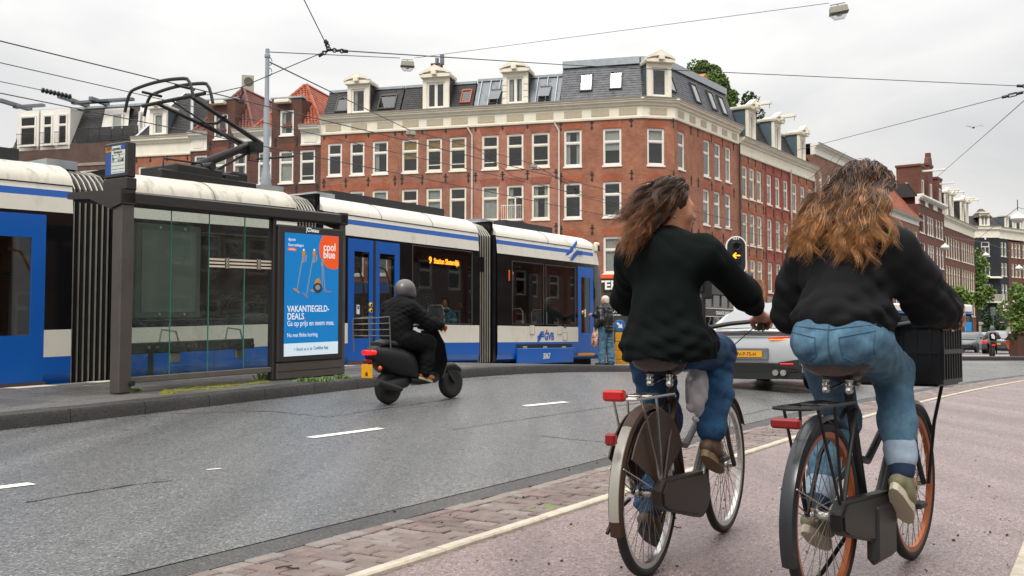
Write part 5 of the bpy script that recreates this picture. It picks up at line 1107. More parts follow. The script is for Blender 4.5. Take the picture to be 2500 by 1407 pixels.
MB().tube([pm_(520,420), pm_(608,372)], .025, 6).build('coupling_rod', mPan, pg)
sp_ = MB(); a, b = pm_(488,431), pm_(556,436)
pts = [a.lerp(b,i/90)+Vector((0,.07*cos(i*1.4),.07*sin(i*1.4))) for i in range(91)]; sp_.tube(pts, .016, 4); sp_.tube([a,b], .035, 6); sp_.build('spring', mPan, pg)
MB().bbox(tuple(pm_(574,438)-Vector((.2,.15,.1))), tuple(pm_(574,438)+Vector((.2,.15,.12))), .04).build('motor', mPan, pg)
MB().bbox(tuple(kn_-Vector((.1,.25,.16))), tuple(kn_+Vector((.12,.25,.06))), .03).tube([kn_+Vector((0,0,-.05)),kn_+Vector((-.05,0,-.3)),kn_+Vector((.1,-.1,-.32)),kn_+Vector((.1,-.1,-.08))], .018, 6).build('knee', mPan, pg)
hz = 5.28; hu = Fm.u(395)[0]+.08
for s in (-.42, .42):
    MB().tube([kn_+Vector((.08,s*.45,.02)), Vector((hu+.1, 1.2+s*1.1, hz-.12))], [.05,.032], 8).build('upper_arm', mPan, pg, smooth=40)
MB().tube([kn_+Vector((-.1,0,-.12)), Vector((hu+.1,1.2,hz-.15))], .016, 6).tube([kn_+Vector((-.95,-.42,.32)), kn_+Vector((-.8,0,.27)), kn_+Vector((-.95,.42,.32))], .03, 6).build('brace', mPan, pg)
MB().tube([(hu+.1,.35,hz-.12),(hu+.1,2.05,hz-.12)], .035, 8).build('cross_tube', mPan, pg)
for du in (-.2, .2):
    pts = []
    for k in range(25):
        s = -1+2*k/24; v = 1.2+1.02*s*(1-.08*max(0, abs(s)-.8)/.2); z = hz+.14-.1*s*s-(.0 if abs(s) < .72 else ((abs(s)-.72)/.28)**1.6*.32); pts.append((hu+du, v, z))
    MB().tube(pts, .032, 6, flat=.8).build('collector_bow', mPan, pg, smooth=40)
for v in (.75,1.65): MB().tube([(hu-.2,v,hz+.02),(hu+.2,v,hz+.02)], .025, 6).build('head_link', mPan, pg)
# ================================================================ SHELTER AND STREET FURNITURE
SHD = Vector((2.12, 3.3)).normalized(); FH = FR(-4.75, 12.5, atan2(SHD.y, SHD.x)); SL = .0293
mSh = M('shelter_grey', '#4d4742', .5, var=.14, vs=2.2, c2='#38332f', c2s=1.5, bump=.15, bs=80); mShD = M('shelter_dark', '#2c2927', .42, var=.12, vs=3)
gSh = glass_mat('shelter_glass', (.81,.86,.84), .8, .03, dirt=.5, dirtcol=(.5,.56,.54)); mEdgeG = M('glass_edge', '#3f8a7c', .2, var=.05)
zs0 = .325
sh = thing('tram_shelter', 'dark grey glass tram shelter with an illuminated advertising panel on the platform', 'shelter', (FH.o.x, FH.o.y, zs0)); sh.rotation_euler.z = FH.r
def SP(u, v, z): return (u, v, z-zs0+0)
hz_ = lambda px, py: FH.u(px, py)
class SMB(MB):          # level along the sloping platform: verticals stay upright, rails follow the slope
    def add(s, vs, fs, m=None): return MB.add(s, [(p[0], p[1], p[2]+SL*p[0]) for p in vs], fs, m)
def hq(px, py): u, z = FH.u(px, py); return u, z-zs0-SL*u
uL0, uL1 = hq(286,700)[0], hq(318,700)[0]; uR0, uR1 = hq(824,700)[0], hq(838,700)[0]; bt = hq(321,470)[1]; bb = hq(321,501)[1]; 
SMB().bbox((uL0,-.06,0),(uL1,.12,bb-.0),.012).build('post', mSh, sh); SMB().bbox((uR0,-.05,0),(uR1,.12,bb),.012).build('post', mSh, sh)
SMB().bbox((uL0-.02,-.07,bb),(uR1+.02,.13,bt),.02).build('roof_beam', mShD, sh)
b_ = SMB(); b_.prism([(-.07,bt+.02),(1.0,bt+.05),(1.0,bt-.03),(.55,bb+.1),(.14,bb-.05),(-.07,bb)], uL0-.025, uL1+.0, 'yz'); b_.build('roof_bracket', mShD, sh)
b_ = SMB(); b_.prism([(-.07,bt+.02),(1.0,bt+.05),(1.0,bt-.03),(.55,bb+.1),(.14,bb-.05),(-.07,bb)], uR0, uR1+.025, 'yz'); b_.build('roof_bracket', mShD, sh)
SMB().bbox((uL0+.05,.13,bt-.06),(uR1-.05,1.0,bt+.03),.02).build('roof', mShD, sh)
u, z = hq(312, 936); MB(Matrix.Translation((u,-.065,z+SL*u)) @ Matrix.Rotation(pi/2,4,'X')).lathe([(0,.035),(.035,.035),(.035,0)], 10).build('bolt', mIron, sh)
gx_ = [hq(x,700)[0] for x in (320.5,419,512,599,666)]; gb = hq(321,921)[1]; 
for i in range(4):
    SMB().box((gx_[i]+.003,.02,gb),(gx_[i+1]-.003,.03,bb)).build('glass_panel', gSh, sh)
    SMB().box((gx_[i]-.003,.016,gb),(gx_[i]+.003,.034,bb)).build('panel_edge', mEdgeG, sh)
rl0 = hq(321,936)[1]; SMB().bbox((uL1,-.01,rl0),(gx_[4],.05,gb),.008).build('bottom_rail', M('worn_rail', '#5d574f', .7, var=.2, vs=6, bump=.3), sh)
r0, r1 = hq(321,869)[1], hq(321,840)[1]; SMB().bbox((uL1+.12,.36,r0),(gx_[4],.42,r1),.01).build('bench_rail', mSh, sh)
for px, py in ((329,858),(409,855),(429,854),(503,851),(521,850),(590,847),(607,847),(657,845)):
    u, z = hq(px, py); MB(Matrix.Translation((u,.36-.012,z+SL*u+.012)) @ Matrix.Rotation(pi/2,4,'X')).lathe([(0,.03),(.028,.028),(.036,.0),(.036,-.01)], 12).build('bolt', mSh, sh, smooth=40)
SMB().bbox((uL1+.45,.42,r0+.05),(gx_[4],.78,r0+.09),.01).build('bench_seat', mSh, sh)
for px in (470, 628): # bench armrests
    u, z = hq(px, 832); SMB().tube([(u-.14,.5,r0+.09),(u-.09,.5,r1+.16),(u+.14,.5,r1+.13),(u+.2,.5,r0+.1)], .013, 6).build('armrest', mRib, sh); SMB().bbox((u-.02,.4,r0-.14),(u+.14,.44,r0-.003),.01).build('bench_bracket', mRib, sh)
mbz = [hq(334,541), hq(495,552), hq(334,779)]; mu0, mu1 = mbz[0][0]+.04, mbz[1][0]+.04; mz1, mz0 = mbz[0][1]+.0, mbz[2][1]; 
board = SMB().bbox((mu0,.07,mz0),(mu1,.13,mz1),.015).build('map_board', M('board_frame', '#565b55', .5, var=.08), sh); SMB().box((mu0+.09,.062,mz0+.08),(mu1-.09,.068,mz1-.08)).build('board_back', M('board_back', '#666d65', .55, var=.1, vs=3), board)
for a in (mu0+.36, mu1-.28):
    for b in (mz0+.05, mz1-.05): MB(Matrix.Translation((a,.06,b+SL*a)) @ Matrix.Rotation(pi/2,4,'X')).lathe([(0,.02),(.018,.015),(.02,0)], 8).build('screw', mRib, board)
# beige lines with crosses, stuck on the glass
st = SMB(); za = hq(512,652)[1]; ln = hq(512,630)[1]-za
for k in range(3): st.box((gx_[2],.012,za+k*ln*.39),(gx_[4]-.005,.017,za+k*ln*.39+ln*.22))
deco = st.build('glass_stripes', M('stripe_film', '#d8c9b6', .7, var=.05), sh)
for px in (556, 633):
    u = hq(px,640)[0]; d = SMB(); d.box((u-.035,.009,za-.01),(u+.035,.0115,za+ln+.01)); dd = d.build('cross_patch', mIron, deco)
    for k in range(3):
        c = za+k*ln*.39+ln*.11; x_ = SMB()
        for sg in (1,-1): x_.add([(u-.026,.007,c-.026*sg-.006),(u-.026,.007,c-.026*sg+.006),(u+.026,.007,c+.026*sg+.006),(u+.026,.007,c+.026*sg-.006)], [(0,1,2,3)])
        x_.build('cross_mark', M('stripe_film', '#d8c9b6'), deco)
# advertising case
cu0, cu1 = hq(671,700)[0], hq(830,700)[0]; cz1, cz0 = hq(671,548)[1], hq(671,887)[1]
case = SMB().bbox((cu0,-.07,cz0),(cu1,.1,cz1),.02).build('poster_case', mShD, sh); SMB().bbox((cu0+.01,-.055,.0),(cu1-.01,.09,cz0-.004),.01).build('case_base', mSh, sh)
SMB().box((cu0+.012,-.058,cz0*.45),(cu1-.012,-.056,cz0*.45+.012)).build('base_groove', mIron, sh)
SMB().bbox((gx_[4],.0,cz1+.05),(uR0,.1,bb),.005).build('transom_glass', gSh, sh); SMB().bbox((gx_[4]-.02,-.03,0),(cu0,.08,bb),.01).build('case_post', mShD, sh)
pu0, pu1 = hq(685.5,700)[0], hq(817,700)[0]; pz1 = hq(685.5,568)[1]; pz0 = hq(685.5,871)[1]; PWd, PH = pu1-pu0, pz1-pz0
mPB = M('poster_blue', (.0,.185,.50), .35, var=.02, emit=.28); mPW = M('poster_white', '#eaf1f4', .4, var=0, emit=.25); mPO = M('poster_orange', (.80,.09,.01), .4, var=0, emit=.25); mPG = M('poster_grey', '#8f979d', .4, var=.1, emit=.12); mPGd = M('poster_dark', '#3a3f46', .4, var=.1); mPGo = M('poster_gold', '#d08a1e', .4, var=.1, emit=.15); mPL = M('poster_paleblue', '#cfe0ea', .4, var=0, emit=.3); mPT = M('poster_text_blue', (.0,.16,.42), .4, var=0); mPV = M('poster_violet', '#8a84b8', .4, var=.05)
po = SMB().box((pu0,-.0755,pz0),(pu1,-.0705,pz1)).build('poster', mPB, case)
def pp(x, y): return pu0+PWd*x, pz0+PH*(1-y)       # x, y in 0..1 from the poster's top left
def pbox(n, x0, y0, x1, y1, m, lay=1): a = pp(x0,y1); b = pp(x1,y0); return SMB().box((a[0],-.0755-.0012*lay,a[1]),(b[0],-.0755,b[1])).build(n, m, case)
def ptext(s, x, y, size, m, bold=0., xs=1., sp=1., lay=2): a = pp(x,y); o = text('lettering', s, size, m, case, (a[0],-.0755-.0012*lay,a[1]+SL*a[0]), bold=bold, xs=xs, depth=.0005, spacing=sp); me = o.data; me.transform(Matrix(((1,0,0,0),(SL,1,0,0),(0,0,1,0),(0,0,0,1)))); return o
pbox('poster_band', 0, .897, 1, 1, mPL)
R_ = .272; cxp, cyp = pp(.895,.117); pts = []
for k in range(40):
    a = 2*pi*k/40; x, z = cxp+PWd*R_*cos(a), cyp+PWd*R_*sin(a)*.98; pts.append((min(x,pu1-.003), min(z,pz1-.003)))
SMB().prism(pts, -.0768, -.0755).build('orange_disc', mPO, case)
ptext('cool', .70, .128, .165, mPW, .012, .93); ptext('blue', .70, .192, .165, mPW, .012, .93)
ptext('dyson', .055, .065, .062, mPW, .008); ptext('Dyson stofzuigers', .055, .108, .058, mPW, .003, .74); pbox('red_tag', .05, .122, .2, .146, mPO); ptext('aanbieding', .065, .14, .038, mPW, .0, .8, lay=3)
ptext('VAKANTIEGELD-', .05, .642, .132, mPW, .010, .88); ptext('DEALS', .05, .703, .132, mPW, .010, .9); pbox('red_dot', .36, .693, .38, .703, mPO); ptext('Ga op prijs en neem mee.', .05, .756, .112, mPW, 0, .84); ptext('Nu met flinke korting.', .05, .846, .085, mPW, 0, .84); ptext('> Bestel ze in de', .175, .958, .068, mPT, 0, .82); ptext('Coolblue App', .53, .955, .068, mPT, .012, .82)
def pquad(n, ps, m, lay=1): return SMB().prism([pp(*p) for p in ps], -.0755-.0012*lay, -.0755).build(n, m, case)
def line(x0, y0, x1, y1, w, m, n='tube_print', lay=1):
    d = Vector((x1-x0, (y1-y0)*2)); d.normalize(); nx, ny = -d.y*w, d.x*w/2; return pquad(n, [(x0+nx,y0+ny),(x0-nx,y0-ny),(x1-nx,y1-ny),(x1+nx,y1+ny)], m, lay)
for (x, y, x2, y2) in ((.335,.14,.22,.47),(.53,.135,.395,.5)):
    line(x, y, x2, y2, .008, mPG); line(x, y+.02, x-.012, y+.1, .022, mPG, lay=2); line(x+.002, y, x-.004, y+.045, .024, mPGo, lay=3); line(x+.05, y+.035, x+.035, y+.09, .012, mPG, lay=2); line(x-.0, y-.015, x+.0, y+.01, .012, mPW, lay=2)
pquad('head_print', [(.15,.455),(.17,.447),(.26,.478),(.25,.492)], mPGo, 2); pquad('head_print', [(.3,.49),(.33,.482),(.43,.515),(.41,.535)], mPV, 2)
line(.68,.23,.685,.44,.007,mPG); line(.69,.2,.74,.47,.008,mPG); line(.69,.2,.68,.26,.02,mPG,lay=2); pquad('head_print', [(.74,.462),(.86,.47),(.87,.483),(.73,.48)], mPV, 2)
pts = [(.6+.085*cos(2*pi*k/20), .445+.043*sin(2*pi*k/20)) for k in range(20)]; pquad('ball_print', pts, mPGd, 2); pts = [(.6+.045*cos(2*pi*k/16), .44+.022*sin(2*pi*k/16)) for k in range(16)]; pquad('ball_print', pts, mPG, 3)
pquad('ball_print', [(.52,.45),(.56,.38),(.62,.36),(.66,.4),(.6,.41)], mPGo, 1); pquad('ball_print', [(.46,.46),(.53,.45),(.56,.48),(.48,.478)], mPG, 2)
u = (cu0+cu1)/2; o = text('lettering', 'JCDecaux', .082, mPW, case, (u,-.0725,cz1-.075+SL*u), align='CENTER', bold=.02, depth=.0005, xs=.8)
# stop sign on the shelter roof
sx0 = FH.P(FH.u(309,600)[0]-.02, -.0, 0); zt_ = FH.u(307,343)[1]; zb_ = FH.u(307,462)[1]
sg = thing('stop_sign', 'dark grey box sign with blue and white timetable face on top of the shelter', 'sign', (sx0.x, sx0.y, zb_)); sg.rotation_euler.z = FH.r
Hs = zt_-zb_; Wv = .44; MB().bbox((0,0,.16),(.14,Wv,Hs),.015).build('sign_box', mShD, sg); MB().bbox((-.008,-.01,.0),(.15,Wv+.01,.155),.012).build('sign_base', mShD, sg)
for v in (.08, .34): MB().box((.04,v-.03,-.08),(.1,v+.03,-.002)).build('sign_leg', mIron, sg)
mSB = M('sign_blue', (.004,.06,.27), .35, var=.05); mSW = M('sign_face', '#c9cfc0', .35, var=.1, vs=4, c2='#c7b3a4', c2s=2.5); mSA = M('sign_amber', '#d98a12', .4, var=.05)
def sgn(n, v0, v1, z0, z1, m, lay): return MB().box((-.0015*lay,v0,z0),(.002,v1,z1)).build(n, m, sg)      # face looks along -x; its left edge is v = Wv
f0z, f1z = .2, Hs-.04; FHs = f1z-f0z; fv = lambda s: Wv-.03-(Wv-.06)*s; fz = lambda s: f1z-FHs*s
sgn('sign_face', fv(1), fv(0), fz(1), fz(0), mSB, 2); sgn('white_face', fv(1), fv(.3), fz(.97), fz(.17), mSW, 3); sgn('amber_tag', fv(.3), fv(0), fz(.2), fz(.03), mSA, 4); sgn('tram_picture', fv(.78), fv(.34), fz(.14), fz(.02), mSW, 4); sgn('tram_mark', fv(.75), fv(.37), fz(.13), fz(.09), mIron, 5)
for k, y in enumerate((.33,.45,.57,.7,.82,.93)):
    for a, b in ((.33,.63),(.67,.96)): sgn('sign_line', fv(b), fv(a), fz(y)-.003, fz(y)+.002, mSB, 4)
def stext(s, x, y, size, m, lay=5): return text('lettering', s, size, m, sg, (-.0015*lay, fv(x), fz(y)), rot=(pi/2,0,-pi/2), bold=.015, depth=.0004, xs=.85)
stext('ZONE', .04, .1, .04, mIron); stext('5700', .03, .17, .05, mIron); stext('Elandsgracht', .42, .27, .038, mIron); stext('5', .34, .43, .06, mIron); stext('7', .68, .42, .06, mIron); stext('19', .33, .55, .06, mIron); sgn('night_tag', fv(.93), fv(.64), fz(.56), fz(.48), mIron, 5); stext('N84', .67, .55, .045, mSW, 6)
# weeds and moss at the shelter foot
mWeed = M('weed_green', '#4f6a1e', .6, var=.3, vs=30, island=.3); mMoss = M('moss', '#6b6a1c', .9, var=.3, vs=20)
def weed(px, py, n, r, h, label):
    x, y = on_plat(px, py); z = platz(x, y); mb = MB()
    for _ in range(n):
        a, l = rng.uniform(0, 2*pi), rng.uniform(.3, 1)*h; x0, y0 = rng.gauss(0,r*.5), rng.gauss(0,r*.5); dx, dy = cos(a)*l*.7, sin(a)*l*.7; w = rng.uniform(.006,.014)
        mb.add([(x0-w,y0,0),(x0+w,y0,0),(x0+dx*.5+w,y0+dy*.5,l*.8),(x0+dx*.5-w,y0+dy*.5,l*.8),(x0+dx,y0+dy,l*.7)], [(0,1,2,3),(3,2,4)])
    return tag(mb.build('weed', mWeed, None, loc=(x,y,z)), label, 'weed', 'weeds growing on the platform')
def platz(x, y): n, t = to_nt(x, y); return G_nt(9.2, t)+PLH+.003
def on_plat(px, py):
    d = ray(px, py); k = 12.
    for _ in range(12): p = d*k; k = (CAMZ-platz(p.x, p.y))/-d.z
    return d.x*k, d.y*k
weed(645,926,50,.09,.12,'small green weed beside the dark foot of the advertising panel'); weed(760,931,110,.22,.06,'bright green weed patch in front of the advertising panel base'); weed(790,930,50,.1,.08,'tallest tuft at the right of the green patch by the panel'); weed(834,924,60,.1,.07,'yellowish weed tuft at the foot of the right shelter post'); weed(325,957,40,.06,.06,'yellowish tuft at the foot of the left shelter post')
mb = MB()
for _ in range(260):
    px = rng.uniform(390, 660); py = 958-(px-390)*.105+rng.gauss(0,4); x, y = on_plat(px, py); r = rng.uniform(.006,.03); z = platz(x,y)+.006; n = 6
    mb.add([(x,y,z+.004)]+[(x+r*2*cos(2*pi*k/n),y+r*sin(2*pi*k/n),z-.004) for k in range(n)], [(0,1+k,1+(k+1)%n) for k in range(n)])
tag(mb.build('moss', mMoss), 'yellow green moss along the platform joint in front of the shelter', 'moss', kind='stuff')
# ---- grey tram pole
mPole = M('grey_pole_paint', '#8c949a', .45, var=.08, vs=2); pp_ = at(645, 800, 24.0)
pole = thing('tram_pole', 'tall grey steel pole carrying the span wires behind the tram', 'pole', (pp_.x, 24.0, 0))
zt = at(645,120,24).z; zm = at(645,268,24).z; zl = at(645,425,24).z
MB().lathe([(.13,0),(.13,zl-.25),(.105,zl),(.075,zl+.1),(.072,zm),(.055,zm+.08),(.05,zt),(0,zt)], 14).build('shaft', mPole, pole, smooth=40)
MB(Matrix.Translation((0,0,zt-.22))).lathe([(.052,0),(.07,.02),(.07,.08),(.052,.1)], 12).build('collar', mPole, pole)
for z, sg_ in ((zt-.3,1),(zt-.55,1)): MB().tube([(.06+.05*cos(a*.5),0,z+.09*sin(a*.5)) for a in range(13)], .01, 5).build('ring', mIron, pole)
MB(Matrix.Translation((0,0,at(645,385,24).z)) @ Matrix.Rotation(R(-8),4,'Y')).tube([(-.25,0,0),(.65,0,-.06)], .03, 6).build('bracket_arm', mIron, pole)
# ---- wires, lamps
mWire = M('wire_black', (.02,.02,.022), .5, var=0); mWireT = M('wire_thin', (.10,.11,.14), .5, var=0)
def wire(name, label, pts, r=.011, sag=.0, mat=None, group='overhead wires of the tram', ins=()):
    P = []
    for a, b in zip(pts[:-1], pts[1:]):
        for k in range(10): s = k/10; p = Vector(a).lerp(Vector(b), s); p.z -= sag*4*s*(1-s); P.append(p)
    P.append(Vector(pts[-1])); o = MB().tube(P, r, 5).build('wire', mat or mWire, None); o.name = name; tag(o, label, 'wire', group)
    for q in ins: MB().ell((q[0],q[1],q[2]), (.07,.07,.09), 8, 6).build('insulator', mIron, o)
    return o
def along(v, z, u0, u1): return [FT.P(u0,v,z), FT.P((u0+u1)/2,v,z), FT.P(u1,v,z)]
wire('contact_wire', 'lower black contact wire leading to the far end over the second track', along(4.4,5.45,-9,42)); wire('contact_wire', 'highest black contact wire entering at the left edge and touching the pantograph', along(1.2,5.45,-9,42)); wire('contact_wire', 'middle black wire from the left edge between the two contact wires', along(3.0,5.62,-9,42), .009)
N_ = at(803,122,19); PT = at(650,127,24); PT2 = at(650,148,24)
wire('span_wire', 'black wire dropping from the top edge to the knotted wire joint', [at(735,-15,16), N_], .009); wire('span_wire', 'black wire from the wire joint down left to the contact wire hanger', [N_, at(590,213,18.6), at(505,232,18)], .009); wire('span_wire', 'dark wire from the wire joint across the roofs to the right edge insulator', [N_, at(1400,160,28), at(2483,210,34), at(2600,212,35)], .012)
wire('span_wire', 'black wire from the pole top to the left hanging lamp', [PT, at(976,142,32)], .012); wire('span_wire', 'thin blue grey wire rising from the left lamp to the upper right lamp', [at(1012,142,32), at(2024,8,26)], .009, mat=mWireT); wire('span_wire', 'dark wire sloping from the pole past the dormers to the facade lamp', [PT2, at(1000,318,48), at(1300,400,60), at(1420,470,64)], .018)
wire('span_wire', 'thin wire from right edge clamp sloping down left over the terrace', [at(2530,215,30), at(2445,238,32), at(1935,370,58)], .013, mat=mWireT); wire('span_wire', 'thin wire from right edge dropping steeply to the gabled houses', [at(2530,220,34), at(2285,435,90)], .016, mat=mWireT); wire('span_wire', 'thin wire on the left ending in a chain of insulators near the roof beams', [at(-30,193,24), at(105,221,27), at(175,238,30)], .012, mat=mWireT)
wire('span_wire', 'thin wire across the facade ending on the upper street lamp cable', [at(1150,352,56), at(1250,430,58), at(1560,520,60)], .014)
# joint of chain links and fittings
cj = thing('wire_joint', 'knotted joint of chains and turnbuckles where three wires meet', 'wire joint', N_)
for a, b, n in ((N_, at(795,100,18.7), 3), (N_, at(779,137,18.9), 3), (N_, at(848,126,19.3), 5)):
    d = (b-a); 
    for k in range(n):
        c = a+d*((k+.5)/n)-N_; r = d.length/n*.5; t_ = d.normalized(); s_ = t_.cross(Vector((0,1,0.2))).normalized() if k % 2 else t_.cross(Vector((0,0.3,1))).normalized(); MB().tube([c+t_*r*cos(q*pi/5)+s_*.035*sin(q*pi/5) for q in range(10)], .014, 5, closed=True).build('chain_link', mIron, cj)
    MB().tube([b-N_-d.normalized()*.1, b-N_], .035, 6).build('clamp', mIron, cj)
hg = thing('wire_hanger', 'small black hanger clamped on the wire beside the tiled roof', 'wire hanger', at(590,213,18.6)); MB().tube([(0,0,0),(.03,0,-.1),(-.02,0,-.18),(.0,0,-.26)], .02, 6).bbox((-.05,-.03,-.3),(.05,.03,-.24),.01).build('clamp', mIron, hg)
ic = thing('insulator_chain', 'chain of black insulators on the thin wire at upper left', 'insulator', at(105,221,27))
d = at(170,236,27)-at(105,221,27)
for k in range(8): MB(Matrix.Translation(d*(k/7)) @ d.to_track_quat('Z','Y').to_matrix().to_4x4()).lathe([(.02,-.05),(.07,-.02),(.07,.02),(.02,.05)], 8).build('insulator', mIron, ic)
for px, py, q, l in ((2483,210,34,'upper black turnbuckle where the long wire leaves at the right edge'), (2447,238,32,'slanting black turnbuckle on the thin wire at the right edge')):
    p = at(px,py,q); e = at(px+50, py+(2 if q == 34 else -12), q); t_ = thing('turnbuckle', l, 'turnbuckle', p); d = e-p
    MB().tube([d*.0,d*.3],.05,6).tube([d*.3+Vector((0,0,.05)),d*.7+Vector((0,0,.05))],.02,5).tube([d*.3-Vector((0,0,.05)),d*.7-Vector((0,0,.05))],.02,5).tube([d*.7,d],.05,6).build('buckle', mIron, t_)
mLamp = M('lamp_housing', '#8d8c7e', .5, var=.1); mLampG = glass_mat('lamp_glass', (.8,.8,.78), 1.5, .1)
def hang_lamp(px, py, Y, w, rz, tilt, label):
    p = at(px, py, Y); L_ = thing('hanging_lamp', label, 'street lamp', p, rz, 'street lamps hung on wires'); L_.rotation_euler.y = tilt; s = w
    MB().add([(-s/2,-s*.3,-.32*s),(s/2,-s*.3,-.32*s),(s/2,s*.3,-.32*s),(-s/2,s*.3,-.32*s),(-s*.47,-s*.27,0),(s*.47,-s*.27,0),(s*.47,s*.27,0),(-s*.47,s*.27,0),(-s*.42,-s*.23,.04*s),(s*.42,-s*.23,.04*s),(s*.42,s*.23,.04*s),(-s*.42,s*.23,.04*s)], [(0,1,5,4),(1,2,6,5),(2,3,7,6),(3,0,4,7),(4,5,9,8),(5,6,10,9),(6,7,11,10),(7,4,8,11),(8,9,10,11),(3,2,1,0)]).build('housing', mLamp, L_)
    MB().bbox((-s*.53,-s*.33,-.35*s),(s*.53,s*.33,-.31*s),.01).build('rim', mLamp, L_)
    MB().add([(-s*.5,-s*.3,-.35*s),(s*.5,-s*.3,-.35*s),(s*.5,s*.3,-.35*s),(-s*.5,s*.3,-.35*s),(-s*.27,-s*.17,-.68*s),(s*.27,-s*.17,-.68*s),(s*.27,s*.17,-.68*s),(-s*.27,s*.17,-.68*s)], [(1,0,4,5),(2,1,5,6),(3,2,6,7),(0,3,7,4),(5,4,7,6)]).build('glass_bowl', mLampG, L_)
    MB().ell((0,0,-.45*s),(.16*s,.1*s,.08*s)).build('bulb', mWhite, L_)
    for x in (-.3, .25): MB().bbox((x*s-.03*s,-s*.345,-.34*s),(x*s+.03*s,-s*.3,-.2*s),.005).build('latch', mRib, L_)
    MB().tube([(0,0,.03*s),(0,0,.17*s)], .05*s, 8).bbox((-.42*s,-.03*s,.16*s),(.42*s,.03*s,.22*s),.01).build('hanger', mLamp, L_)
    return L_
hang_lamp(995,152,32,.42,.15,.02,'hanging street lamp left of the chimney on the pole wire'); hang_lamp(2046,18,26,.46,-.2,-.14,'largest hanging street lamp, at the top right edge of the sky'); hang_lamp(1003,322,48,.46,.1,.05,'hanging street lamp in front of the cornice of the dusky house'); hang_lamp(1303,404,60,.4,.1,.05,'smallest hanging street lamp before the pinkish house window')
# ---- traffic light
TLY = 30.0; tp = at(1799, 800, TLY); TLm = thing('traffic_light', 'traffic light with black oval board, white rim and lit amber left arrow', 'traffic light', (tp.x, TLY, 0), R(-6)); s = TLY/2500
mTL = M('signal_black', (.010,.010,.011), .4, var=.1); mAmb = M('amber_arrow_lit', (1.0,.32,.02), .5, var=0, emit=3.0)
def oval(w, h, n=12): r = w/2; return [(r*cos(a), h/2-r+r*sin(a)) for a in [pi*k/n for k in range(n+1)]]+[(r*cos(a), -h/2+r+r*sin(a)) for a in [pi+pi*k/n for k in range(n+1)]]
zc = at(1799,625,TLY).z; w_, h_ = 50*s, 97*s
MB(Matrix.Translation((0,0,zc))).prism(oval(w_, h_), -.05, .03).build('white_rim', mWhite, TLm, smooth=30); MB(Matrix.Translation((0,0,zc))).prism(oval(w_-.075, h_-.075), -.062, -.04).build('backboard', mTL, TLm)
text('lettering', '031', .13, mWhite, TLm, (0,-.064,zc+h_*.405), align='CENTER', bold=.02)
MB().bbox((-.13,-.1,zc-.42),(.13,-.05,zc+.4),.02).build('signal_head', mTL, TLm)
for k, dz in enumerate((.27, 0, -.27)):
    MB(Matrix.Translation((0,-.1,zc+dz)) @ Matrix.Rotation(pi/2,4,'X')).lathe([(.115,0),(.115,.01),(.09,.0),(0,-.01)], 18).build('lens', M('signal_lens', (.015,.013,.012), .2, var=.05), TLm, smooth=40)
    MB(Matrix.Translation((0,-.1,zc+dz)) @ Matrix.Rotation(pi/2,4,'X')).lathe([(.118,.0),(.118,.1),(.112,.1),(.112,0)], 18, arc=2*pi).build('visor', mTL, TLm)
a = MB()
for x0, z0, x1, z1 in ((-.09,0,.1,0),(-.1,0,-.01,.08),(-.1,0,-.01,-.08)): a.tube([(x0,-.115,zc+z0),(x1,-.115,zc+z1)], .017, 5)
a.build('arrow', mAmb, TLm)
MB().lathe([(.07,0),(.07,zc-.55),(.055,zc-.5),(.055,zc-.4)], 12).build('pole', mTL, TLm, smooth=40)
def sighead(x, z, sc, rot, n=3):
    o = bpy.data.objects.new('signal_box', MB().bbox((-.12*sc,-.1,-.36*sc*n/3),(.12*sc,.1,.36*sc*n/3),.03).mesh('signal_box', mTL)); COL.objects.link(o); o.parent = TLm; o.location = (x,-.02,z); o.rotation_euler = (0,0,rot)
    for k in range(n): MB(Matrix.Translation((0,-.1,(.24*(n-1)/2-.24*k)*sc)) @ Matrix.Rotation(pi/2,4,'X')).lathe([(.1*sc,.16),(.105*sc,.16),(.105*sc,0),(.0,.0)], 14).build('visor', mTL, o)
sighead(.22, zc-.85, 1.0, R(75)); sighead(-.24, zc-.95, .75, R(-15), 2); MB().ell((-.26,-.16,zc-.86),(.03,.01,.03)).build('red_dot', M('red_lit', (1,.05,.03), .5, var=0, emit=2), TLm)
for z in (zc-.7, zc-1.15): MB().box((-.2,-.02,z-.02),(.2,.02,z+.02)).build('bracket', mTL, TLm)
MB().bbox((-.1,-.12,zc-1.75),(.1,-.075,zc-1.4),.01).build('notice', mWhite, TLm)
t2 = at(1718, 800, 33); T2 = thing('traffic_light', 'dark pole with black signals and orange boxes, left of the silver car roof', 'traffic light', (t2.x, 33, 0))
MB().lathe([(.07,0),(.07,3.3),(0,3.3)], 10).build('pole', mTL, T2); 
for dx, z in ((-.12,2.9),(.14,2.7)): MB().bbox((dx-.12,-.12,z-.45),(dx+.12,.12,z+.35),.04).build('signal_box', mTL, T2)
for dx, z, h in ((-.55,1.75,.3),(-.2,1.72,.14)): MB().bbox((dx-.09,-.1,z-h),(dx+.13,.1,z+h*.3),.02).build('push_button', M('amber_box', '#b8661a', .5, var=.1), T2)
MB().bbox((-.09,-.1,.95),(.09,.1,1.1),.01).bbox((-.07,-.1,1.12),(.07,.1,1.4),.04).build('white_box', mWhite, T2)
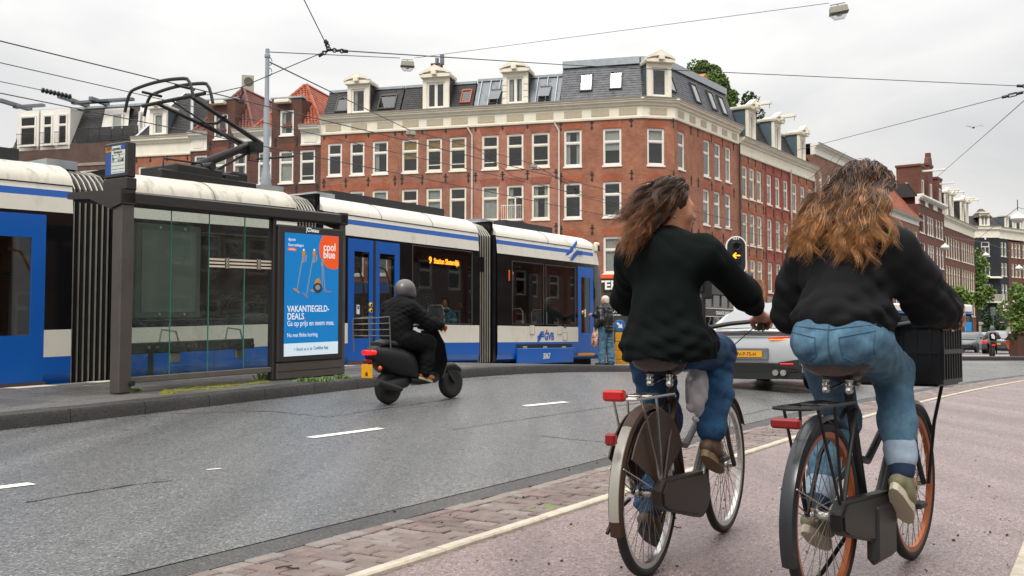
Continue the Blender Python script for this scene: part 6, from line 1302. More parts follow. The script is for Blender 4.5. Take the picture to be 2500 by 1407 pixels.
# ---- yellow bollard with blue arrow disc
bp_ = at(1511, 850, 30.0); BL = thing('bollard_sign', 'yellow bollard carrying a round blue sign with white arrow, beyond the standing man', 'traffic sign', (bp_.x, 30, .08))
mBy = M('bollard_yellow', '#d19416', .5, var=.1); z1 = at(1511,812,30).z
for k in range(4): MB().bbox((-.095,-.095,.0+k*(z1-.08)/4+.004),(.095,.095,(k+1)*(z1-.08)/4-.004),.015).build('bollard_section', mBy, BL)
MB(Matrix.Translation((.02,-.04,at(1511,795,30).z-.08)) @ Matrix.Rotation(pi/2,4,'X')).lathe([(0,.02),(.155,.02),(.165,.0),(.155,-.02),(0,-.02)], 24).build('blue_disc', M('sign_disc_blue', (.01,.12,.40), .4, var=.05), BL)
ar = MB(Matrix.Translation((.02,-.062,at(1511,795,30).z-.08)) @ Matrix.Rotation(R(45),4,'Y')); ar.prism([(-.11,-.03),(.0,-.03),(.0,-.085),(.115,0),(.0,.085),(.0,.03),(-.11,.03)], -.004, .0); ar.build('arrow', mWhite, BL)
y2 = at(1524, 850, 31); MB().bbox((-.06,-.06,0),(.06,.06,.75),.01).build('bollard', mBy, None, loc=(y2.x,31,.1)); tag(bpy.data.objects['bollard'], 'narrow yellow bollard right behind the blue arrow sign', 'bollard')
# kebab shop boards on the first terraced house
kb = FS.P(FS.u(1828)[0], -.35, at(1828,700,70).z); k0u, k1u = FS.u(1806)[0], FS.u(1852)[0]; zq = lambda py: FS.u(1828,py)[1]
kb = tag(MB().bbox((k0u,-.5,zq(735)),(k1u,-.35,zq(682)),.02).build('food_sign', M('food_picture', '#8a4f22', .5, var=.5, vs=2.2, c2='#d9a04a', c2s=2.5), None, loc=FS.o, rotz=FS.r), 'brown food picture board beside the traffic light', 'sign')
k2 = tag(MB().bbox((k0u-.2,-.3,zq(770)),(k1u+.7,-.15,zq(736)),.02).build('shop_board', mWhite, None, loc=FS.o, rotz=FS.r), 'white shop board with red lettering under the food picture', 'sign')
mRedT = M('red_letters', (.75,.06,.02), .5, var=0); um_ = (k0u+k1u)/2; text('lettering', 'DONER', .62, mRedT, k2, (um_-.2,-.304,zq(746)), xs=.85, bold=.02); text('lettering', 'FACTORY', .42, mIron, k2, (um_+.6,-.304,zq(757)), xs=.8, bold=.02); MB().bbox((k0u+.2,-.31,zq(760)),(k0u+.9,-.3,zq(738)),.02).build('red_figure', mRedT, k2)
# ================================================================ BODIES: smooth union of tapered limbs, meshed as ONE surface
class Body:
    def __init__(s): s.P = []
    def cap(s, a, b, ra, rb=None, k=.03, fl=None): s.P.append(('c', np.array(a, float), np.array(b, float), ra, ra if rb is None else rb, k, fl)); return s
    def chain(s, pts, rs, k=.03):
        for i in range(len(pts)-1): s.cap(pts[i], pts[i+1], rs[i], rs[i+1], k)
        return s
    def ell(s, c, r, k=.03, rot=None): s.P.append(('e', np.array(c, float), np.array(r, float), np.array(rot.to_matrix() if rot is not None else np.eye(3)), k)); return s
    def grow(s, d):
        n = Body()
        for p in s.P: n.P.append(p[:3]+(p[3]+d, p[4]+d)+p[5:] if p[0] == 'c' else (p[0], p[1], p[2]+d)+p[3:])
        return n
    def field(s, vox, wr=None):
        lo = np.min([np.minimum(p[1], p[2])-max(p[3], p[4]) if p[0] == 'c' else p[1]-p[2].max() for p in s.P], 0)-vox*4; hi = np.max([np.maximum(p[1], p[2])+max(p[3], p[4]) if p[0] == 'c' else p[1]+p[2].max() for p in s.P], 0)+vox*4
        n = np.ceil((hi-lo)/vox).astype(int)+1; F = np.full(n, 9., np.float32); ax = [lo[i]+vox*np.arange(n[i]) for i in range(3)]
        for p in s.P:
            k = p[5] if p[0] == 'c' else p[4]; m = k+vox*3
            if p[0] == 'c': r = max(p[3], p[4]); a, b = np.minimum(p[1], p[2])-r-m, np.maximum(p[1], p[2])+r+m
            else: r = p[2].max(); a, b = p[1]-r-m, p[1]+r+m
            i0 = np.clip(((a-lo)/vox).astype(int), 0, n); i1 = np.clip(((b-lo)/vox).astype(int)+2, 0, n); sl = tuple(slice(i0[i], i1[i]) for i in range(3))
            X, Y, Z = np.meshgrid(ax[0][sl[0]], ax[1][sl[1]], ax[2][sl[2]], indexing='ij', sparse=True)
            if p[0] == 'c':
                A, B = p[1], p[2]; d = B-A; L2 = max(d @ d, 1e-9); t = np.clip(((X-A[0])*d[0]+(Y-A[1])*d[1]+(Z-A[2])*d[2])/L2, 0, 1)
                q = np.sqrt((X-A[0]-t*d[0])**2+(Y-A[1]-t*d[1])**2+(Z-A[2]-t*d[2])**2)-(p[3]+(p[4]-p[3])*t)
            else:
                M_ = p[3]; x, y, z = X-p[1][0], Y-p[1][1], Z-p[1][2]; u = [(M_[0][i]*x+M_[1][i]*y+M_[2][i]*z)/p[2][i] for i in range(3)]; q = np.sqrt(u[0]**2+u[1]**2+u[2]**2)
                q = (q-1)*np.minimum(p[2].min()*1.0+.0*q, p[2].max())
            q = q.astype(np.float32); f = F[sl]; h = np.maximum(k-np.abs(f-q), 0)/max(k, 1e-6); F[sl] = np.minimum(f, q)-h*h*k*.25
        if wr is not None: X, Y, Z = np.meshgrid(*ax, indexing='ij', sparse=True); near = np.abs(F) < .05; W = wr(X, Y, Z); F = np.where(near, F+W, F)
        return F, lo
    def verts(s, vox=.008, wr=None, cut=None, relax=1):
        F, lo = s.field(vox, wr); n = F.shape; ins = F < 0
        c = [ins[i:n[0]-1+i, j:n[1]-1+j, k:n[2]-1+k] for i in (0,1) for j in (0,1) for k in (0,1)]; any_ = c[0]; all_ = c[0]
        for q in c[1:]: any_ = any_ | q; all_ = all_ & q
        act = np.argwhere(any_ & ~all_); idx = -np.ones((n[0]-1, n[1]-1, n[2]-1), np.int64); idx[tuple(act.T)] = np.arange(len(act))
        S = np.zeros((len(act), 3)); C = np.zeros(len(act)); cor = [(i,j,k) for i in (0,1) for j in (0,1) for k in (0,1)]; val = [F[act[:,0]+i, act[:,1]+j, act[:,2]+k] for i,j,k in cor]
        for a in range(8):
            for b in range(a+1, 8):
                if sum(abs(cor[a][q]-cor[b][q]) for q in range(3)) != 1: continue
                va, vb = val[a], val[b]; m = (va < 0) != (vb < 0); t = np.where(m, va/np.where(m, va-vb, 1), 0)
                for q in range(3): S[:, q] += np.where(m, cor[a][q]+(cor[b][q]-cor[a][q])*t, 0)
                C += m
        V = lo+(act+S/C[:, None])*vox; Q = []
        for axn in range(3):
            sl0 = [slice(0, n[q]) for q in range(3)]; sl1 = list(sl0); sl0[axn] = slice(0, n[axn]-1); sl1[axn] = slice(1, n[axn]); e = np.argwhere(ins[tuple(sl0)] != ins[tuple(sl1)])
            o1, o2 = [(1,2),(2,0),(0,1)][axn]; e = e[(e[:, o1] > 0) & (e[:, o2] > 0)]; d1 = np.zeros(3, int); d1[o1] = 1; d2 = np.zeros(3, int); d2[o2] = 1
            quad = [e-d1-d2, e-d2, e, e-d1]; q = np.stack([idx[tuple(np.clip(x, 0, np.array(idx.shape)-1).T)] for x in quad], 1); flip = ~ins[tuple(e.T)]; q[flip] = q[flip][:, ::-1]; Q.append(q)
        Q = np.concatenate(Q); Q = Q[(Q >= 0).all(1)]
        for _ in range(relax):
            A = np.zeros_like(V); N_c = np.zeros(len(V))
            for i in range(4):
                for j in ((i+1) % 4, (i-1) % 4): np.add.at(A, Q[:, i], V[Q[:, j]]); np.add.at(N_c, Q[:, i], 1)
            V = V*.5+.5*A/np.maximum(N_c, 1)[:, None]
        if cut is not None:
            keep = cut(V); ok = keep[Q].all(1); Q = Q[ok]; used = np.unique(Q); mp = -np.ones(len(V), int); mp[used] = np.arange(len(used)); V = V[used]; Q = mp[Q]
        return V, Q
    def build(s, name, mat, parent=None, vox=.008, wr=None, cut=None, relax=1, matf=None):
        V, Q = s.verts(vox, wr, cut, relax); me = bpy.data.meshes.new(name); me.vertices.add(len(V)); me.vertices.foreach_set('co', V.astype(np.float32).ravel()); me.loops.add(len(Q)*4); me.loops.foreach_set('vertex_index', Q.astype(np.int32).ravel())
        me.polygons.add(len(Q)); me.polygons.foreach_set('loop_start', np.arange(0, len(Q)*4, 4, dtype=np.int32)); me.polygons.foreach_set('use_smooth', np.ones(len(Q), bool))
        for m in (mat if isinstance(mat, (list, tuple)) else [mat]): me.materials.append(m)
        if matf is not None: me.polygons.foreach_set('material_index', matf(V[Q].mean(1)).astype(np.int32))
        me.update(); me.validate(); return link(name, me, parent)
def folds(seed, amp=.006, sc=1., axis=2):
    """cloth folds: warped ridges running across the limb"""
    r = random.Random(seed); ph = [r.uniform(0, 6) for _ in range(10)]
    def f(X, Y, Z):
        w1 = np.sin(X*9*sc+ph[0])+np.sin(Y*11*sc+ph[1])+np.sin(Z*7*sc+ph[2]); a = np.sin((Z*38+X*16-Y*9)*sc+w1*1.7+ph[3]); b = np.sin((Z*61-X*25+Y*31)*sc+w1*2.1+ph[4]); c = np.sin((X*47+Y*39+Z*21)*sc+w1*1.3+ph[5])
        m = .5+.5*np.sin(X*13+ph[6])*np.sin(Y*12+ph[7])+.4*np.sin(Z*11+ph[8]); return amp*(-(np.abs(a)**.8)*m*.9+.35*b*m+.25*c)
    return f
mSkin = M('skin', '#b07a5e', .5, var=.08, vs=20, spec=.4); mLips = M('lips', '#8d4a44', .45, var=.05); mEyeW = M('eye_white', '#d8d4cc', .3, var=0); mEyeD = M('eye_iris', '#2a1c12', .2, var=0)
mKnit = M('dark_green_knit', (.005,.0075,.0068), .95, var=.25, vs=9, bump=.3, bs=300, spec=.12); mJack = M('black_jacket', (.007,.007,.008), .8, var=.2, vs=6, bump=.12, bs=220, spec=.2)
mDenim = M('blue_denim', '#3c5c73', .85, var=.16, vs=60, c2='#638a9f', c2s=9, c2lo=.42, c2hi=.78, bump=.25, bs=420); mDenimD = M('dark_blue_denim', '#123a5e', .85, var=.2, vs=60, c2='#2b5f86', c2s=9, c2lo=.45, c2hi=.8, bump=.25, bs=420)
mShoe = M('olive_shoe', '#6d6a4e', .7, var=.15, vs=20); mShoeB = M('brown_shoe', '#4b3724', .6, var=.2, vs=15); mSole = M('shoe_sole', '#b9b19c', .7, var=.1); mShoeK = M('black_shoe', (.012,.012,.012), .6, var=.2)
def hair_mat(name, root, tip, z0, z1, isl=.35):
    m = bpy.data.materials.new(name); m.use_nodes = True; nt_ = m.node_tree; N = nt_.nodes; L = nt_.links; b = N['Principled BSDF']; b.inputs['Roughness'].default_value = .42; b.inputs['Specular IOR Level'].default_value = .55
    tc = N.new('ShaderNodeTexCoord'); sp = N.new('ShaderNodeSeparateXYZ'); L.new(tc.outputs['Object'], sp.inputs[0]); mr = N.new('ShaderNodeMapRange'); mr.inputs[1].default_value = z0; mr.inputs[2].default_value = z1; mr.inputs[3].default_value = 1; mr.inputs[4].default_value = 0; L.new(sp.outputs[2], mr.inputs[0])
    ge = N.new('ShaderNodeNewGeometry'); ad = N.new('ShaderNodeMath'); ad.operation = 'MULTIPLY_ADD'; ad.inputs[1].default_value = .5; L.new(ge.outputs['Random Per Island'], ad.inputs[0]); ad2 = N.new('ShaderNodeMath'); ad2.operation = 'SUBTRACT'; ad2.inputs[1].default_value = .25; L.new(mr.outputs[0], ad.inputs[2]); L.new(ad.outputs[0], ad2.inputs[0])
    mx = N.new('ShaderNodeMix'); mx.data_type = 'RGBA'; mx.clamp_factor = True; mx.inputs[6].default_value = (*col(root), 1); mx.inputs[7].default_value = (*col(tip), 1); L.new(ad2.outputs[0], mx.inputs[0])
    r2 = N.new('ShaderNodeMapRange'); r2.inputs[3].default_value = 1-isl; r2.inputs[4].default_value = 1+isl; L.new(ge.outputs['Random Per Island'], r2.inputs[0]); v = N.new('ShaderNodeVectorMath'); v.operation = 'SCALE'; nz = N.new('ShaderNodeTexNoise'); nz.inputs['Scale'].default_value = 26; nz.inputs['Detail'].default_value = 2; L.new(tc.outputs['Object'], nz.inputs[0]); mz_ = N.new('ShaderNodeMapRange'); mz_.inputs[1].default_value = .32; mz_.inputs[2].default_value = .68; mz_.inputs[3].default_value = .5; mz_.inputs[4].default_value = 1.3; L.new(nz.outputs[0], mz_.inputs[0]); mu = N.new('ShaderNodeMath'); mu.operation = 'MULTIPLY'; L.new(r2.outputs[0], mu.inputs[0]); L.new(mz_.outputs[0], mu.inputs[1]); L.new(mx.outputs[2], v.inputs[0]); L.new(mu.outputs[0], v.inputs['Scale']); L.new(v.outputs[0], b.inputs['Base Color']); return m
def strands(name, mat, parent, paths, r0=.004, n=4):
    """many tapered locks in one mesh"""
    V = []; Fc = []; off = 0
    for P, rr in paths:
        P = np.array(P); k = len(P); T = np.gradient(P, axis=0); T /= np.linalg.norm(T, axis=1)[:, None]+1e-9; A = np.cross(T, [.3,.2,1.]); A /= np.linalg.norm(A, axis=1)[:, None]+1e-9; B = np.cross(T, A)
        s = np.linspace(0, 1, k); R_ = rr*np.clip(np.minimum(.55+s*2, (1.02-s)*1.9), .08, 1)
        for i in range(k):
            for j in range(n): th = 2*pi*j/n; V.append(P[i]+(A[i]*cos(th)+B[i]*sin(th)*.55)*R_[i])
        for i in range(k-1):
            for j in range(n): Fc.append((off+i*n+j, off+i*n+(j+1) % n, off+(i+1)*n+(j+1) % n, off+(i+1)*n+j))
        off += k*n
    me = bpy.data.meshes.new(name); me.from_pydata([tuple(v) for v in V], [], Fc); me.materials.append(mat); me.polygons.foreach_set('use_smooth', [True]*len(me.polygons)); me.update(); return link(name, me, parent)
def hand(b, wrist, dirv, up, side, s=1., curl=1.1, k=.008):
    """palm, four unequal fingers curling round a grip, thumb leaving the side of the palm"""
    w = Vector(wrist); d = Vector(dirv).normalized(); u = Vector(up).normalized(); l = d.cross(u).normalized()*side; u = l.cross(d).normalized()*side; kn = w+d*.085*s
    b.cap(w, w+d*.05*s, .026*s, .03*s, .02); b.ell(w+d*.05*s, (.05*s,.042*s,.02*s), .015, Matrix((d, l, u)).transposed().to_quaternion())
    for i, (o, ln) in enumerate(((.032,.072),(.011,.08),(-.011,.074),(-.031,.058))):
        p = kn+l*o*s-d*.01*abs(i-1.3)*s; a = 0.25; pts = [w+d*.05*s+l*o*.8*s, p]
        for j, fr in enumerate((.45,.3,.25)):
            a += curl*(.55,.8,.65)[j]; p = p+(d*cos(a)-u*sin(a))*ln*fr*s; pts.append(p)
        b.chain(pts, [.011*s,.0105*s,.0095*s,.009*s,.0075*s], k)
    t0 = w+d*.02*s+l*.026*s; t1 = t0+(d*.6+l*.75-u*.35).normalized()*.038*s; t2 = t1+(d*.7+l*.05-u*.7).normalized()*.03*s; b.chain([t0,t1,t2,t2+(d*.2-l*.4-u*.85).normalized()*.024*s], [.014*s,.012*s,.0105*s,.008*s], .012)
def head(b, c, yaw, pitch=0., s=1., roll=0.):
    """c: centre of the skull; returns the frame (forward, left, up)"""
    q = Matrix.Rotation(yaw, 3, 'Z') @ Matrix.Rotation(pitch, 3, 'Y') @ Matrix.Rotation(roll, 3, 'X'); f, l, u = q.col[0], q.col[1], q.col[2]; c = Vector(c)
    def P(x, y, z): return c+(f*x+l*y+u*z)*s
    rq = q.to_quaternion()
    b.ell(P(-.012,0,.03), (.098*s,.078*s,.09*s), .03, rq); b.ell(P(.03,0,-.035), (.068*s,.062*s,.082*s), .03, rq); b.ell(P(.062,0,-.092), (.026*s,.03*s,.022*s), .03, rq)
    b.cap(P(.083,0,.008), P(.108,0,-.03), .010*s, .014*s, .014); b.ell(P(.098,0,-.033), (.012*s,.018*s,.01*s), .012, rq); b.cap(P(.076,-.03,.02), P(.076,.03,.02), .016*s, .016*s, .02); b.cap(P(.088,-.016,-.058), P(.088,.016,-.058), .009*s, .009*s, .012); b.cap(P(.085,-.013,-.068), P(.085,.013,-.068), .008*s, .008*s, .01)
    for sg in (1,-1):
        b.ell(P(.055,sg*.042,-.025), (.03*s,.022*s,.028*s), .025, rq); b.ell(P(-.01,sg*.078,-.012), (.02*s,.008*s,.032*s), .008, rq)
    return P, (f, l, u), rq
def face_bits(parent, P, s=1.):
    for sg in (1,-1): MB().ell(P(.079,sg*.032,-.002), (.011*s,.013*s,.009*s)).build('eye', mEyeW, parent, smooth=60); MB().ell(P(.087,sg*.033,-.002), (.005*s,.006*s,.006*s)).build('iris', mEyeD, parent, smooth=60)
    MB().ell(P(.094,0,-.058), (.006*s,.02*s,.005*s)).ell(P(.091,0,-.068), (.006*s,.017*s,.005*s)).build('mouth', mLips, parent, smooth=60)
def shoe(name, parent, ankle, toe, mat, sole=mSole, w=.042, up=(0,0,1), vox=.008):
    a, t = Vector(ankle), Vector(toe); d = (t-a); h = d.length; b = Body(); f = d.normalized(); u = Vector(up); u = (u-f*u.dot(f)).normalized(); base = a-u*.055
    b.cap(base-f*.05, base+f*.06, w*.82, w*.9, .03); b.cap(base+f*.06, t-f*.01-u*.03, w*.95, w*.72, .03); b.cap(a+u*.02, base+f*.02, w*.95, w, .03); o = b.build(name, mat, parent, vox)
    q = Matrix((f, u.cross(f), u)).transposed().to_4x4(); q.translation = base-u*.035; m = MB(q); n = 14; L_ = (t-f*.01-base).dot(f)+.045; pts = []
    for i in range(n):
        th = 2*pi*i/n; x = L_*.5-.06+ (L_*.5+.03)*cos(th); y = w*1.02*sin(th)*(1.05 if cos(th) > -.2 else .85); pts.append((x, y))
    m.prism(pts, -.018, .012, 'xy'); m.build('sole', sole, o, smooth=30); return o
# ---------------------------------------------------------------- bicycles (x forward, y left, origin under the rear wheel)
mTyre = M('tyre_rubber', (.012,.012,.012), .7, var=.2, vs=20); mChrome = M('worn_chrome', '#b5b3ae', .22, .9, var=.1, vs=8, rvar=.08); mSpoke = M('spoke_steel', '#77756f', .4, .6, var=0); mFrameK = M('bike_black', (.008,.008,.009), .42, var=.2, vs=5, spec=.35); mFrameB = M('bike_brown', '#24180f', .4, var=.3, vs=5)
mBrown = M('brown_coat_guard', '#3a2615', .6, var=.3, vs=6, bump=.15, bs=90); mLeather = M('saddle_leather', '#26120b', .4, var=.25, vs=8, bump=.1, bs=90); mRedR = M('red_reflector', (.19,.004,.006), .2, var=.1); mRedLit = M('red_tail_light', (.36,.005,.007), .25, var=0, emit=.08); mWhiteF = M('white_fender', '#8f8c82', .35, var=.1); mOrRim = M('orange_rim', '#a85c32', .35, .4, var=.15, vs=5); mGreyF = M('blue_grey_fender', '#1a1e22', .3, var=.15, coat=.15); mBag = M('white_plastic_bag', '#c9c4c6', .35, var=.08)
WR = .345
def wheel(parent, x, rim, r=WR, steer=0., hubr=.03):
    y = Matrix.Translation((x,0,r)) @ Matrix.Rotation(pi/2,4,'X'); tr = r-.021
    def ring(rad, rr, n=56, m=8, sq=1.):
        mb = MB(); vs = []
        for i in range(n):
            a = 2*pi*i/n
            for j in range(m): b = 2*pi*j/m; vs.append((x+(rad+rr*cos(b))*cos(a), rr*sin(b)*sq, r+(rad+rr*cos(b))*sin(a)))
        return mb.add(vs, [(i*m+j, ((i+1)%n)*m+j, ((i+1)%n)*m+(j+1)%m, i*m+(j+1)%m) for i in range(n) for j in range(m)])
    w = bpy.data.objects.new('wheel', None); COL.objects.link(w); w.parent = parent
    ring(tr, .021).build('tyre', mTyre, w, smooth=60); mb = MB(); mb.add([], []); prof = [(tr-.014,-.014),(tr-.036,-.011),(tr-.036,.011),(tr-.014,.014)]
    vs = []; n = 56
    for i in range(n):
        a = 2*pi*i/n
        for q, yy in prof: vs.append((x+q*cos(a), yy, r+q*sin(a)))
    mb.add(vs, [(i*4+j, ((i+1)%n)*4+j, ((i+1)%n)*4+(j+1)%4, i*4+(j+1)%4) for i in range(n) for j in range(4)]); mb.build('rim', rim, w, smooth=40)
    MB(y).lathe([(.012,-.05),(.012,-.035),(hubr,-.034),(hubr,-.03),(hubr*.55,-.02),(hubr*.55,.02),(hubr,.03),(hubr,.034),(.012,.035),(.012,.05)], 12).build('hub', mChrome, w, smooth=30)
    sm = MB().tube([(hubr*.2,.028,hubr*.9),(tr-.04,.0,.0)], .0016, 4).mesh('spoke', mSpoke); sm2 = MB().tube([(hubr*.2,-.028,-hubr*.9),(tr-.04,.0,.0)], .0016, 4).mesh('spoke', mSpoke)
    for i in range(32): link('spoke', sm if i % 2 else sm2, w, (x,0,r), rot=(0, 2*pi*i/32, 0))
    return w
def arc_strip(parent, name, mat, x, r, a0, a1, w, curl=.012, n=24):
    mb = MB(); rings = []
    for i in range(n+1):
        a = R(a0+(a1-a0)*i/n); rings.append([(x+(r+dr)*cos(a), yy, WR+(r+dr)*sin(a)) for dr, yy in ((-curl*1.5,-w/2),(-.002,-w*.38),(.004,0),(-.002,w*.38),(-curl*1.5,w/2),(-curl*1.5+.003,w/2-.004),(-.006,w*.36),(-.001,0),(-.006,-w*.36),(-curl*1.5+.003,-w/2+.004))])
    mb.loft(rings); return mb.build(name, mat, parent, smooth=50)
def saddle(parent, x, z, mat, w=.115, L=.27):
    mb = MB(); rings = []
    for i in range(10):
        s = i/9; hw = w*(1-s)**.9*(1 if s > .12 else .75+2*s)+.018; dz = .018*(1-s)**2-.012*sin(pi*s); xx = x-.09+L*s; rings.append([(xx, hw*cos(t)*1.0, z+dz+(.03 if sin(t) > 0 else .05)*sin(t)*(.75 if s > .7 else 1)) for t in [2*pi*k/14 for k in range(14)]])
    o = mb.loft(rings).build('saddle', mat, parent, smooth=50)
    for sy in (-.045,.045): MB().tube([(x-.07,sy,z-.05),(x-.05,sy,z-.09),(x+.1,sy*.5,z-.06)], .006, 6).lathe([(.014,0),(.017,.01),(.014,.02),(.017,.03),(.014,.04),(.017,.05)], 12, Matrix.Translation((x-.05,sy,z-.095))).build('saddle_spring', mChrome, o)
    return o
def bicycle(name, label, X, Y, ang, frame, rim, crank, rear, kit):
    b = thing(name, label, 'bicycle', (X, Y, .0), ang); fx = 1.11; T = lambda n, p, r, m=frame, k=10: MB().tube(p, r, k).build(n, m, b, smooth=40)
    wheel(b, 0, rim); wheel(b, fx, rim)
    bbx, bbz = .47, .285; T('frame', [(bbx,0,bbz),(.36,0,.58),(.29,0,.78)], .019); MB().tube([(.885,0,.74),(.8,0,.52),(.66,0,.36),(bbx,0,bbz)], .019, 10).tube([(.87,0,.78),(.72,0,.62),(.5,0,.5),(.385,0,.52)], .016, 10).tube([(.855,0,.86),(.90,0,.66)], .026, 10).build('main_tube', frame, b, smooth=40)
    for s in (-1, 1): MB().tube([(bbx,s*.03,bbz),(.25,s*.06,.31),(0,s*.065,WR)], .011, 8).tube([(.31,s*.02,.72),(.12,s*.055,.56),(0,s*.065,WR)], .009, 8).build('stay', frame, b, smooth=40); MB().tube([(.90,s*.02,.66),(.93,s*.055,.62),(1.03,s*.055,.45),(fx,s*.055,WR)], .012, 8).build('fork', frame, b, smooth=40)
    T('seat_post', [(.30,0,.76),(.265,0,.87)], .0125, mChrome); T('stem', [(.865,0,.84),(.845,0,1.02),(.86,0,1.05)], .0125, mChrome)
    for s in (-1,1): MB().tube([(.86,0,1.05),(.9,s*.1,1.07),(.93,s*.2,1.08),(.88,s*.27,1.075),(.74,s*.29,1.05)], .011, 8).build('handlebar', mFrameK, b, smooth=40); MB().tube([(.87,s*.275,1.072),(.74,s*.292,1.05)], .017, 8).build('grip', mRubber, b); MB().tube([(.92,s*.22,1.06),(.84,s*.262,1.04),(.79,s*.27,1.03)], .005, 5).build('brake_lever', mChrome, b)
    ca = crank; cl = .17
    for s in (-1, 1):
        a = ca if s < 0 else ca+pi; px, pz = bbx+cl*cos(a), bbz+cl*sin(a); MB().tube([(bbx,s*.07,bbz),(px,s*.085,pz)], .011, 8).build('crank', mChrome, b); MB().bbox((px-.045,s*.095 if s > 0 else s*.185,pz-.012),(px+.045,s*.185 if s > 0 else s*.095,pz+.012),.004).build('pedal', mRubber, b)
    saddle(b, .21, .885, mLeather, .125)
    MB().tube([(.9,.22,1.05),(.98,.12,.98),(.95,.03,.86),(.9,.02,.74)], .0028, 5).build('brake_cable', mRubber, b); MB().tube([(.9,-.22,1.05),(1.0,-.1,.97),(.96,-.03,.84),(.93,-.02,.7)], .0028, 5).build('brake_cable', mRubber, b); MB().ell((.9,.16,1.10),(.028,.028,.018)).build('bell', mChrome, b, smooth=60)
    arc_strip(b, 'rear_fender', kit['fender2'] if 'fender2' in kit else kit['fender'], 0, WR+.028, 200, 55, .06); arc_strip(b, 'front_fender', kit.get('ffender', kit['fender']), fx, WR+.028, 130, 40 if 0 else -10+40, .055)
    for s in (-1,1): MB().tube([(0,s*.065,WR),(-.34,s*.03,WR+.14)], .003, 5).build('fender_stay', mChrome, b); MB().tube([(0,s*.07,WR),(-.06,s*.065,.75)], .006, 6).tube([(0,s*.07,WR),(-.22,s*.062,.75)], .006, 6).build('rack_strut', kit['rack'], b)
    MB().tube([(.27,-.03,.74),(.16,-.065,.755),(-.3,-.065,.755),(-.34,0,.755),(-.3,.065,.755),(.16,.065,.755),(.27,.03,.74)], .007, 6).tube([(.14,0,.755),(-.34,0,.755)], .005, 6).tube([(-.06,-.065,.755),(-.06,.065,.755)], .005, 6).tube([(-.22,-.065,.755),(-.22,.065,.755)], .005, 6).build('rack', kit['rack'], b)
    # chain case on the right
    cc = MB(); pts = [(bbx+.13*cos(t), bbz+.105*sin(t)) for t in [R(-100+20*k) for k in range(11)]]+[(-.02,WR+.065),(-.07,WR+.02),(-.06,WR-.04),(0,WR-.065)]; cc.prism(pts, -.085, -.045); cc.build('chain_case', kit['case'], b, smooth=30); MB().prism([(p[0]*.94+.02, (p[1]-.3)*.86+.3) for p in pts], -.092, -.0855).build('case_panel', kit['case'], b, smooth=30)
    MB().tube([(bbx-.02,.03,bbz-.02),(bbx-.25,.09,.09),(bbx-.36,.12,.035)] if kit.get('stand') else [(-.0,.08,WR-.03),(-.12,.1,.27),(-.2,.1,.2)], .009, 6).build('kickstand', mFrameK, b)
    return b
def guards(b, mat):       # coat guards either side of the rear wheel
    for s in (-1,1):
        pts = [(0.02,WR+.03)]+[((WR+.005)*cos(R(a)), WR+(WR+.005)*sin(R(a))) for a in range(30, 151, 10)]; mb = MB(); mb.prism(pts, s*.05-.003, s*.05+.003); mb.build('coat_guard', mat, b)
AL = atan2(.881, .4725); AR = atan2(.801, .599)
LB = bicycle('bicycle', 'worn city bicycle with brown coat guards, white fender tip and red rear light, left rider', .572, 4.36, AL, mFrameB, mChrome, R(68), None, dict(fender=mWhiteF, fender2=mBrown, ffender=mBrown, rack=mChrome, case=M('case_brown', '#20140c', .55, var=.3), long=1))
guards(LB, mBrown)
MB().bbox((-.38,-.044,.75),(-.335,.044,.795),.009).build('rear_light', mRedLit, LB); MB().bbox((-.41,-.022,.58),(-.375,.022,.628),.008).build('reflector', mRedR, LB)
arc_strip(LB, 'fender_tip', mWhiteF, 0, WR+.031, 190, 128, .052)
MB().ell((.99,0,.86),(.05,.05,.05)).build('head_lamp', mChrome, LB, smooth=60)
bg = Body(); bg.ell((.50,-.06,.76),(.07,.05,.12),.05); bg.cap((.50,-.06,.9),(.47,-.02,.93),.02,.03,.05); bgo = bg.build('plastic_bag', mBag, None, .008, folds(3,.014,1.4)); bgo.name = 'plastic_bag'; bgo.location = LB.location; bgo.rotation_euler = LB.rotation_euler; tag(bgo, 'crumpled whitish plastic bag hanging between the saddle and knee of the left rider', 'bag')
RB = bicycle('bicycle', 'black city bicycle with orange rims, black front crate and dark chain case, right rider', 1.148, 3.80, AR, mFrameK, mOrRim, R(12), None, dict(fender=mGreyF, rack=mFrameK, case=mFrameK, stand=1))
MB().bbox((-.37,-.052,.69),(-.335,.052,.725),.008).build('reflector', mRedR, RB); MB().bbox((.30,-.1,.12),(.56,-.05,.36),.05).build('case_cover', M('case_black', (.016,.016,.018), .45, var=.15), RB)
MB().bbox((.925,-.03,.50),(.935,.03,.62),.004).build('front_reflector', M('amber_reflector', '#d07a1a', .2, var=.05), RB)
for s in (-1,1): MB().tube([(1.11,s*.075,WR),(1.13,s*.1,.62),(1.16,s*.13,.79)], .008, 6).build('carrier_strut', mFrameK, RB)
MB().tube([(.95,-.16,.795),(1.3,-.16,.795),(1.3,.16,.795),(.95,.16,.795),(.95,-.16,.795)], .009, 6).build('front_carrier', mFrameK, RB)
cr = thing('crate', 'black plastic crate mounted on the front carrier of the right bicycle', 'crate', (RB.location[0]-.03, RB.location[1]+.025, 0), AR); c0_, c1_, cw_, cz0, cz1 = .90, 1.24, .235, .80, 1.075
mCrate = M('crate_black', (.010,.010,.011), .35, var=.2)
MB().bbox((c0_,-cw_,cz0),(c1_,cw_,cz0+.015),.004).build('crate_floor', mCrate, cr)
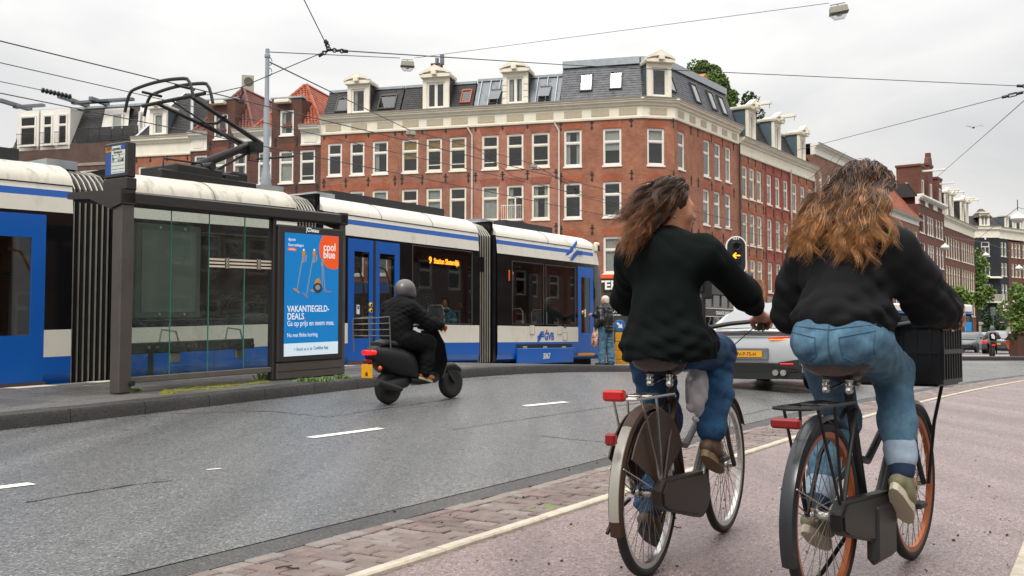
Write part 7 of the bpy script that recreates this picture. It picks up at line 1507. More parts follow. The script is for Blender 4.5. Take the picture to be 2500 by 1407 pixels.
for (a, b_) in (((c0_,-cw_),(c1_,-cw_)),((c1_,-cw_),(c1_,cw_)),((c1_,cw_),(c0_,cw_)),((c0_,cw_),(c0_,-cw_))):
    m = MB(); A, B_ = Vector((*a,0)), Vector((*b_,0)); d = (B_-A); L_ = d.length; d.normalize(); nn = Vector((d.y,-d.x,0))
    def rail(s0, s1, z0, z1, t): P = [A+d*s0-nn*t, A+d*s1-nn*t, A+d*s1+nn*t, A+d*s0+nn*t]; m.add([(p.x,p.y,z0) for p in P]+[(p.x,p.y,z1) for p in P], [(3,2,1,0),(4,5,6,7),(0,1,5,4),(1,2,6,5),(2,3,7,6),(3,0,4,7)])
    rail(-.012,L_+.012,cz1-.03,cz1,.014); rail(.004,L_-.004,cz0,cz1-.03,.004)
    for k in range(8): rail(L_*(k+.1)/8, L_*(k+.3)/8, cz0+.02, cz1-.035, .009)
    rail(.0,L_,cz0+.13,cz0+.15,.010); m.build('crate_wall', mCrate, cr)
# ================================================================ THE TWO CYCLISTS
def leg_pts(hip, ankle, lt=.44, ls=.435, side=0, fwd=1):
    h, a = Vector(hip), Vector(ankle); d = a-h; D = min(d.length, lt+ls-.004); dd = d.normalized(); x = (lt*lt-ls*ls+D*D)/(2*D); hh = sqrt(max(0, lt*lt-x*x)); p = Vector((1,side,0)); p = (p-dd*p.dot(dd)).normalized(); return h+dd*x+p*hh*fwd
def rider(name, label, loc, ang, J, clothes):
    root = thing(name, label, 'person', loc, ang); b = Body()
    P, fr, rq = head(b, J['head'], J['yaw'], J.get('pitch', 0), .98*J.get('hs', 1)); nb = Vector(J['neck'])
    b.cap(nb-Vector((.0,0,.03)), Vector(J['head'])+Vector((-.02,0,-.06)), .056, .05, .03); pel = Vector(J['pelvis'])
    b.cap(pel, pel.lerp(nb,.45), .12, .105, .05); b.cap(pel.lerp(nb,.45), nb-Vector((0,0,.1)), .105, .11, .05)
    kn = []
    for s in (1,-1):
        sh, el, wr = J['sh'+'LR'[s < 0]], J['el'+'LR'[s < 0]], J['wr'+'LR'[s < 0]]; b.chain([sh,el,wr], [.052,.04,.027], .03); b.cap(nb-Vector((0,0,.07)), sh, .05, .05, .04)
        hand(b, wr, J['hd'], (0,0,1), s, .96, 1.15); hp, an = J['hip'+'LR'[s < 0]], J['an'+'LR'[s < 0]]; k = leg_pts(hp, an, side=J.get('kside',.0) if s < 0 else .05); kn.append(k); b.chain([hp,k,an], [.08,.055,.037], .04); b.cap(an, Vector(an)+Vector((.1,0,-.05)), .035, .028, .02)
    body = b.build('body', mSkin, root, .0075); face_bits(root, P, .98)
    return root, P, fr, kn
# ---- left rider: dark knit jumper, dark jeans, half turned face
J = dict(head=(.335,.0,1.585), yaw=R(-52), pitch=R(4), neck=(.285,0,1.45), pelvis=(.24,0,.99), shL=(.265,.165,1.375), shR=(.285,-.165,1.38), elL=(.52,.30,1.19), elR=(.53,-.285,1.20), wrL=(.745,.30,1.095), wrR=(.745,-.295,1.10), hd=(1,0,-.08), hipL=(.26,.09,.965), hipR=(.26,-.09,.965), anL=(.36,.125,.215), anR=(.50,-.125,.545))
LP, P, fr, kn = rider('person', 'woman cyclist in dark jumper and dark jeans with brown hair, face turned right', LB.location, AL, J, None)
c = Body(); V3 = Vector
c.cap((.235,0,.95),(.25,0,1.12),.15,.145,.06); c.ell((.235,.0,.97),(.15,.172,.12),.05); c.cap((.25,-.08,.97),(.38,-.095,.965),.118,.10,.05); c.cap((.25,.08,.97),(.34,.09,.94),.118,.10,.05); c.cap((.25,0,1.12),(.265,0,1.36),.142,.128,.06); c.ell((.27,0,1.33),(.125,.20,.13),.05); c.cap((.285,-.05,1.405),(.285,.05,1.405),.07,.07,.05)
for s, e, w in (('shL','elL','wrL'),('shR','elR','wrR')): c.chain([J[s], J[e], V3(J[e]).lerp(V3(J[w]),.50)], [.080,.064,.05], .05)
c.build('jumper', mKnit, LP, .0085, folds(11,.010,1.1), lambda V: V[:,2] > .90+.012*np.sin(V[:,1]*23+1)+.02*(V[:,0]-.25))
d = Body(); d.ell((.225,0,.985),(.13,.175,.105),.05)
for s, k in ((1,kn[0]),(-1,kn[1])):
    h, a = V3(J['hipL' if s > 0 else 'hipR']), V3(J['anL' if s > 0 else 'anR']); d.chain([h, k, k.lerp(a,.5), a+V3((0,0,.035))], [.100,.082,.074,.066], .045)
d.build('jeans', mDenimD, LP, .0085, folds(5,.008,1.2))
for s in ('L','R'): a = V3(J['an'+s]); shoe('shoe', LP, a+V3((0,0,-.01)), a+(V3((.17,0,-.085)) if s == 'R' else V3((.165,0,-.10))), mShoeB, mShoeK if s == 'L' else M('tan_sole','#7c6a4e',.7))
hm = hair_mat('brown_hair', '#33200f', '#a0683c', 1.36, 1.66); r = random.Random(4); H = V3(J['head'])
def scalp(n, r):
    out = []
    for i in range(n): z = 1-2*(i+.5)/n; a = i*2.39996+r.gauss(0,.1); q = sqrt(1-z*z); out.append((q*cos(a), q*sin(a), z))
    return out
def locks(guides, per, r, spread=.020, r0=.0011, r1=.0024, fray=.25):
    paths = []
    for G_, sp in guides:
        G_ = np.array(G_); n = len(G_); s = np.linspace(0,1,n)[:,None]
        for _ in range(per):
            o = np.array([r.gauss(0,1) for _ in range(3)]); o = o/np.linalg.norm(o)*spread*sp*r.random()**.4; fr_ = np.array([r.gauss(0,1) for _ in range(3)])*spread*fray
            a, b_ = r.uniform(0,6), r.uniform(1,2.5); m = int(n*r.uniform(.78,1)); w = .003*np.sin(a+b_*6*s)*np.array([.3,1,.6]); paths.append(((G_+o*(1-.55*s**1.5)+fr_*s**2+w)[:m], r.uniform(r0,r1)))
    return paths
rqh = Matrix((fr[0],fr[1],fr[2])).transposed().to_quaternion(); LF = np.array([list(fr[0]),list(fr[1]),list(fr[2])]); HN = np.array(H); mBase = M('hair_base', '#2a1810', .5, var=.3, vs=20)
cap_ = Body(); cap_.ell(P(-.02,0,.038), (.103,.087,.094), .02, rqh); cap_.cap(P(-.05,.0,-.02), (.19,.03,1.53), .065, .035, .05); cap_.cap((.19,.03,1.53), (.10,.09,1.44), .032, .016, .04)
cap_.build('hair_cap', mBase, LP, .008, None, lambda V: ((V-HN) @ LF[0]) < .046+.35*np.maximum(0, (V-HN) @ LF[2]-.02))
gd = []; Hc = np.array(P(-.02,0,.035))
for x, y, z in scalp(230, r):
    if z < -.45 or (x > .55 and z < .62) or (x > .2 and z < .05): continue
    p = np.array(P(-.02+x*.103, y*.087, .035+z*.096)); pts = [p]; n = 15; L_ = r.uniform(.25,.38); a0, a1, fq = r.uniform(0,6), r.uniform(0,6), r.uniform(1.6,2.6); am = r.uniform(.006,.016); jt = np.array([r.gauss(0,.16), r.gauss(0,.14), r.gauss(0,.16)]); gather = np.array([.165,.035,1.54+.04*z])
    for k in range(1, n):
        s_ = k/(n-1)
        if s_ < .36: g = gather-p; g = g/(np.linalg.norm(g)+1e-6); v = g*.85+jt*.2
        else: v = np.array([-.62,.42,-.62])+jt*1.1+np.array([-.22*(1-s_),0,-.25*s_])
        v = v/np.linalg.norm(v); p = p+v*L_/n*1.25; q = p-Hc; dq = np.linalg.norm(q)
        if dq < .103: p = p+q/dq*(.106-dq)
        w = am*min(1,s_*2)*np.array([cos(a0+fq*6*s_), cos(a1+fq*5.3*s_), .6*sin(a0+fq*6*s_)]); pts.append(p+w)
    gd.append((pts, 1))
strands('hair', hm, LP, locks(gd, 40, r, .0135, fray=.9))
MB().ell(P(-.012,-.082,-.045),(.006,.004,.006)).build('earring', mChrome, LP)
# ---- right rider: black jacket, light blue jeans, long wavy hair
J = dict(head=(.45,-.02,1.56), yaw=R(4), pitch=R(8), neck=(.375,-.01,1.41), pelvis=(.235,0,.98), shL=(.345,.17,1.35), shR=(.345,-.165,1.35), elL=(.45,.285,1.10), elR=(.56,-.235,1.14), wrL=(.745,.295,1.095), wrR=(.745,-.275,1.095), kside=.10, hd=(1,0,-.08), hipL=(.25,.09,.975), hipR=(.25,-.082,.975), anL=(.26,.13,.33), anR=(.53,-.13,.455))
RP, P, fr, kn = rider('person', 'woman cyclist in black jacket and light blue jeans with long wavy golden hair', RB.location, AR, J, None)
c = Body(); c.ell((.25,0,1.075),(.148,.19,.085),.05); c.cap((.25,0,1.10),(.33,0,1.30),.155,.152,.07); c.ell((.335,0,1.29),(.145,.215,.135),.06); c.cap((.375,-.07,1.40),(.375,.07,1.40),.075,.075,.05)
for s, e, w in (('shL','elL','wrL'),('shR','elR','wrR')): c.chain([J[s], V3(J[s]).lerp(V3(J[e]),.55), J[e], V3(J[e]).lerp(V3(J[w]),.55), V3(J[e]).lerp(V3(J[w]),.94)], [.094,.088,.078,.066,.045], .05)
jk = c.build('jacket', mJack, RP, .0085, folds(23,.011,1.15))
hb = Body(); hb.ell((.238,0,1.035),(.150,.182,.045),.03); hb.build('jacket_hem', mJack, RP, .0085, lambda X,Y,Z: .004*np.sin(X*140)*np.cos(Y*140))
d = Body(); d.ell((.215,0,1.0),(.135,.178,.11),.05); d.ell((.16,.072,.985),(.095,.098,.095),.04); d.ell((.16,-.072,.985),(.095,.098,.095),.04)
for s, k in ((1,kn[0]),(-1,kn[1])):
    h, a = V3(J['hipL' if s > 0 else 'hipR']), V3(J['anL' if s > 0 else 'anR']); d.chain([h, k, k.lerp(a,.5), a.lerp(k,.26)], [.096,.076,.069,.061], .045)
jn = d.build('jeans', mDenim, RP, .0085, folds(8,.006,1.3))
for s, k in (('L',kn[0]),('R',kn[1])):
    a = V3(J['an'+s]); c_ = Body(); c_.cap(a.lerp(k,.15), a.lerp(k,.23), .062, .066, .01); c_.build('turned_cuff', M('pale_cuff', '#8d9dad', .9, var=.15, vs=30), RP, .008, folds(3,.003)); c2_ = Body(); c2_.cap(a.lerp(k,.03), a.lerp(k,.1), .05, .056, .01); c2_.build('sock', M('navy_sock', '#162a44', .9, var=.15), RP, .008)
    shoe('shoe', RP, a+V3((0,0,-.015)), a+(V3((.135,0,-.125)) if s == 'R' else V3((.16,0,-.09))), mShoe, mSole)
# seams and pockets on the jeans
def on_back(y, z):    # back of the seat of the jeans: first hit from behind
    hit, p, n_, _ = jn.ray_cast(Vector((-.6,y,z)), Vector((1,0,0))); return (p-Vector((.0025,0,0))) if hit else Vector((.1,y,z))
mSeam = M('denim_seam', '#375a70', .9, var=.1); bpy.context.view_layer.update()
for poly in ([(-.16,1.025),(-.045,1.0),(-.05,.93),(-.10,.905),(-.155,.935)],[(.16,1.025),(.045,1.0),(.05,.93),(.10,.905),(.155,.935)]):
    pts = []
    for i in range(len(poly)):
        a, b_ = poly[i], poly[(i+1)%len(poly)]
        for k in range(6): pts.append(on_back(a[0]+(b_[0]-a[0])*k/6, a[1]+(b_[1]-a[1])*k/6))
    MB().tube(pts, .0018, 5, closed=True).build('pocket_seam', mSeam, RP)
MB().tube([on_back(0,1.05-.016*k) for k in range(10)], .002, 5).tube([on_back(-.17+.0283*k, 1.05-.02*(1-abs(-.17+.0283*k)/.17)) for k in range(13)], .0018, 5).build('yoke_seam', mSeam, RP)
hm = hair_mat('golden_hair', '#341d0e', '#b57e49', 1.36, 1.64, .42); r = random.Random(9); Hc = np.array(P(-.02,0,.035)); H = V3(J['head']); HN = np.array(H); LF = np.array([list(fr[0]),list(fr[1]),list(fr[2])])
cap_ = Body(); rqh = Matrix((fr[0],fr[1],fr[2])).transposed().to_quaternion(); cap_.ell(P(-.02,0,.038), (.104,.088,.096), .02, rqh); cap_.cap(P(-.05,0,-.02), (.30,.02,1.44), .075, .055, .06); cap_.cap((.262,.09,1.38), (.262,-.06,1.38), .035, .03, .05)
cap_.build('hair_cap', M('hair_base_gold', '#4a2c15', .5, var=.4, vs=14, c2='#7a4f26', c2s=12), RP, .009, folds(3,.008,2), lambda V: ((V-HN) @ LF[0]) < .06)
gd = []
for x, y, z in scalp(300, r):
    if z < -.6 or (x > .5 and z < .8): continue
    n = 20; p = np.array(P(-.02+x*.106, y*.09, .035+z*.099)); pts = [p]; L_ = r.uniform(.22,.31); a0, a1, fq = r.uniform(0,6), r.uniform(0,6), r.uniform(1.7,2.9); am = r.uniform(.012,.026); jt = np.array([r.gauss(0,.05), r.gauss(0,.20), r.gauss(0,.08)]); dep = r.uniform(0,.05)
    for k in range(1, n):
        s_ = k/(n-1); q = p-Hc; dq = np.linalg.norm(q); q = q/max(dq,1e-6); v = (np.array([-.5,0,-.6]) if s_ < .3 else np.array([-.10+.1*s_, .24*y+.07+.12*s_, -.80]))+jt*(.4+s_)
        if dq < .114: v = v-q*min(0, v @ q)
        v = v/np.linalg.norm(v); p = p+v*L_/n*1.15; q = p-Hc; dq = np.linalg.norm(q)
        if dq < .108: p = p+q/dq*(.111-dq)
        if p[2] < 1.60:
            f_ = min(1,(1.60-p[2])/.22); bx = .345-.16*f_**.7-.012-dep-(1.36-p[2])*.36*(p[2] < 1.36)
            if p[0] > bx: p = p*np.array([.55,1,1])+np.array([bx*.45,0,0])
        w = am*min(1,s_*1.6)*np.array([.5*cos(a0+fq*6*s_), cos(a1+fq*6*s_), .55*sin(a0+fq*6*s_)]); pts.append(p+w)
    gd.append((pts, 1))
paths = locks(gd, 42, r, .019, fray=.35)
for i in range(160):    # blown wisps
    p = np.array([.32+r.gauss(0,.03), .07+r.uniform(-.08,.02), 1.58+r.gauss(0,.06)]); pts = [p]; v = np.array([-.2, r.uniform(.3,1.0), r.uniform(-.8,.1)]); L_ = r.uniform(.08,.2)
    for k in range(10): v = v+np.array([r.gauss(0,.05), r.gauss(0,.05), -.08]); p = p+v/np.linalg.norm(v)*L_/10; pts.append(p)
    paths.append((pts, r.uniform(.0008,.0016)))
strands('hair', hm, RP, paths)
# ================================================================ SCOOTER, CARS, MAN, PASSENGERS, FAR STREET, TREES
V3 = Vector
def orient(px0, py0, px1, py1): a, b = on_ground(px0,py0), on_ground(px1,py1); return V3(a), V3(b)
mScK = M('scooter_black', (.008,.008,.009), .45, var=.15, vs=5, spec=.35); mTex = M('rider_black', (.006,.006,.007), .85, var=.2, vs=8, spec=.15); mHelm = M('helmet_silver', '#5c5b5a', .35, .3, var=.15); gScr = glass_mat('screen_glass', (.70,.72,.78), 2.2, .12, dirt=.8)
mPlate = M('plate_yellow', '#d9980c', .45, var=.05); mTan = M('tan_shoe', '#a8662a', .7, var=.15); mSeatK = M('seat_black', (.015,.015,.015), .6, var=.1)
A_, B_ = orient(948, 988, 1097, 972); dxy = (B_-A_); SA = atan2(dxy.y, dxy.x); SWB = dxy.length; sc = SWB/1.28; sc = max(.92, min(1.12, sc))
SC = thing('scooter', 'black motor scooter with tall windscreen and chrome rear rack on the road', 'scooter', (A_.x, A_.y, G(A_.x,A_.y)+.005), SA); SC.scale = (sc,)*3; SC.rotation_euler.y = -atan2(G(B_.x,B_.y)-G(A_.x,A_.y), SWB)
for x in (0, 1.28):
    w = bpy.data.objects.new('wheel', None); COL.objects.link(w); w.parent = SC; q = Matrix.Translation((x,0,.225)) @ Matrix.Rotation(pi/2,4,'X')
    MB(q).lathe([(.13,-.05),(.17,-.062),(.21,-.05),(.225,-.02),(.225,.02),(.21,.05),(.17,.062),(.13,.05)], 24).build('tyre', mTyre, w, smooth=50); mb = MB(q); mb.lathe([(0,-.045),(.06,-.045),(.06,.045),(0,.045)], 12); mb.lathe([(.12,-.04),(.14,-.045),(.14,.045),(.12,.04)], 24)
    for k in range(5): a = 2*pi*k/5; mb.tube([(.05*cos(a),.05*sin(a),0),(.13*cos(a),.13*sin(a),0)], .02, 6)
    mb.build('rim', mChrome if x else mIron, w, smooth=40)
def body_loft(name, sts, mat, parent, n=16, e=.7, smooth=50):
    rings = []
    for x, zc, hw, hh in sts: rings.append([(x, hw*math.copysign(abs(cos(t))**e, cos(t)), zc+hh*math.copysign(abs(sin(t))**e, sin(t))) for t in [2*pi*k/n for k in range(n)]])
    return MB().loft(rings).build(name, mat, parent, smooth=smooth)
body_loft('rear_body', [(-.38,.70,.06,.05),(-.30,.68,.13,.11),(-.1,.61,.18,.19),(.15,.57,.20,.21),(.36,.50,.19,.2),(.46,.42,.15,.13)], mScK, SC); body_loft('seat', [(-.22,.81,.11,.03),(-.1,.83,.14,.045),(.15,.80,.15,.05),(.35,.80,.14,.05),(.48,.77,.08,.04)], mSeatK, SC)
body_loft('floorboard', [(.3,.31,.16,.05),(.5,.28,.17,.05),(.8,.29,.17,.05),(.92,.36,.15,.06)], mScK, SC); o = MB().loft([[(.86,-.21,.32),(.86,.21,.32),(.95,.17,.30),(.95,-.17,.30)],[(.93,-.25,.55),(.93,.25,.55),(1.04,.14,.55),(1.04,-.14,.55)],[(.90,-.23,.8),(.90,.23,.8),(1.02,.1,.8),(1.02,-.1,.8)],[(.83,-.16,.98),(.83,.16,.98),(.93,.08,1.0),(.93,-.08,1.0)]]).build('leg_shield', mScK, SC, smooth=40)
body_loft('handlebar_cover', [(.70,1.03,.12,.03),(.78,1.05,.2,.06),(.88,1.04,.13,.07),(.94,1.0,.07,.05)], mScK, SC); body_loft('front_fender', [(1.02,.40,.07,.05),(1.15,.45,.085,.06),(1.3,.465,.08,.05),(1.45,.40,.06,.04)], mScK, SC); MB().tube([(.9,0,.9),(1.02,0,.6),(1.28,.08,.225)], .03, 8).tube([(1.02,0,.6),(1.28,-.08,.225)], .025, 8).build('fork', mIron, SC)
body_loft('engine', [(-.12,.25,.1,.07),(.05,.26,.13,.1),(.3,.3,.11,.09),(.42,.34,.06,.05)], mIron, SC); MB().tube([(.1,-.15,.2),(-.1,-.17,.24),(-.38,-.17,.32)], [.03,.055,.05], 10).build('exhaust', mIron, SC, smooth=40)
for s in (-1,1): MB().tube([(.8,s*.15,1.05),(.74,s*.33,1.04)], .02, 8).build('grip', mRubber, SC); MB().tube([(.82,s*.2,1.07),(.86,s*.3,1.22)], .008, 5).ell((.86,s*.31,1.26),(.015,.06,.04)).build('mirror', mScK, SC)
scr = MB(); rings = []
for k in range(9): s = k/8; rings.append([(.98-.22*s-.10*abs(t)**1.6, .24*t*(1-.12*s), .98+.62*s) for t in [-1,-.6,-.2,.2,.6,1]])
scr.loft(rings, caps=False, closed=False).build('windscreen', gScr, SC, smooth=60)
for k in range(4): MB().tube([(-.12,-.15,.92+.085*k),(-.5,-.15,.93+.075*k),(-.52,.0,.93+.075*k),(-.5,.15,.93+.075*k),(-.12,.15,.92+.085*k)], .007, 6).build('rack_bar', mSpoke, SC)
MB().tube([(-.48,-.15,.72),(-.5,-.15,1.16)], .009, 6).tube([(-.48,.15,.72),(-.5,.15,1.16)], .009, 6).tube([(-.1,-.15,.75),(-.12,-.15,1.18)], .009, 6).build('rack_frame', mSpoke, SC)
body_loft('tail_light', [(-.405,.705,.03,.02),(-.39,.705,.10,.035),(-.33,.705,.12,.04)], M('scooter_red', (.85,.012,.015), .2, var=0, emit=.7), SC); MB().bbox((-.40,-.1,.37),(-.385,.1,.55),.004).build('number_plate', mPlate, SC); MB().bbox((-.39,-.08,.57),(-.37,.08,.61),.005).build('reflector', mRedR, SC); MB().ell((-.3,-.15,.5),(.03,.025,.03)).build('indicator', mOrL, SC)
MB().tube([(-.3,0,.66),(-.39,0,.4)], .03, 6).build('plate_holder', mIron, SC)
# its rider
SR = thing('person', 'scooter rider in black clothes with silver grey helmet and tan shoes', 'person', SC.location, SA); SR.scale = SC.scale
b = Body(); P, fr, rq = head(b, (.31,0,1.50), 0, R(8), 1); b.chain([(.16,0,.9),(.22,0,1.34),(.29,0,1.46)], [.11,.1,.05], .04)
for s in (1,-1): b.chain([(.22,s*.18,1.30),(.46,s*.28,1.10),(.70,s*.32,1.06)], [.055,.042,.028]); hand(b, (.70,s*.325,1.06), (1,0,-.05), (0,0,1), s, 1., 1.1); b.chain([(.18,s*.09,.86),(.60,s*.15,.80),(.56,s*.14,.42)], [.09,.06,.04])
b.build('body', mSkin, SR, .011)
c = Body(); c.chain([(.14,0,.90),(.17,0,1.1),(.22,0,1.30)], [.20,.20,.175], .06); c.ell((.22,0,1.29),(.17,.25,.14),.05); c.cap((.26,0,1.37),(.29,0,1.42),.11,.09,.04)
for s in (1,-1): c.chain([(.22,s*.19,1.30),(.46,s*.29,1.10),(.68,s*.32,1.065)], [.115,.095,.065], .05)
c.build('jacket', mTex, SR, .011, folds(31,.012,1.1)); d = Body(); d.ell((.14,0,.89),(.16,.18,.12),.05)
for s in (1,-1): d.chain([(.18,s*.1,.88),(.60,s*.16,.81),(.58,s*.15,.6),(.56,s*.14,.43)], [.14,.115,.105,.09], .05)
d.build('trousers', mTex, SR, .011, folds(37,.011,1.1)); h = Body(); h.ell((.31,0,1.555),(.155,.14,.145),.04); h.ell((.37,0,1.48),(.11,.12,.09),.05); h.build('helmet', [mHelm, mIron], SR, .010, None, None, 2, lambda c: ((c[:,0] > .40) & (c[:,2] < 1.57)) | (c[:,2] < 1.46))
for s in (1,-1): shoe('shoe', SR, (.56,s*.14,.415), (.74,s*.145,.365), mTan, mSole, .046, vox=.011)
# ---------------------------------------------------------------- cars
mCarS = M('silver_paint', '#b9bcbe', .22, .35, var=.03, coat=.8); mCarW = M('white_paint_car', '#c9cccd', .25, .1, var=.03, coat=.6); mCarD = M('dark_paint', '#17191c', .22, .2, var=.05, coat=.8); mCarG = M('grey_paint', '#4b4f54', .22, .4, var=.05, coat=.8); mCarB = M('blue_paint', '#1c4f86', .25, .2, var=.05, coat=.6)
gCar = M('car_glass', (.02,.022,.025), .05, var=0, spec=.8); mTailL = M('tail_red', (.75,.012,.012), .2, var=0, emit=.35); mTailY = M('tail_amber', (1,.32,.02), .2, var=0, emit=.8); mDiff = M('bumper_black', (.012,.012,.012), .4, var=.1)
def sect(x, W, zlo, zsh, ztop, tuck=.86, n=7):     # closed body section, left to right over the top
    h = [(0,zlo),(.72*W,zlo),(.92*W,zlo+.07),(W,zlo+(zsh-zlo)*.45),(.985*W,zsh-.10),(.95*W,zsh-.02),(tuck*W,zsh+.03),(tuck*W*.6,ztop),(0,ztop+.012)]
    return [(x, y, z) for y, z in h]+[(x, -y, z) for y, z in h[::-1][1:-1]]
def car_obj(name, label, X, Y, ang, paint, L=4.4, W=.9, H=1.45, sh=.92, deck=.95, hood=.93, cab=(.55,1.15,2.5,3.3), lights='hatch', group=None, plate=True, z=None, wr=.32):
    c = thing(name, label, 'car', (X, Y, G(X,Y)+.006 if z is None else z), ang, group)
    T = [(0.0,.80,.34,sh-.12,deck-.16),(.05,.92,.27,sh-.05,deck-.05),(.18,.97,.22,sh,deck),(.7,1.0,.19,sh+.01,deck+.01),(1.4,1.0,.18,sh,deck),(2.4,1.0,.18,sh-.02,sh+.0),(3.2,.99,.18,sh-.05,hood-.02),(L-.6,.97,.2,sh-.12,hood-.12),(L-.15,.88,.24,sh-.24,hood-.25),(L,.74,.3,sh-.34,hood-.36)]
    MB().loft([sect(x, W*w, a, b_, t) for x, w, a, b_, t in T]).build('body', paint, c, smooth=38)
    c0, c1, c2, c3 = cab; rz = H; rg = []
    for x, w, z0, z1 in ((c0,.80,deck-.02,deck+.0),((c0+c1)/2,.79,deck-.03,(deck+rz)/2+.06),(c1,.74,deck-.03,rz-.03),((c1+c2)/2,.72,deck-.03,rz),(c2,.74,deck-.03,rz-.03),((c2+c3)/2,.79,hood-.04,(hood+rz)/2+.04),(c3,.80,hood-.05,hood-.01)):
        B0 = W*.90; T0 = W*w*.86; f = max(0, (z1-z0)/(rz-deck)); yt = B0+(T0-B0)*min(1,f); rg.append([(x,B0,z0),(x,yt+.0,max(z0+.01,z1-.05)),(x,yt*.86,max(z0+.012,z1-.008)),(x,0,max(z0+.014,z1+.008)),(x,-yt*.86,max(z0+.012,z1-.008)),(x,-yt,max(z0+.01,z1-.05)),(x,-B0,z0)])
    MB().loft(rg, caps=False, closed=False).build('cabin', paint, c, smooth=40)
    def off(q, e=.006): a, b_, d = V3(q[0]), V3(q[1]), V3(q[3]); n_ = (b_-a).cross(d-a).normalized(); return [tuple(V3(p)+n_*e) for p in q]
    def lerp3(a, b_, t): return tuple(V3(a).lerp(V3(b_), t))
    # rear screen follows the two rear panels, side windows inset in the cabin sides
    ya = lambda r, j: rg[r][j]
    m = MB()
    for (r0, r1, s0, s1) in ((0,1,.12,1),(1,2,0,.85)):
        for (j0, j1) in ((2,3),(3,4)):
            q = [lerp3(ya(r0,j1),ya(r1,j1),s0), lerp3(ya(r0,j0),ya(r1,j0),s0), lerp3(ya(r0,j0),ya(r1,j0),s1), lerp3(ya(r0,j1),ya(r1,j1),s1)]; m.add([tuple(V3(p)+V3((-.008,0,.008))) for p in q], [(0,1,2,3)])
    m.build('rear_screen', M('rear_glass', (.10,.11,.115), .06, var=0, spec=1., coat=1.), c)
    m = MB()
    for (j0, j1) in ((2,3),(3,4)): q = [ya(4,j0), ya(4,j1), ya(6,j1), ya(6,j0)]; m.add([tuple(V3(p)+V3((.008,0,.008))) for p in q], [(0,1,2,3)])
    m.build('windscreen', gCar, c)
    for sg in (0, 5):
        for r0, s0, r1, s1 in ((1,.25,3,.0),(3,.06,5,.3)):
            a, b_ = lerp3(ya(r0,sg),ya(r0+1,sg),s0), (lerp3(ya(r1,sg),ya(r1+1,sg),s1) if r1 < 6 else ya(r1,sg)); d, e = lerp3(ya(r0,sg+1),ya(r0+1,sg+1),s0), lerp3(ya(r1,sg+1),ya(r1+1,sg+1),s1); lo, up = (a, b_), (d, e)
            if sg == 5: lo, up = (d, e), (a, b_)
            q = [lerp3(lo[0],up[0],.15), lerp3(lo[1],up[1],.15), lerp3(lo[1],up[1],.9), lerp3(lo[0],up[0],.9)]; n_ = V3((0,.010 if sg == 0 else -.010,.002)); MB().add([tuple(V3(p)+n_) for p in q], [(0,1,2,3)]).build('side_window', gCar, c)
    for x in (.78, L-.85):
        for s in (1,-1):
            w = bpy.data.objects.new('wheel', None); COL.objects.link(w); w.parent = c; q = Matrix.Translation((x, s*(W-.09), wr)) @ Matrix.Rotation(-s*pi/2,4,'X')
            MB(q).lathe([(wr*.62,-.1),(wr*.94,-.11),(wr,-.08),(wr,.08),(wr*.94,.11),(wr*.62,.1)], 24).build('tyre', mTyre, w, smooth=40); mb = MB(q); mb.lathe([(0,.06),(wr*.6,.085),(wr*.66,.1),(wr*.66,.05)], 24); mb.build('rim', mRib, w, smooth=30)
            MB(Matrix.Translation((x,s*(W+.001),wr)) @ Matrix.Rotation(-s*pi/2,4,'X')).lathe([(wr+.055,-.06),(wr+.055,.004),(wr*.99,.004),(wr*.99,-.06)], 24).build('arch', mDiff, c)
    for s in (1,-1): MB().ell((c3-.35,s*(W+.1),deck+.08),(.06,.1,.07)).build('mirror', paint, c, smooth=60)
    if lights == 'hatch':
        for s in (1,-1): MB().bbox((-.01,s*W*.58,sh-.26),(.14,s*W*.93,sh-.06),.03).build('tail_light', mTailL, c)
        MB().bbox((-.03,-.8*W,.26),(.1,.8*W,.42),.03).build('bumper', mDiff, c)
        if plate: MB().bbox((-.035,-.26,.58 if plate != 2 else .3),(-.01,.26,.69 if plate != 2 else .41),.004).build('number_plate', mPlate, c)
    return c
ca = on_ground(1838, 962); CA = R(58.5)
car = car_obj('sports_car', 'silver sports car driving away on the road behind the two cyclists', ca[0]+.10, ca[1]+.75, CA, mCarS, L=4.5, W=.97, H=1.52, sh=.93, deck=.99, hood=.90, cab=(.38,1.5,2.3,3.2), lights=None, wr=.34)
MB().loft([[(-.035,y,.29+.02*(abs(y)>.6)) for y in (-.82,-.4,0,.4,.82)]+[(.12,y,.29) for y in (.86,.4,0,-.4,-.86)],[(-.045,y,.45) for y in (-.84,-.4,0,.4,.84)]+[(.12,y,.47) for y in (.88,.4,0,-.4,-.88)]]).build('diffuser', mDiff, car)
MB().loft([[(-.02,-.86,.20),(-.05,0,.18),(-.02,.86,.20),(.3,.86,.18),(.3,-.86,.18)],[(-.02,-.88,.30),(-.05,0,.29),(-.02,.88,.30),(.3,.88,.29),(.3,-.88,.29)]]).build('splitter', mDiff, car)
MB().loft([[(-.0,-.80,.945),(-.05,0,.97),(-.0,.80,.945),(.16,.76,.985),(.14,0,1.01),(.16,-.76,.985)],[(-.03,-.80,.965),(-.085,0,.99),(-.03,.80,.965),(.16,.76,1.0),(.14,0,1.025),(.16,-.76,1.0)]]).build('spoiler', mCarS, car)
MB().tube([(.0,-.86,.90),(-.035,-.5,.915),(-.045,0,.92),(-.035,.5,.915),(0,.86,.90)], .012, 6).build('boot_seam', mDiff, car)
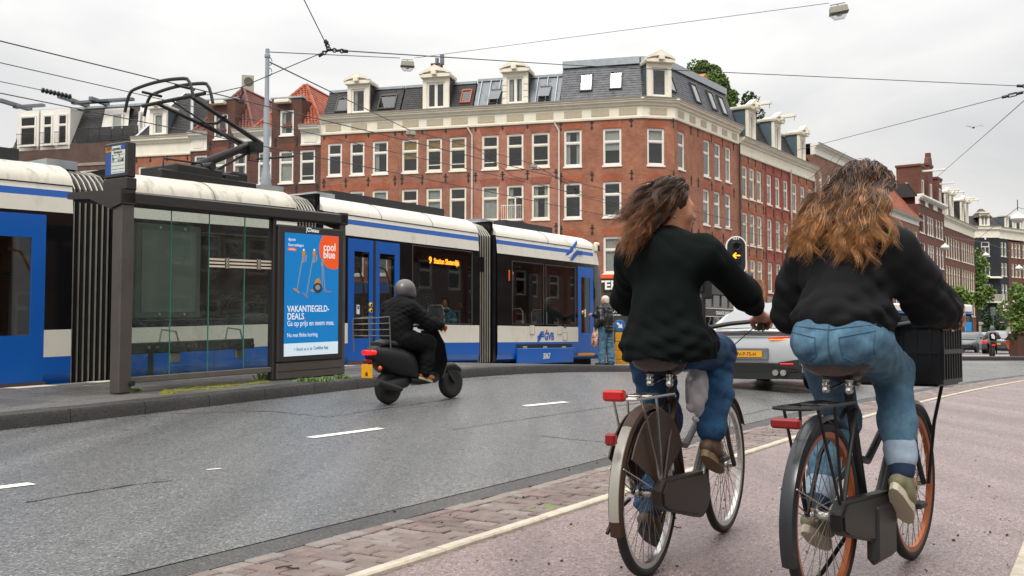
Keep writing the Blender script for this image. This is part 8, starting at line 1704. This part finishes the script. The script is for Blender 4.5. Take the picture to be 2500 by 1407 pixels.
for s in (1,-1):
    MB().loft([[(.035+.13*q*q,s*(.36+.52*q),z) for q, z in ((0,.85),(.35,.845),(.7,.835),(1,.83),(1,.88),(.7,.89),(.35,.885),(0,.87))],[(-.028+.1*q*q,s*(.36+.52*q),z) for q, z in ((0,.85),(.35,.845),(.7,.835),(1,.83),(1,.88),(.7,.89),(.35,.885),(0,.87))]]).build('tail_light', mTailL, car); MB().tube([(-.032+.1*q*q,s*(.36+.5*q),.842) for q in (.05,.3,.6,.9)], .009, 5).build('light_bar', mTailY, car)
    MB().prism([(s*.45,.40),(s*.85,.36),(s*.88,.52),(s*.55,.47)], -.06, .05, 'yz').build('vent', mDiff, car); MB().bbox((-.07,s*.56,.43),(-.05,s*.78,.455),.004).build('reflector', mTailL, car)
    for k in (0,1): MB(Matrix.Translation((-.055,s*(.50+.13*k),.30)) @ Matrix.Rotation(pi/2,4,'Y')).lathe([(.035,-.08),(.05,-.08),(.05,.1),(.035,.1)], 12).build('tailpipe', mChrome, car)
MB().bbox((-.05,-.36,.50),(-.02,.36,.70),.01).build('plate_recess', M('silver_shadow', '#6d7073', .4, .3), car)
np_ = MB().bbox((-.062,-.26,.545),(-.052,.26,.655),.004).build('number_plate', mPlate, car); MB().box((-.0635,.215,.547),(-.0615,.258,.653)).build('plate_blue', mTBlue, np_); text('lettering', 'HV-P-75-H', .085, mIron, np_, (-.0635,.20,.57), rot=(pi/2,0,-pi/2), depth=.0005, xs=.93, bold=.01)
MB().tube([(.42,-.62,1.0),(.3,0,1.015),(.42,.62,1.0)], .005, 5).build('lid_line', mDiff, car)
# far parked and waiting cars
def far(px, py, Y): p = at(px, py, Y); return p.x, p.y
for lb, px, Y, an, pa, H, pl in (('dark grey hatchback nearest the far tram, facing us', 2385, 74, 232, mCarD, 1.45, 0), ('dark car with pale rear window in front of the grey hooded motorcyclist', 2432, 66, 60, mCarG, 1.5, 1), ('pale car half hidden behind the dark cars by the far tram', 2398, 88, 55, mCarW, 1.5, 1), ('white car with blue tail by the green planter at the right edge', 2474, 80, 58, mCarW, 1.45, 0)):
    x, y = far(px, 850, Y); car_obj('car', lb, x, y, R(an), pa, L=4.2, W=.88, H=H, sh=.9, deck=.95, hood=.92, cab=(.15,.8,2.3,3.2), group='cars waiting in the far street', plate=pl, z=-.03)
# far tram crossing
tx0, tx1 = at(2172, 850, 75), at(2379, 850, 79); FFt = FR(tx0.x, tx0.y, atan2(tx1.y-tx0.y, tx1.x-tx0.x)); Lt = (tx1-tx0).to_2d().length
ft = thing('tram', 'blue and white tram far off at the right, partly hidden by the right rider', 'tram', (tx0.x, tx0.y, 0)); ft.rotation_euler.z = FFt.r
def fbox(n, z0, z1, m, inset=0., par=None, u0=0., u1=None): return MB().bbox((u0,inset,z0),(Lt-inset*.4 if u1 is None else u1,2.4-inset,z1),.12).build(n, m, par or ft)
fbox('skirt', .25, .8, mTBlue); fbox('lower_body', .803, 1.25, mTWhite, .0); fbox('window_band', 1.253, 2.75, mTBlack, .02); fbox('stripe', 2.753, 2.9, mTBlue, .01); fbox('roof', 2.903, 3.55, mTWhite, .02)
for k in range(2): MB().bbox((Lt-2.2-k*2.1,-.02,1.35),(Lt-.5-k*2.1,.03,2.65),.02).build('window', gCar, ft)
MB().box((Lt-1.0-.04,-.03,.3),(Lt-1.0+.04,.03,3.5)).build('body_joint', mRib, ft); MB().bbox((Lt-.95,-.035,1.5),(Lt-.3,-.022,2.2),.01).build('blue_poster', mPB, ft); MB().bbox((Lt-.7,-.03,.92),(Lt-.45,.0,1.12),.005).build('logo', mIron, ft)
# far motorcyclist
mx, my = far(2425, 872, 54); MC = thing('moped', 'dark moped ridden away from us in the far street', 'moped', (mx, my, -.03), R(70)); 
for x in (0,1.25): MB(Matrix.Translation((x,0,.29)) @ Matrix.Rotation(pi/2,4,'X')).lathe([(.17,-.06),(.26,-.07),(.29,-.03),(.29,.03),(.26,.07),(.17,.06)], 18).build('wheel', mTyre, MC, smooth=40)
body_loft('body', [(-.3,.75,.06,.05),(0,.72,.13,.12),(.4,.6,.15,.15),(.9,.7,.14,.25),(1.1,.9,.1,.1)], mScK, MC); MB().bbox((-.34,-.09,.6),(-.3,.09,.68),.01).build('tail_light', mTailL, MC); MB().tube([(.85,-.35,1.0),(.95,0,1.02),(.85,.35,1.0)], .02, 6).build('handlebar', mIron, MC)
MP = thing('person', 'moped rider in grey hooded coat with black and white backpack', 'person', (mx, my, -.03), R(70)); b = Body(); b.chain([(.2,0,.8),(.25,0,1.3)], [.1,.1]); head(b, (.3,0,1.5), 0)
for s in (1,-1): b.chain([(.25,s*.18,1.25),(.45,s*.3,1.05),(.8,s*.33,1.0)], [.05,.04,.03]); b.chain([(.2,s*.1,.8),(.55,s*.18,.7),(.45,s*.2,.3)], [.08,.06,.04]); b.cap((.45,s*.2,.26),(.62,s*.21,.24),.045,.035)
b.build('body', mTex, MP, .02); c = Body(); c.chain([(.15,0,.82),(.22,0,1.2)], [.21,.2], .06); c.ell((.24,0,1.22),(.15,.24,.14),.05); c.ell((.28,0,1.5),(.14,.125,.15),.04)
for s in (1,-1): c.chain([(.24,s*.2,1.24),(.45,s*.32,1.05),(.78,s*.34,1.0)], [.1,.09,.06], .05)
c.build('hooded_coat', M('grey_coat', '#6a6c70', .85, var=.15, vs=6), MP, .02, folds(3,.02,.7)); MB().bbox((-.13,-.17,.88),(.03,.17,1.3),.06).build('backpack', mTex, MP); MB().prism([(-.08,.95),(.06,1.0),(.1,1.2),(-.02,1.24),(-.09,1.1)], -.142, -.132, 'yz').build('white_print', mWhite, MP)
# cargo bike and planters at the right edge
px_, py_ = far(2512, 868, 56); CB = thing('cargo_bike', 'orange cargo bike with black rain cover half behind the brown planter', 'cargo bike', (px_, py_, 0), R(15)); MB().loft([[(-1.0,-.4,.35),(-.2,-.35,.35),(-.2,.35,.35),(-1.0,.4,.35)],[(-1.15,-.45,.85),(0,-.42,.85),(0,.42,.85),(-1.15,.45,.85)]]).build('box', M('orange_box', '#c0561a', .5, var=.1), CB)
MB().loft([[(-1.2,-.46,.86),(.02,-.43,.86),(.02,.43,.86),(-1.2,.46,.86)],[(-.9,-.4,1.2),(.1,-.4,1.35),(.1,.4,1.35),(-.9,.4,1.2)],[(-.4,-.3,1.45),(.12,-.3,1.5),(.12,.3,1.5),(-.4,.3,1.45)]]).build('rain_cover', mTex, CB, smooth=50)
for s in (-.5,.5): MB(Matrix.Translation((-.45,s,.3)) @ Matrix.Rotation(pi/2,4,'X')).lathe([(.26,-.02),(.3,-.02),(.3,.02),(.26,.02)], 18).build('wheel', mTyre, CB)
mLeaf = M('leaf_green', (.11,.18,.032), .6, var=.3, vs=1.2, island=.4); mLeafL = M('leaf_light_green', (.12,.19,.03), .6, var=.3, vs=1.2, island=.4); mLeafD = M('leaf_dark_green', (.035,.07,.02), .6, var=.3, vs=1.5, island=.4); mBark = M('bark', '#3c3128', .9, var=.3, vs=5, bump=.5, bs=20)
def tree(name, label, X, Y, z0, trunk_h, blobs, n, leaf, mat, seed, cat='tree', group=None, trunk=True):
    r = random.Random(seed); t = thing(name, label, cat, (X, Y, z0), r.uniform(0,6)*0, group)
    if trunk:
        top = trunk_h; mb = MB().tube([(0,0,0),(.05,.03,top*.5),(0,.05,top)], [.06*top**.6,.045*top**.6,.03*top**.6], 8)
        for bl in blobs: c = V3(bl[:3]); mb.tube([(0,.03,top*.75), tuple(V3((0,0,top*.9)).lerp(c,.5)), tuple(c)], [.02*top**.6,.014*top**.6,.006*top**.6], 6)
        mb.build('trunk', mBark, t, smooth=50)
    cl = MB(); tot = sum(b[3]**2 for b in blobs); V = []; F_ = []
    for bl in blobs:
        c = V3(bl[:3]); R_ = bl[3]; subs = []
        for _ in range(9): d = V3((r.gauss(0,1),r.gauss(0,1),r.gauss(0,.8))).normalized(); subs.append((c+d*R_*r.uniform(.35,.8), R_*r.uniform(.28,.5)))
        for _ in range(int(n*R_*R_/tot)):
            sc_, sr = subs[r.randrange(9)]; d = V3((r.gauss(0,1),r.gauss(0,1),r.gauss(0,1))).normalized(); p = sc_+d*sr*r.uniform(.55,1)**.5; a = V3((r.gauss(0,1),r.gauss(0,1),r.gauss(0,.6))).normalized(); b_ = a.cross(V3((r.gauss(0,1),r.gauss(0,1),r.gauss(0,1)))).normalized(); l = leaf*r.uniform(.6,1.3); k = len(V)
            V += [tuple(p-a*l*.5), tuple(p+b_*l*.32), tuple(p+a*l*.5+V3((0,0,-.1*l))), tuple(p-b_*l*.32)]; F_.append((k,k+1,k+2,k+3))
    cl.v = V; cl.f = F_; cl.m = [0]*len(F_); cl.build('crown', mat, t); return t
p = at(1722, 212, 82); tree('tree', 'big green leafy tree rising behind the corner house roof', p.x, 82, 0, p.z-3, [(0,0,p.z,2.3),(-.9,0,p.z+.8,1.6),(-1.8,0,p.z+.3,1.6),(1.3,.3,p.z-.3,1.7),(.2,-.6,p.z-1.6,2.1),(1.9,.3,p.z-2.0,1.3),(-3.3,0,p.z+.9,.8),(-5.6,1,p.z+1.5,.55)], 26000, .27, mLeaf, 1)
p = at(1822, 268, 84); tree('tree', 'small green tree top between the wooden cabin and the hoist beams', p.x, 84, 0, p.z-1, [(0,0,p.z,1.4),(-.8,0,p.z-1,1.2)], 1500, .3, mLeafD, 2)
for px, py, Y, bl, n, m_, lb in ((2382,640,150,[(0,0,0,2.0),(-.8,0,-2.8,2.2),(.9,0,-2.2,1.4),(.6,0,-5,1.8)],2600,mLeaf,'tall street tree in front of the black corner house'), (2352,722,118,[(-1,0,0,1.6),(1.2,0,-.3,1.5),(2.6,0,.4,1.1)],1700,mLeafL,'pale young street tree above the far tram roof'), (2335,735,110,[(0,0,.6,1.2),(-1.2,0,-.6,1.0)],900,mLeafL,'light green tree beside the right rider shoulder')):
    p = at(px, py, Y); tree('tree', lb, p.x, Y, 0, p.z-1, [(a,b_,p.z+c_,d) for a,b_,c_,d in bl], n, .42, m_, Y, group='trees in the far street')
for px, Y, h, n, lb in ((2499,52,3.3,5000,'feathery green shrub growing from the brown planter at the right edge'), (2418,148,4.6,1500,'dark shrub in front of the black house entrance'), (2437,146,4.0,1300,'dark bush right of the grey sign post')):
    p = at(px, 850, Y); tree('shrub', lb, p.x, Y, .3, h*.5, [(0,0,h*.5,h*.36),(-h*.12,0,h*.8,h*.22),(h*.12,0,h*.25,h*.3),(-.1,0,h*.97,h*.13)], n, .16 if Y < 100 else .35, mLeafD if Y > 100 else mLeaf, Y, 'shrub')
p = at(2497, 850, 52); PB_ = MB().bbox((-.55,-.5,0),(.9,.5,1.15),.03).bbox((-.58,-.53,1.153),(.93,.53,1.22),.01).build('planter', M('rust_planter', '#4a2f26', .7, var=.2, vs=3), None, loc=(p.x+.1,52,0)); tag(PB_, 'square rust brown planter at the right edge of the crossing', 'planter')
p = at(2426, 850, 120); sp_ = thing('sign_post', 'grey post with a grey sign panel in front of the far bushes', 'sign post', (p.x,120,0)); MB().tube([(0,0,0),(0,0,4.6)], .05, 6).build('post', mZinc, sp_); MB().box((-.3,-.05,3.6),(.3,.0,4.6)).build('panel', mZinc, sp_)
for px, py, Y, s, lb in ((2307,605,95,.75,'white globe street lamp hanging by the russet terrace'),(2488,656,110,.75,'white globe street lamp in front of the beige netting'),(2485,535,70,.95,'largest white globe street lamp near the top of the scaffolding'),(2407,624,115,.7,'white globe street lamp before the black house windows')):
    p = at(px, py, Y); L_ = thing('globe_lamp', lb, 'street lamp', p, 0, 'globe lamps in the far street'); MB().lathe([(.0,-.3*s),(.3*s,-.25*s),(.5*s,-.02*s),(.52*s,.02*s),(.4*s,.25*s),(.15*s,.4*s),(.06*s,.45*s),(.06*s,.6*s),(0,.6*s)], 16).build('globe', mWhite, L_, smooth=50); MB().tube([(0,0,.6*s),(0,0,1.4*s)], .03, 5).build('hanger', mIron, L_)
wire('span_wire', 'thin wire carrying the far globe lamps across the street', [at(2300,602,95)+V3((0,0,1)), at(2407,610,115)+V3((0,0,.8)), at(2500,648,110)+V3((0,0,1))], .02, mat=mWireT); wire('span_wire', 'thin far wire meeting the largest globe lamp', [at(2380,590,100), at(2485,528,70)+V3((0,0,.6)), at(2540,520,68)], .02, mat=mWireT)
p = at(2377, 312, 60); gb = MB(); gb.ell((0,0,0),(.16,.05,.05)); gb.add([(0,.03,.02),(-.05,.35,.12),(.05,.35,.12),(.1,.03,.02),(-.08,.65,.02)],[(0,1,2,3),(1,4,2)]); gb.add([(0,-.03,.02),(-.05,-.35,.12),(.05,-.35,.12),(.1,-.03,.02),(-.08,-.65,.02)],[(3,2,1,0),(2,4,1)]); tag(gb.build('bird', mTex, None, loc=p, rotz=R(80)), 'small dark bird flying in the sky above the gabled houses', 'bird')
# ---------------------------------------------------------------- man at the tram door
mn = at(1478, 800, 26.3); mz = platz(mn.x, mn.y); MA = atan2(TN.y, TN.x)-R(6)
MN = thing('person', 'white haired man in black leather jacket and jeans pressing the tram door button', 'person', (mn.x, mn.y, mz), MA); b = Body(); P, fr, rq = head(b, (.02,0,1.64), R(8), R(6), .98); b.chain([(0,0,.95),(-.01,0,1.4),(.0,0,1.56)], [.12,.12,.052], .04)
bt_ = FT.P(FT.u(1430,768)[0], -.03, 0)-V3((mn.x,mn.y,0)); cR, sR = cos(-MA), sin(-MA); btn = V3((bt_.x*cR-bt_.y*sR, bt_.x*sR+bt_.y*cR, FT.u(1430,768)[1]-mz)); wrR = btn-V3((.19,.0,-.0)); shR = V3((.0,-.2,1.42)); elR = shR.lerp(wrR,.5)+V3((-.02,-.03,-.16))
b.chain([shR,elR,wrR], [.055,.045,.03]); hand(b, wrR, (1,0,.05), (0,0,1), -1, 1.0, .45); b.chain([(0,.2,1.42),(-.08,.28,1.14),(.12,.25,.97)], [.055,.045,.03]); hand(b, (.12,.25,.97), (.5,0,-.85), (.85,0,.5), 1, 1., 1.2)
for s, x in ((1,.05),(-1,-.06)): b.chain([(0,s*.1,.92),(x*.6,s*.11,.5),(x-.03,s*.12,.1)], [.09,.06,.04])
b.build('body', M('pale_skin', '#c09078', .5, var=.08), MN, .011); face_bits(MN, P)
c = Body(); c.chain([(-.01,0,.92),(-.01,0,1.2),(-.01,0,1.38)], [.185,.19,.16], .06); c.ell((0,0,1.40),(.13,.235,.11),.05); c.cap((0,0,1.49),(.0,0,1.52),.085,.08,.03)
c.chain([shR,elR,V3(elR).lerp(wrR,.85)], [.095,.075,.055], .04); c.chain([(0,.21,1.42),(-.08,.29,1.14),(.10,.255,.99)], [.095,.08,.06], .04); c.build('leather_jacket', M('black_leather', (.012,.012,.013), .38, var=.2, vs=6), MN, .011, folds(41,.016,.9), lambda V: V[:,2] > .84)
d = Body(); d.ell((0,0,.93),(.145,.18,.11),.04)
for s, x in ((1,.05),(-1,-.06)): d.chain([(0,s*.1,.92),(x*.6,s*.11,.5),(x-.03,s*.12,.07)], [.12,.095,.085], .04)
d.build('jeans', mDenim, MN, .011, folds(43,.014)); 
for s, x in ((1,.05),(-1,-.06)): shoe('shoe', MN, (x-.03,s*.12,.075), (x+.17,s*.13,.045), mShoeK, mShoeK, .046, vox=.011)
h = Body(); h.ell(P(-.02,0,.04),(.108,.092,.092),.02,rq); h.ell(P(-.06,0,-.03),(.06,.075,.07),.03,rq); h.build('hair', M('white_hair', '#cfc4b2', .8, var=.25, vs=40, bump=.5, bs=90), MN, .010, folds(7,.008,2.2), lambda V: np.array([np.dot(np.array(v)-np.array(P(0,0,0)), np.array(fr[0])) < .045+.5*max(0, np.dot(np.array(v)-np.array(P(0,0,0)), np.array(fr[2]))-.05) for v in V]))
hb_ = V3((.16,.25,.87)); q = Matrix.Rotation(MA,4,'Z') @ Matrix.Translation(hb_); g_ = Body(); g_.cap((0,0,-.02),(0,0,-.1),.02,.05,.04); g_.ell((0,0,-.27),(.09,.05,.17),.05); bo = g_.build('carrier_bag', M('pink_bag', '#c9947c', .6, var=.2, vs=9), None, .011, folds(9,.014,1.5)); bo.location = V3((mn.x,mn.y,mz))+(Matrix.Rotation(MA,3,'Z') @ hb_); bo.rotation_euler.z = MA; tag(bo, 'pinkish plastic carrier bag with black drawing in the hand of the man at the tram', 'bag')
for k, pts in enumerate(([(-.05,-.18),(0,-.15),(.05,-.2),(0,-.24),(-.05,-.3)],[(-.05,-.36),(0,-.28),(.04,-.35),(.05,-.28)],[(0,-.24),(.0,-.38)])): MB().tube([(x,.058-.04*abs(x)/.09,z) for x, z in pts], .008, 5).build('bag_print', mIron, bo)
# passengers behind the tram glass
for px, v, cl_, hr_, lb in ((1087,.45,'#2f6f86','#17100c','tram passenger with dark hair and teal jacket behind the long window'),(1130,.55,'#2a2624','#17100c','tram passenger in dark clothes beside the one in teal')):
    u = FTv(v).u(px)[0]; q = FT.P(u, v, 0); ps = thing('person', lb, 'person', (q.x,q.y,zb(u)-.35), R(250)); b = Body(); P, fr, rq = head(b, (.02,0,1.22), R(15), 0); b.chain([(0,0,.55),(0,0,1.0),(.0,0,1.14)], [.13,.12,.05]); b.build('body', mSkin, ps, .014); c = Body(); c.chain([(0,0,.5),(0,0,.92)], [.18,.17]); c.ell((0,0,.96),(.12,.22,.1),.05)
    for s in (1,-1): c.chain([(0,s*.2,.95),(.06,s*.25,.7),(.2,s*.15,.62)], [.075,.065,.05])
    c.build('jacket', M('cloth_'+cl_.strip('#'), cl_, .8, var=.15), ps, .014, folds(4,.012)); h = Body(); h.ell(P(-.03,0,.03),(.11,.1,.1),.02,rq); h.cap(P(-.06,0,-.02),P(-.06,0,-.1),.09,.075,.03); h.build('hair', M('hair_'+hr_.strip('#'), hr_, .5, var=.2), ps, .014)
# leaves, pebbles and twigs on the path
def bit(name, label, cat, pts, mat, loc, rz): return tag(MB().add(pts, [tuple(range(len(pts)))] if len(pts) < 5 else [(0,1,2,5),(2,3,4,5)]).build(name, mat, None, loc=loc, rotz=rz), label, cat)
lx, ly = on_ground(1325, 1257); bit('leaf', 'fresh green leaf curled on the cream border of the cycle path', 'leaf', [(-.06,0,.0),(-.03,.022,.015),(.0,.012,.004),(.0,-.005,.002),(-.03,-.02,.012),(-.03,0,.006)], mLeafL, (lx-.02,ly,.034), .2); bit('leaf', 'second half of the green leaf pair on the cream border', 'leaf', [(.0,0,.0),(.03,.022,.03),(.055,.006,.012),(.05,-.012,.005),(.02,-.015,.003),(.03,0,.01)], mLeafL, (lx+.01,ly,.034), .1)
gr = MB(); rr = random.Random(12)
for k in range(130):
    px, py = rr.uniform(900,2480), rr.uniform(1010,1400); x, y = on_ground(px, py); n_, t_ = to_nt(x, y); s = rr.uniform(.003,.008)
    gr.ell((x,y,G(x,y)+s*.6),(s*rr.uniform(.8,1.6),s,s*.7),5,3)
tag(gr.build('grit', M('grit', '#2a2522', .9, var=.5, vs=30)), 'small dark pebbles and grit scattered on the cycle path', 'grit', kind='stuff')
for px, py, lb in ((1640,1291,'small dark twig lying on the cycle path between the bicycles'),(700,1392,'dark twig on the brick strip at the bottom edge')):
    x, y = on_ground(px, py); tag(MB().tube([(-.05,0,.008),(-.01,.01,.014),(.03,-.004,.008),(.05,.012,.006)], .0035, 5).tube([(-.01,.01,.014),(.015,.035,.012)], .0025, 4).build('twig', mBark, None, loc=(x,y,G(x,y))), lb, 'twig')
# ---------------------------------------------------------------- houses across the street, which the tram and the windows reflect
for i in range(9):
    ta = -12+i*10.5; o = nt(-19, ta); fr = FR(o[0]+DV[0]*10.4, o[1]+DV[1]*10.4, atan2(DV[1],DV[0])+pi); bm = (bmD, bmF, bmH, bmB, bmT)[i % 5]
    H = thing('opposite_house', ['first','second','third','fourth','fifth','sixth','seventh','eighth','ninth'][i]+' brick house of the row across the street, seen only in reflections', 'house', fr.P(0), 0, 'houses across the street'); holes = [(.9+3.2*k, z, 2.3+3.2*k, z+2.1) for k in range(3) for z in (1.0,4.6,7.7,10.7)]
    wall(H, fr, 0, 10.38, 0, 13.5, holes, bm, 9)
    for a, z, b_, zt_ in holes: window(H, fr, a, z, b_-a, zt_-z, 'T', mWhite, None, sill=False)
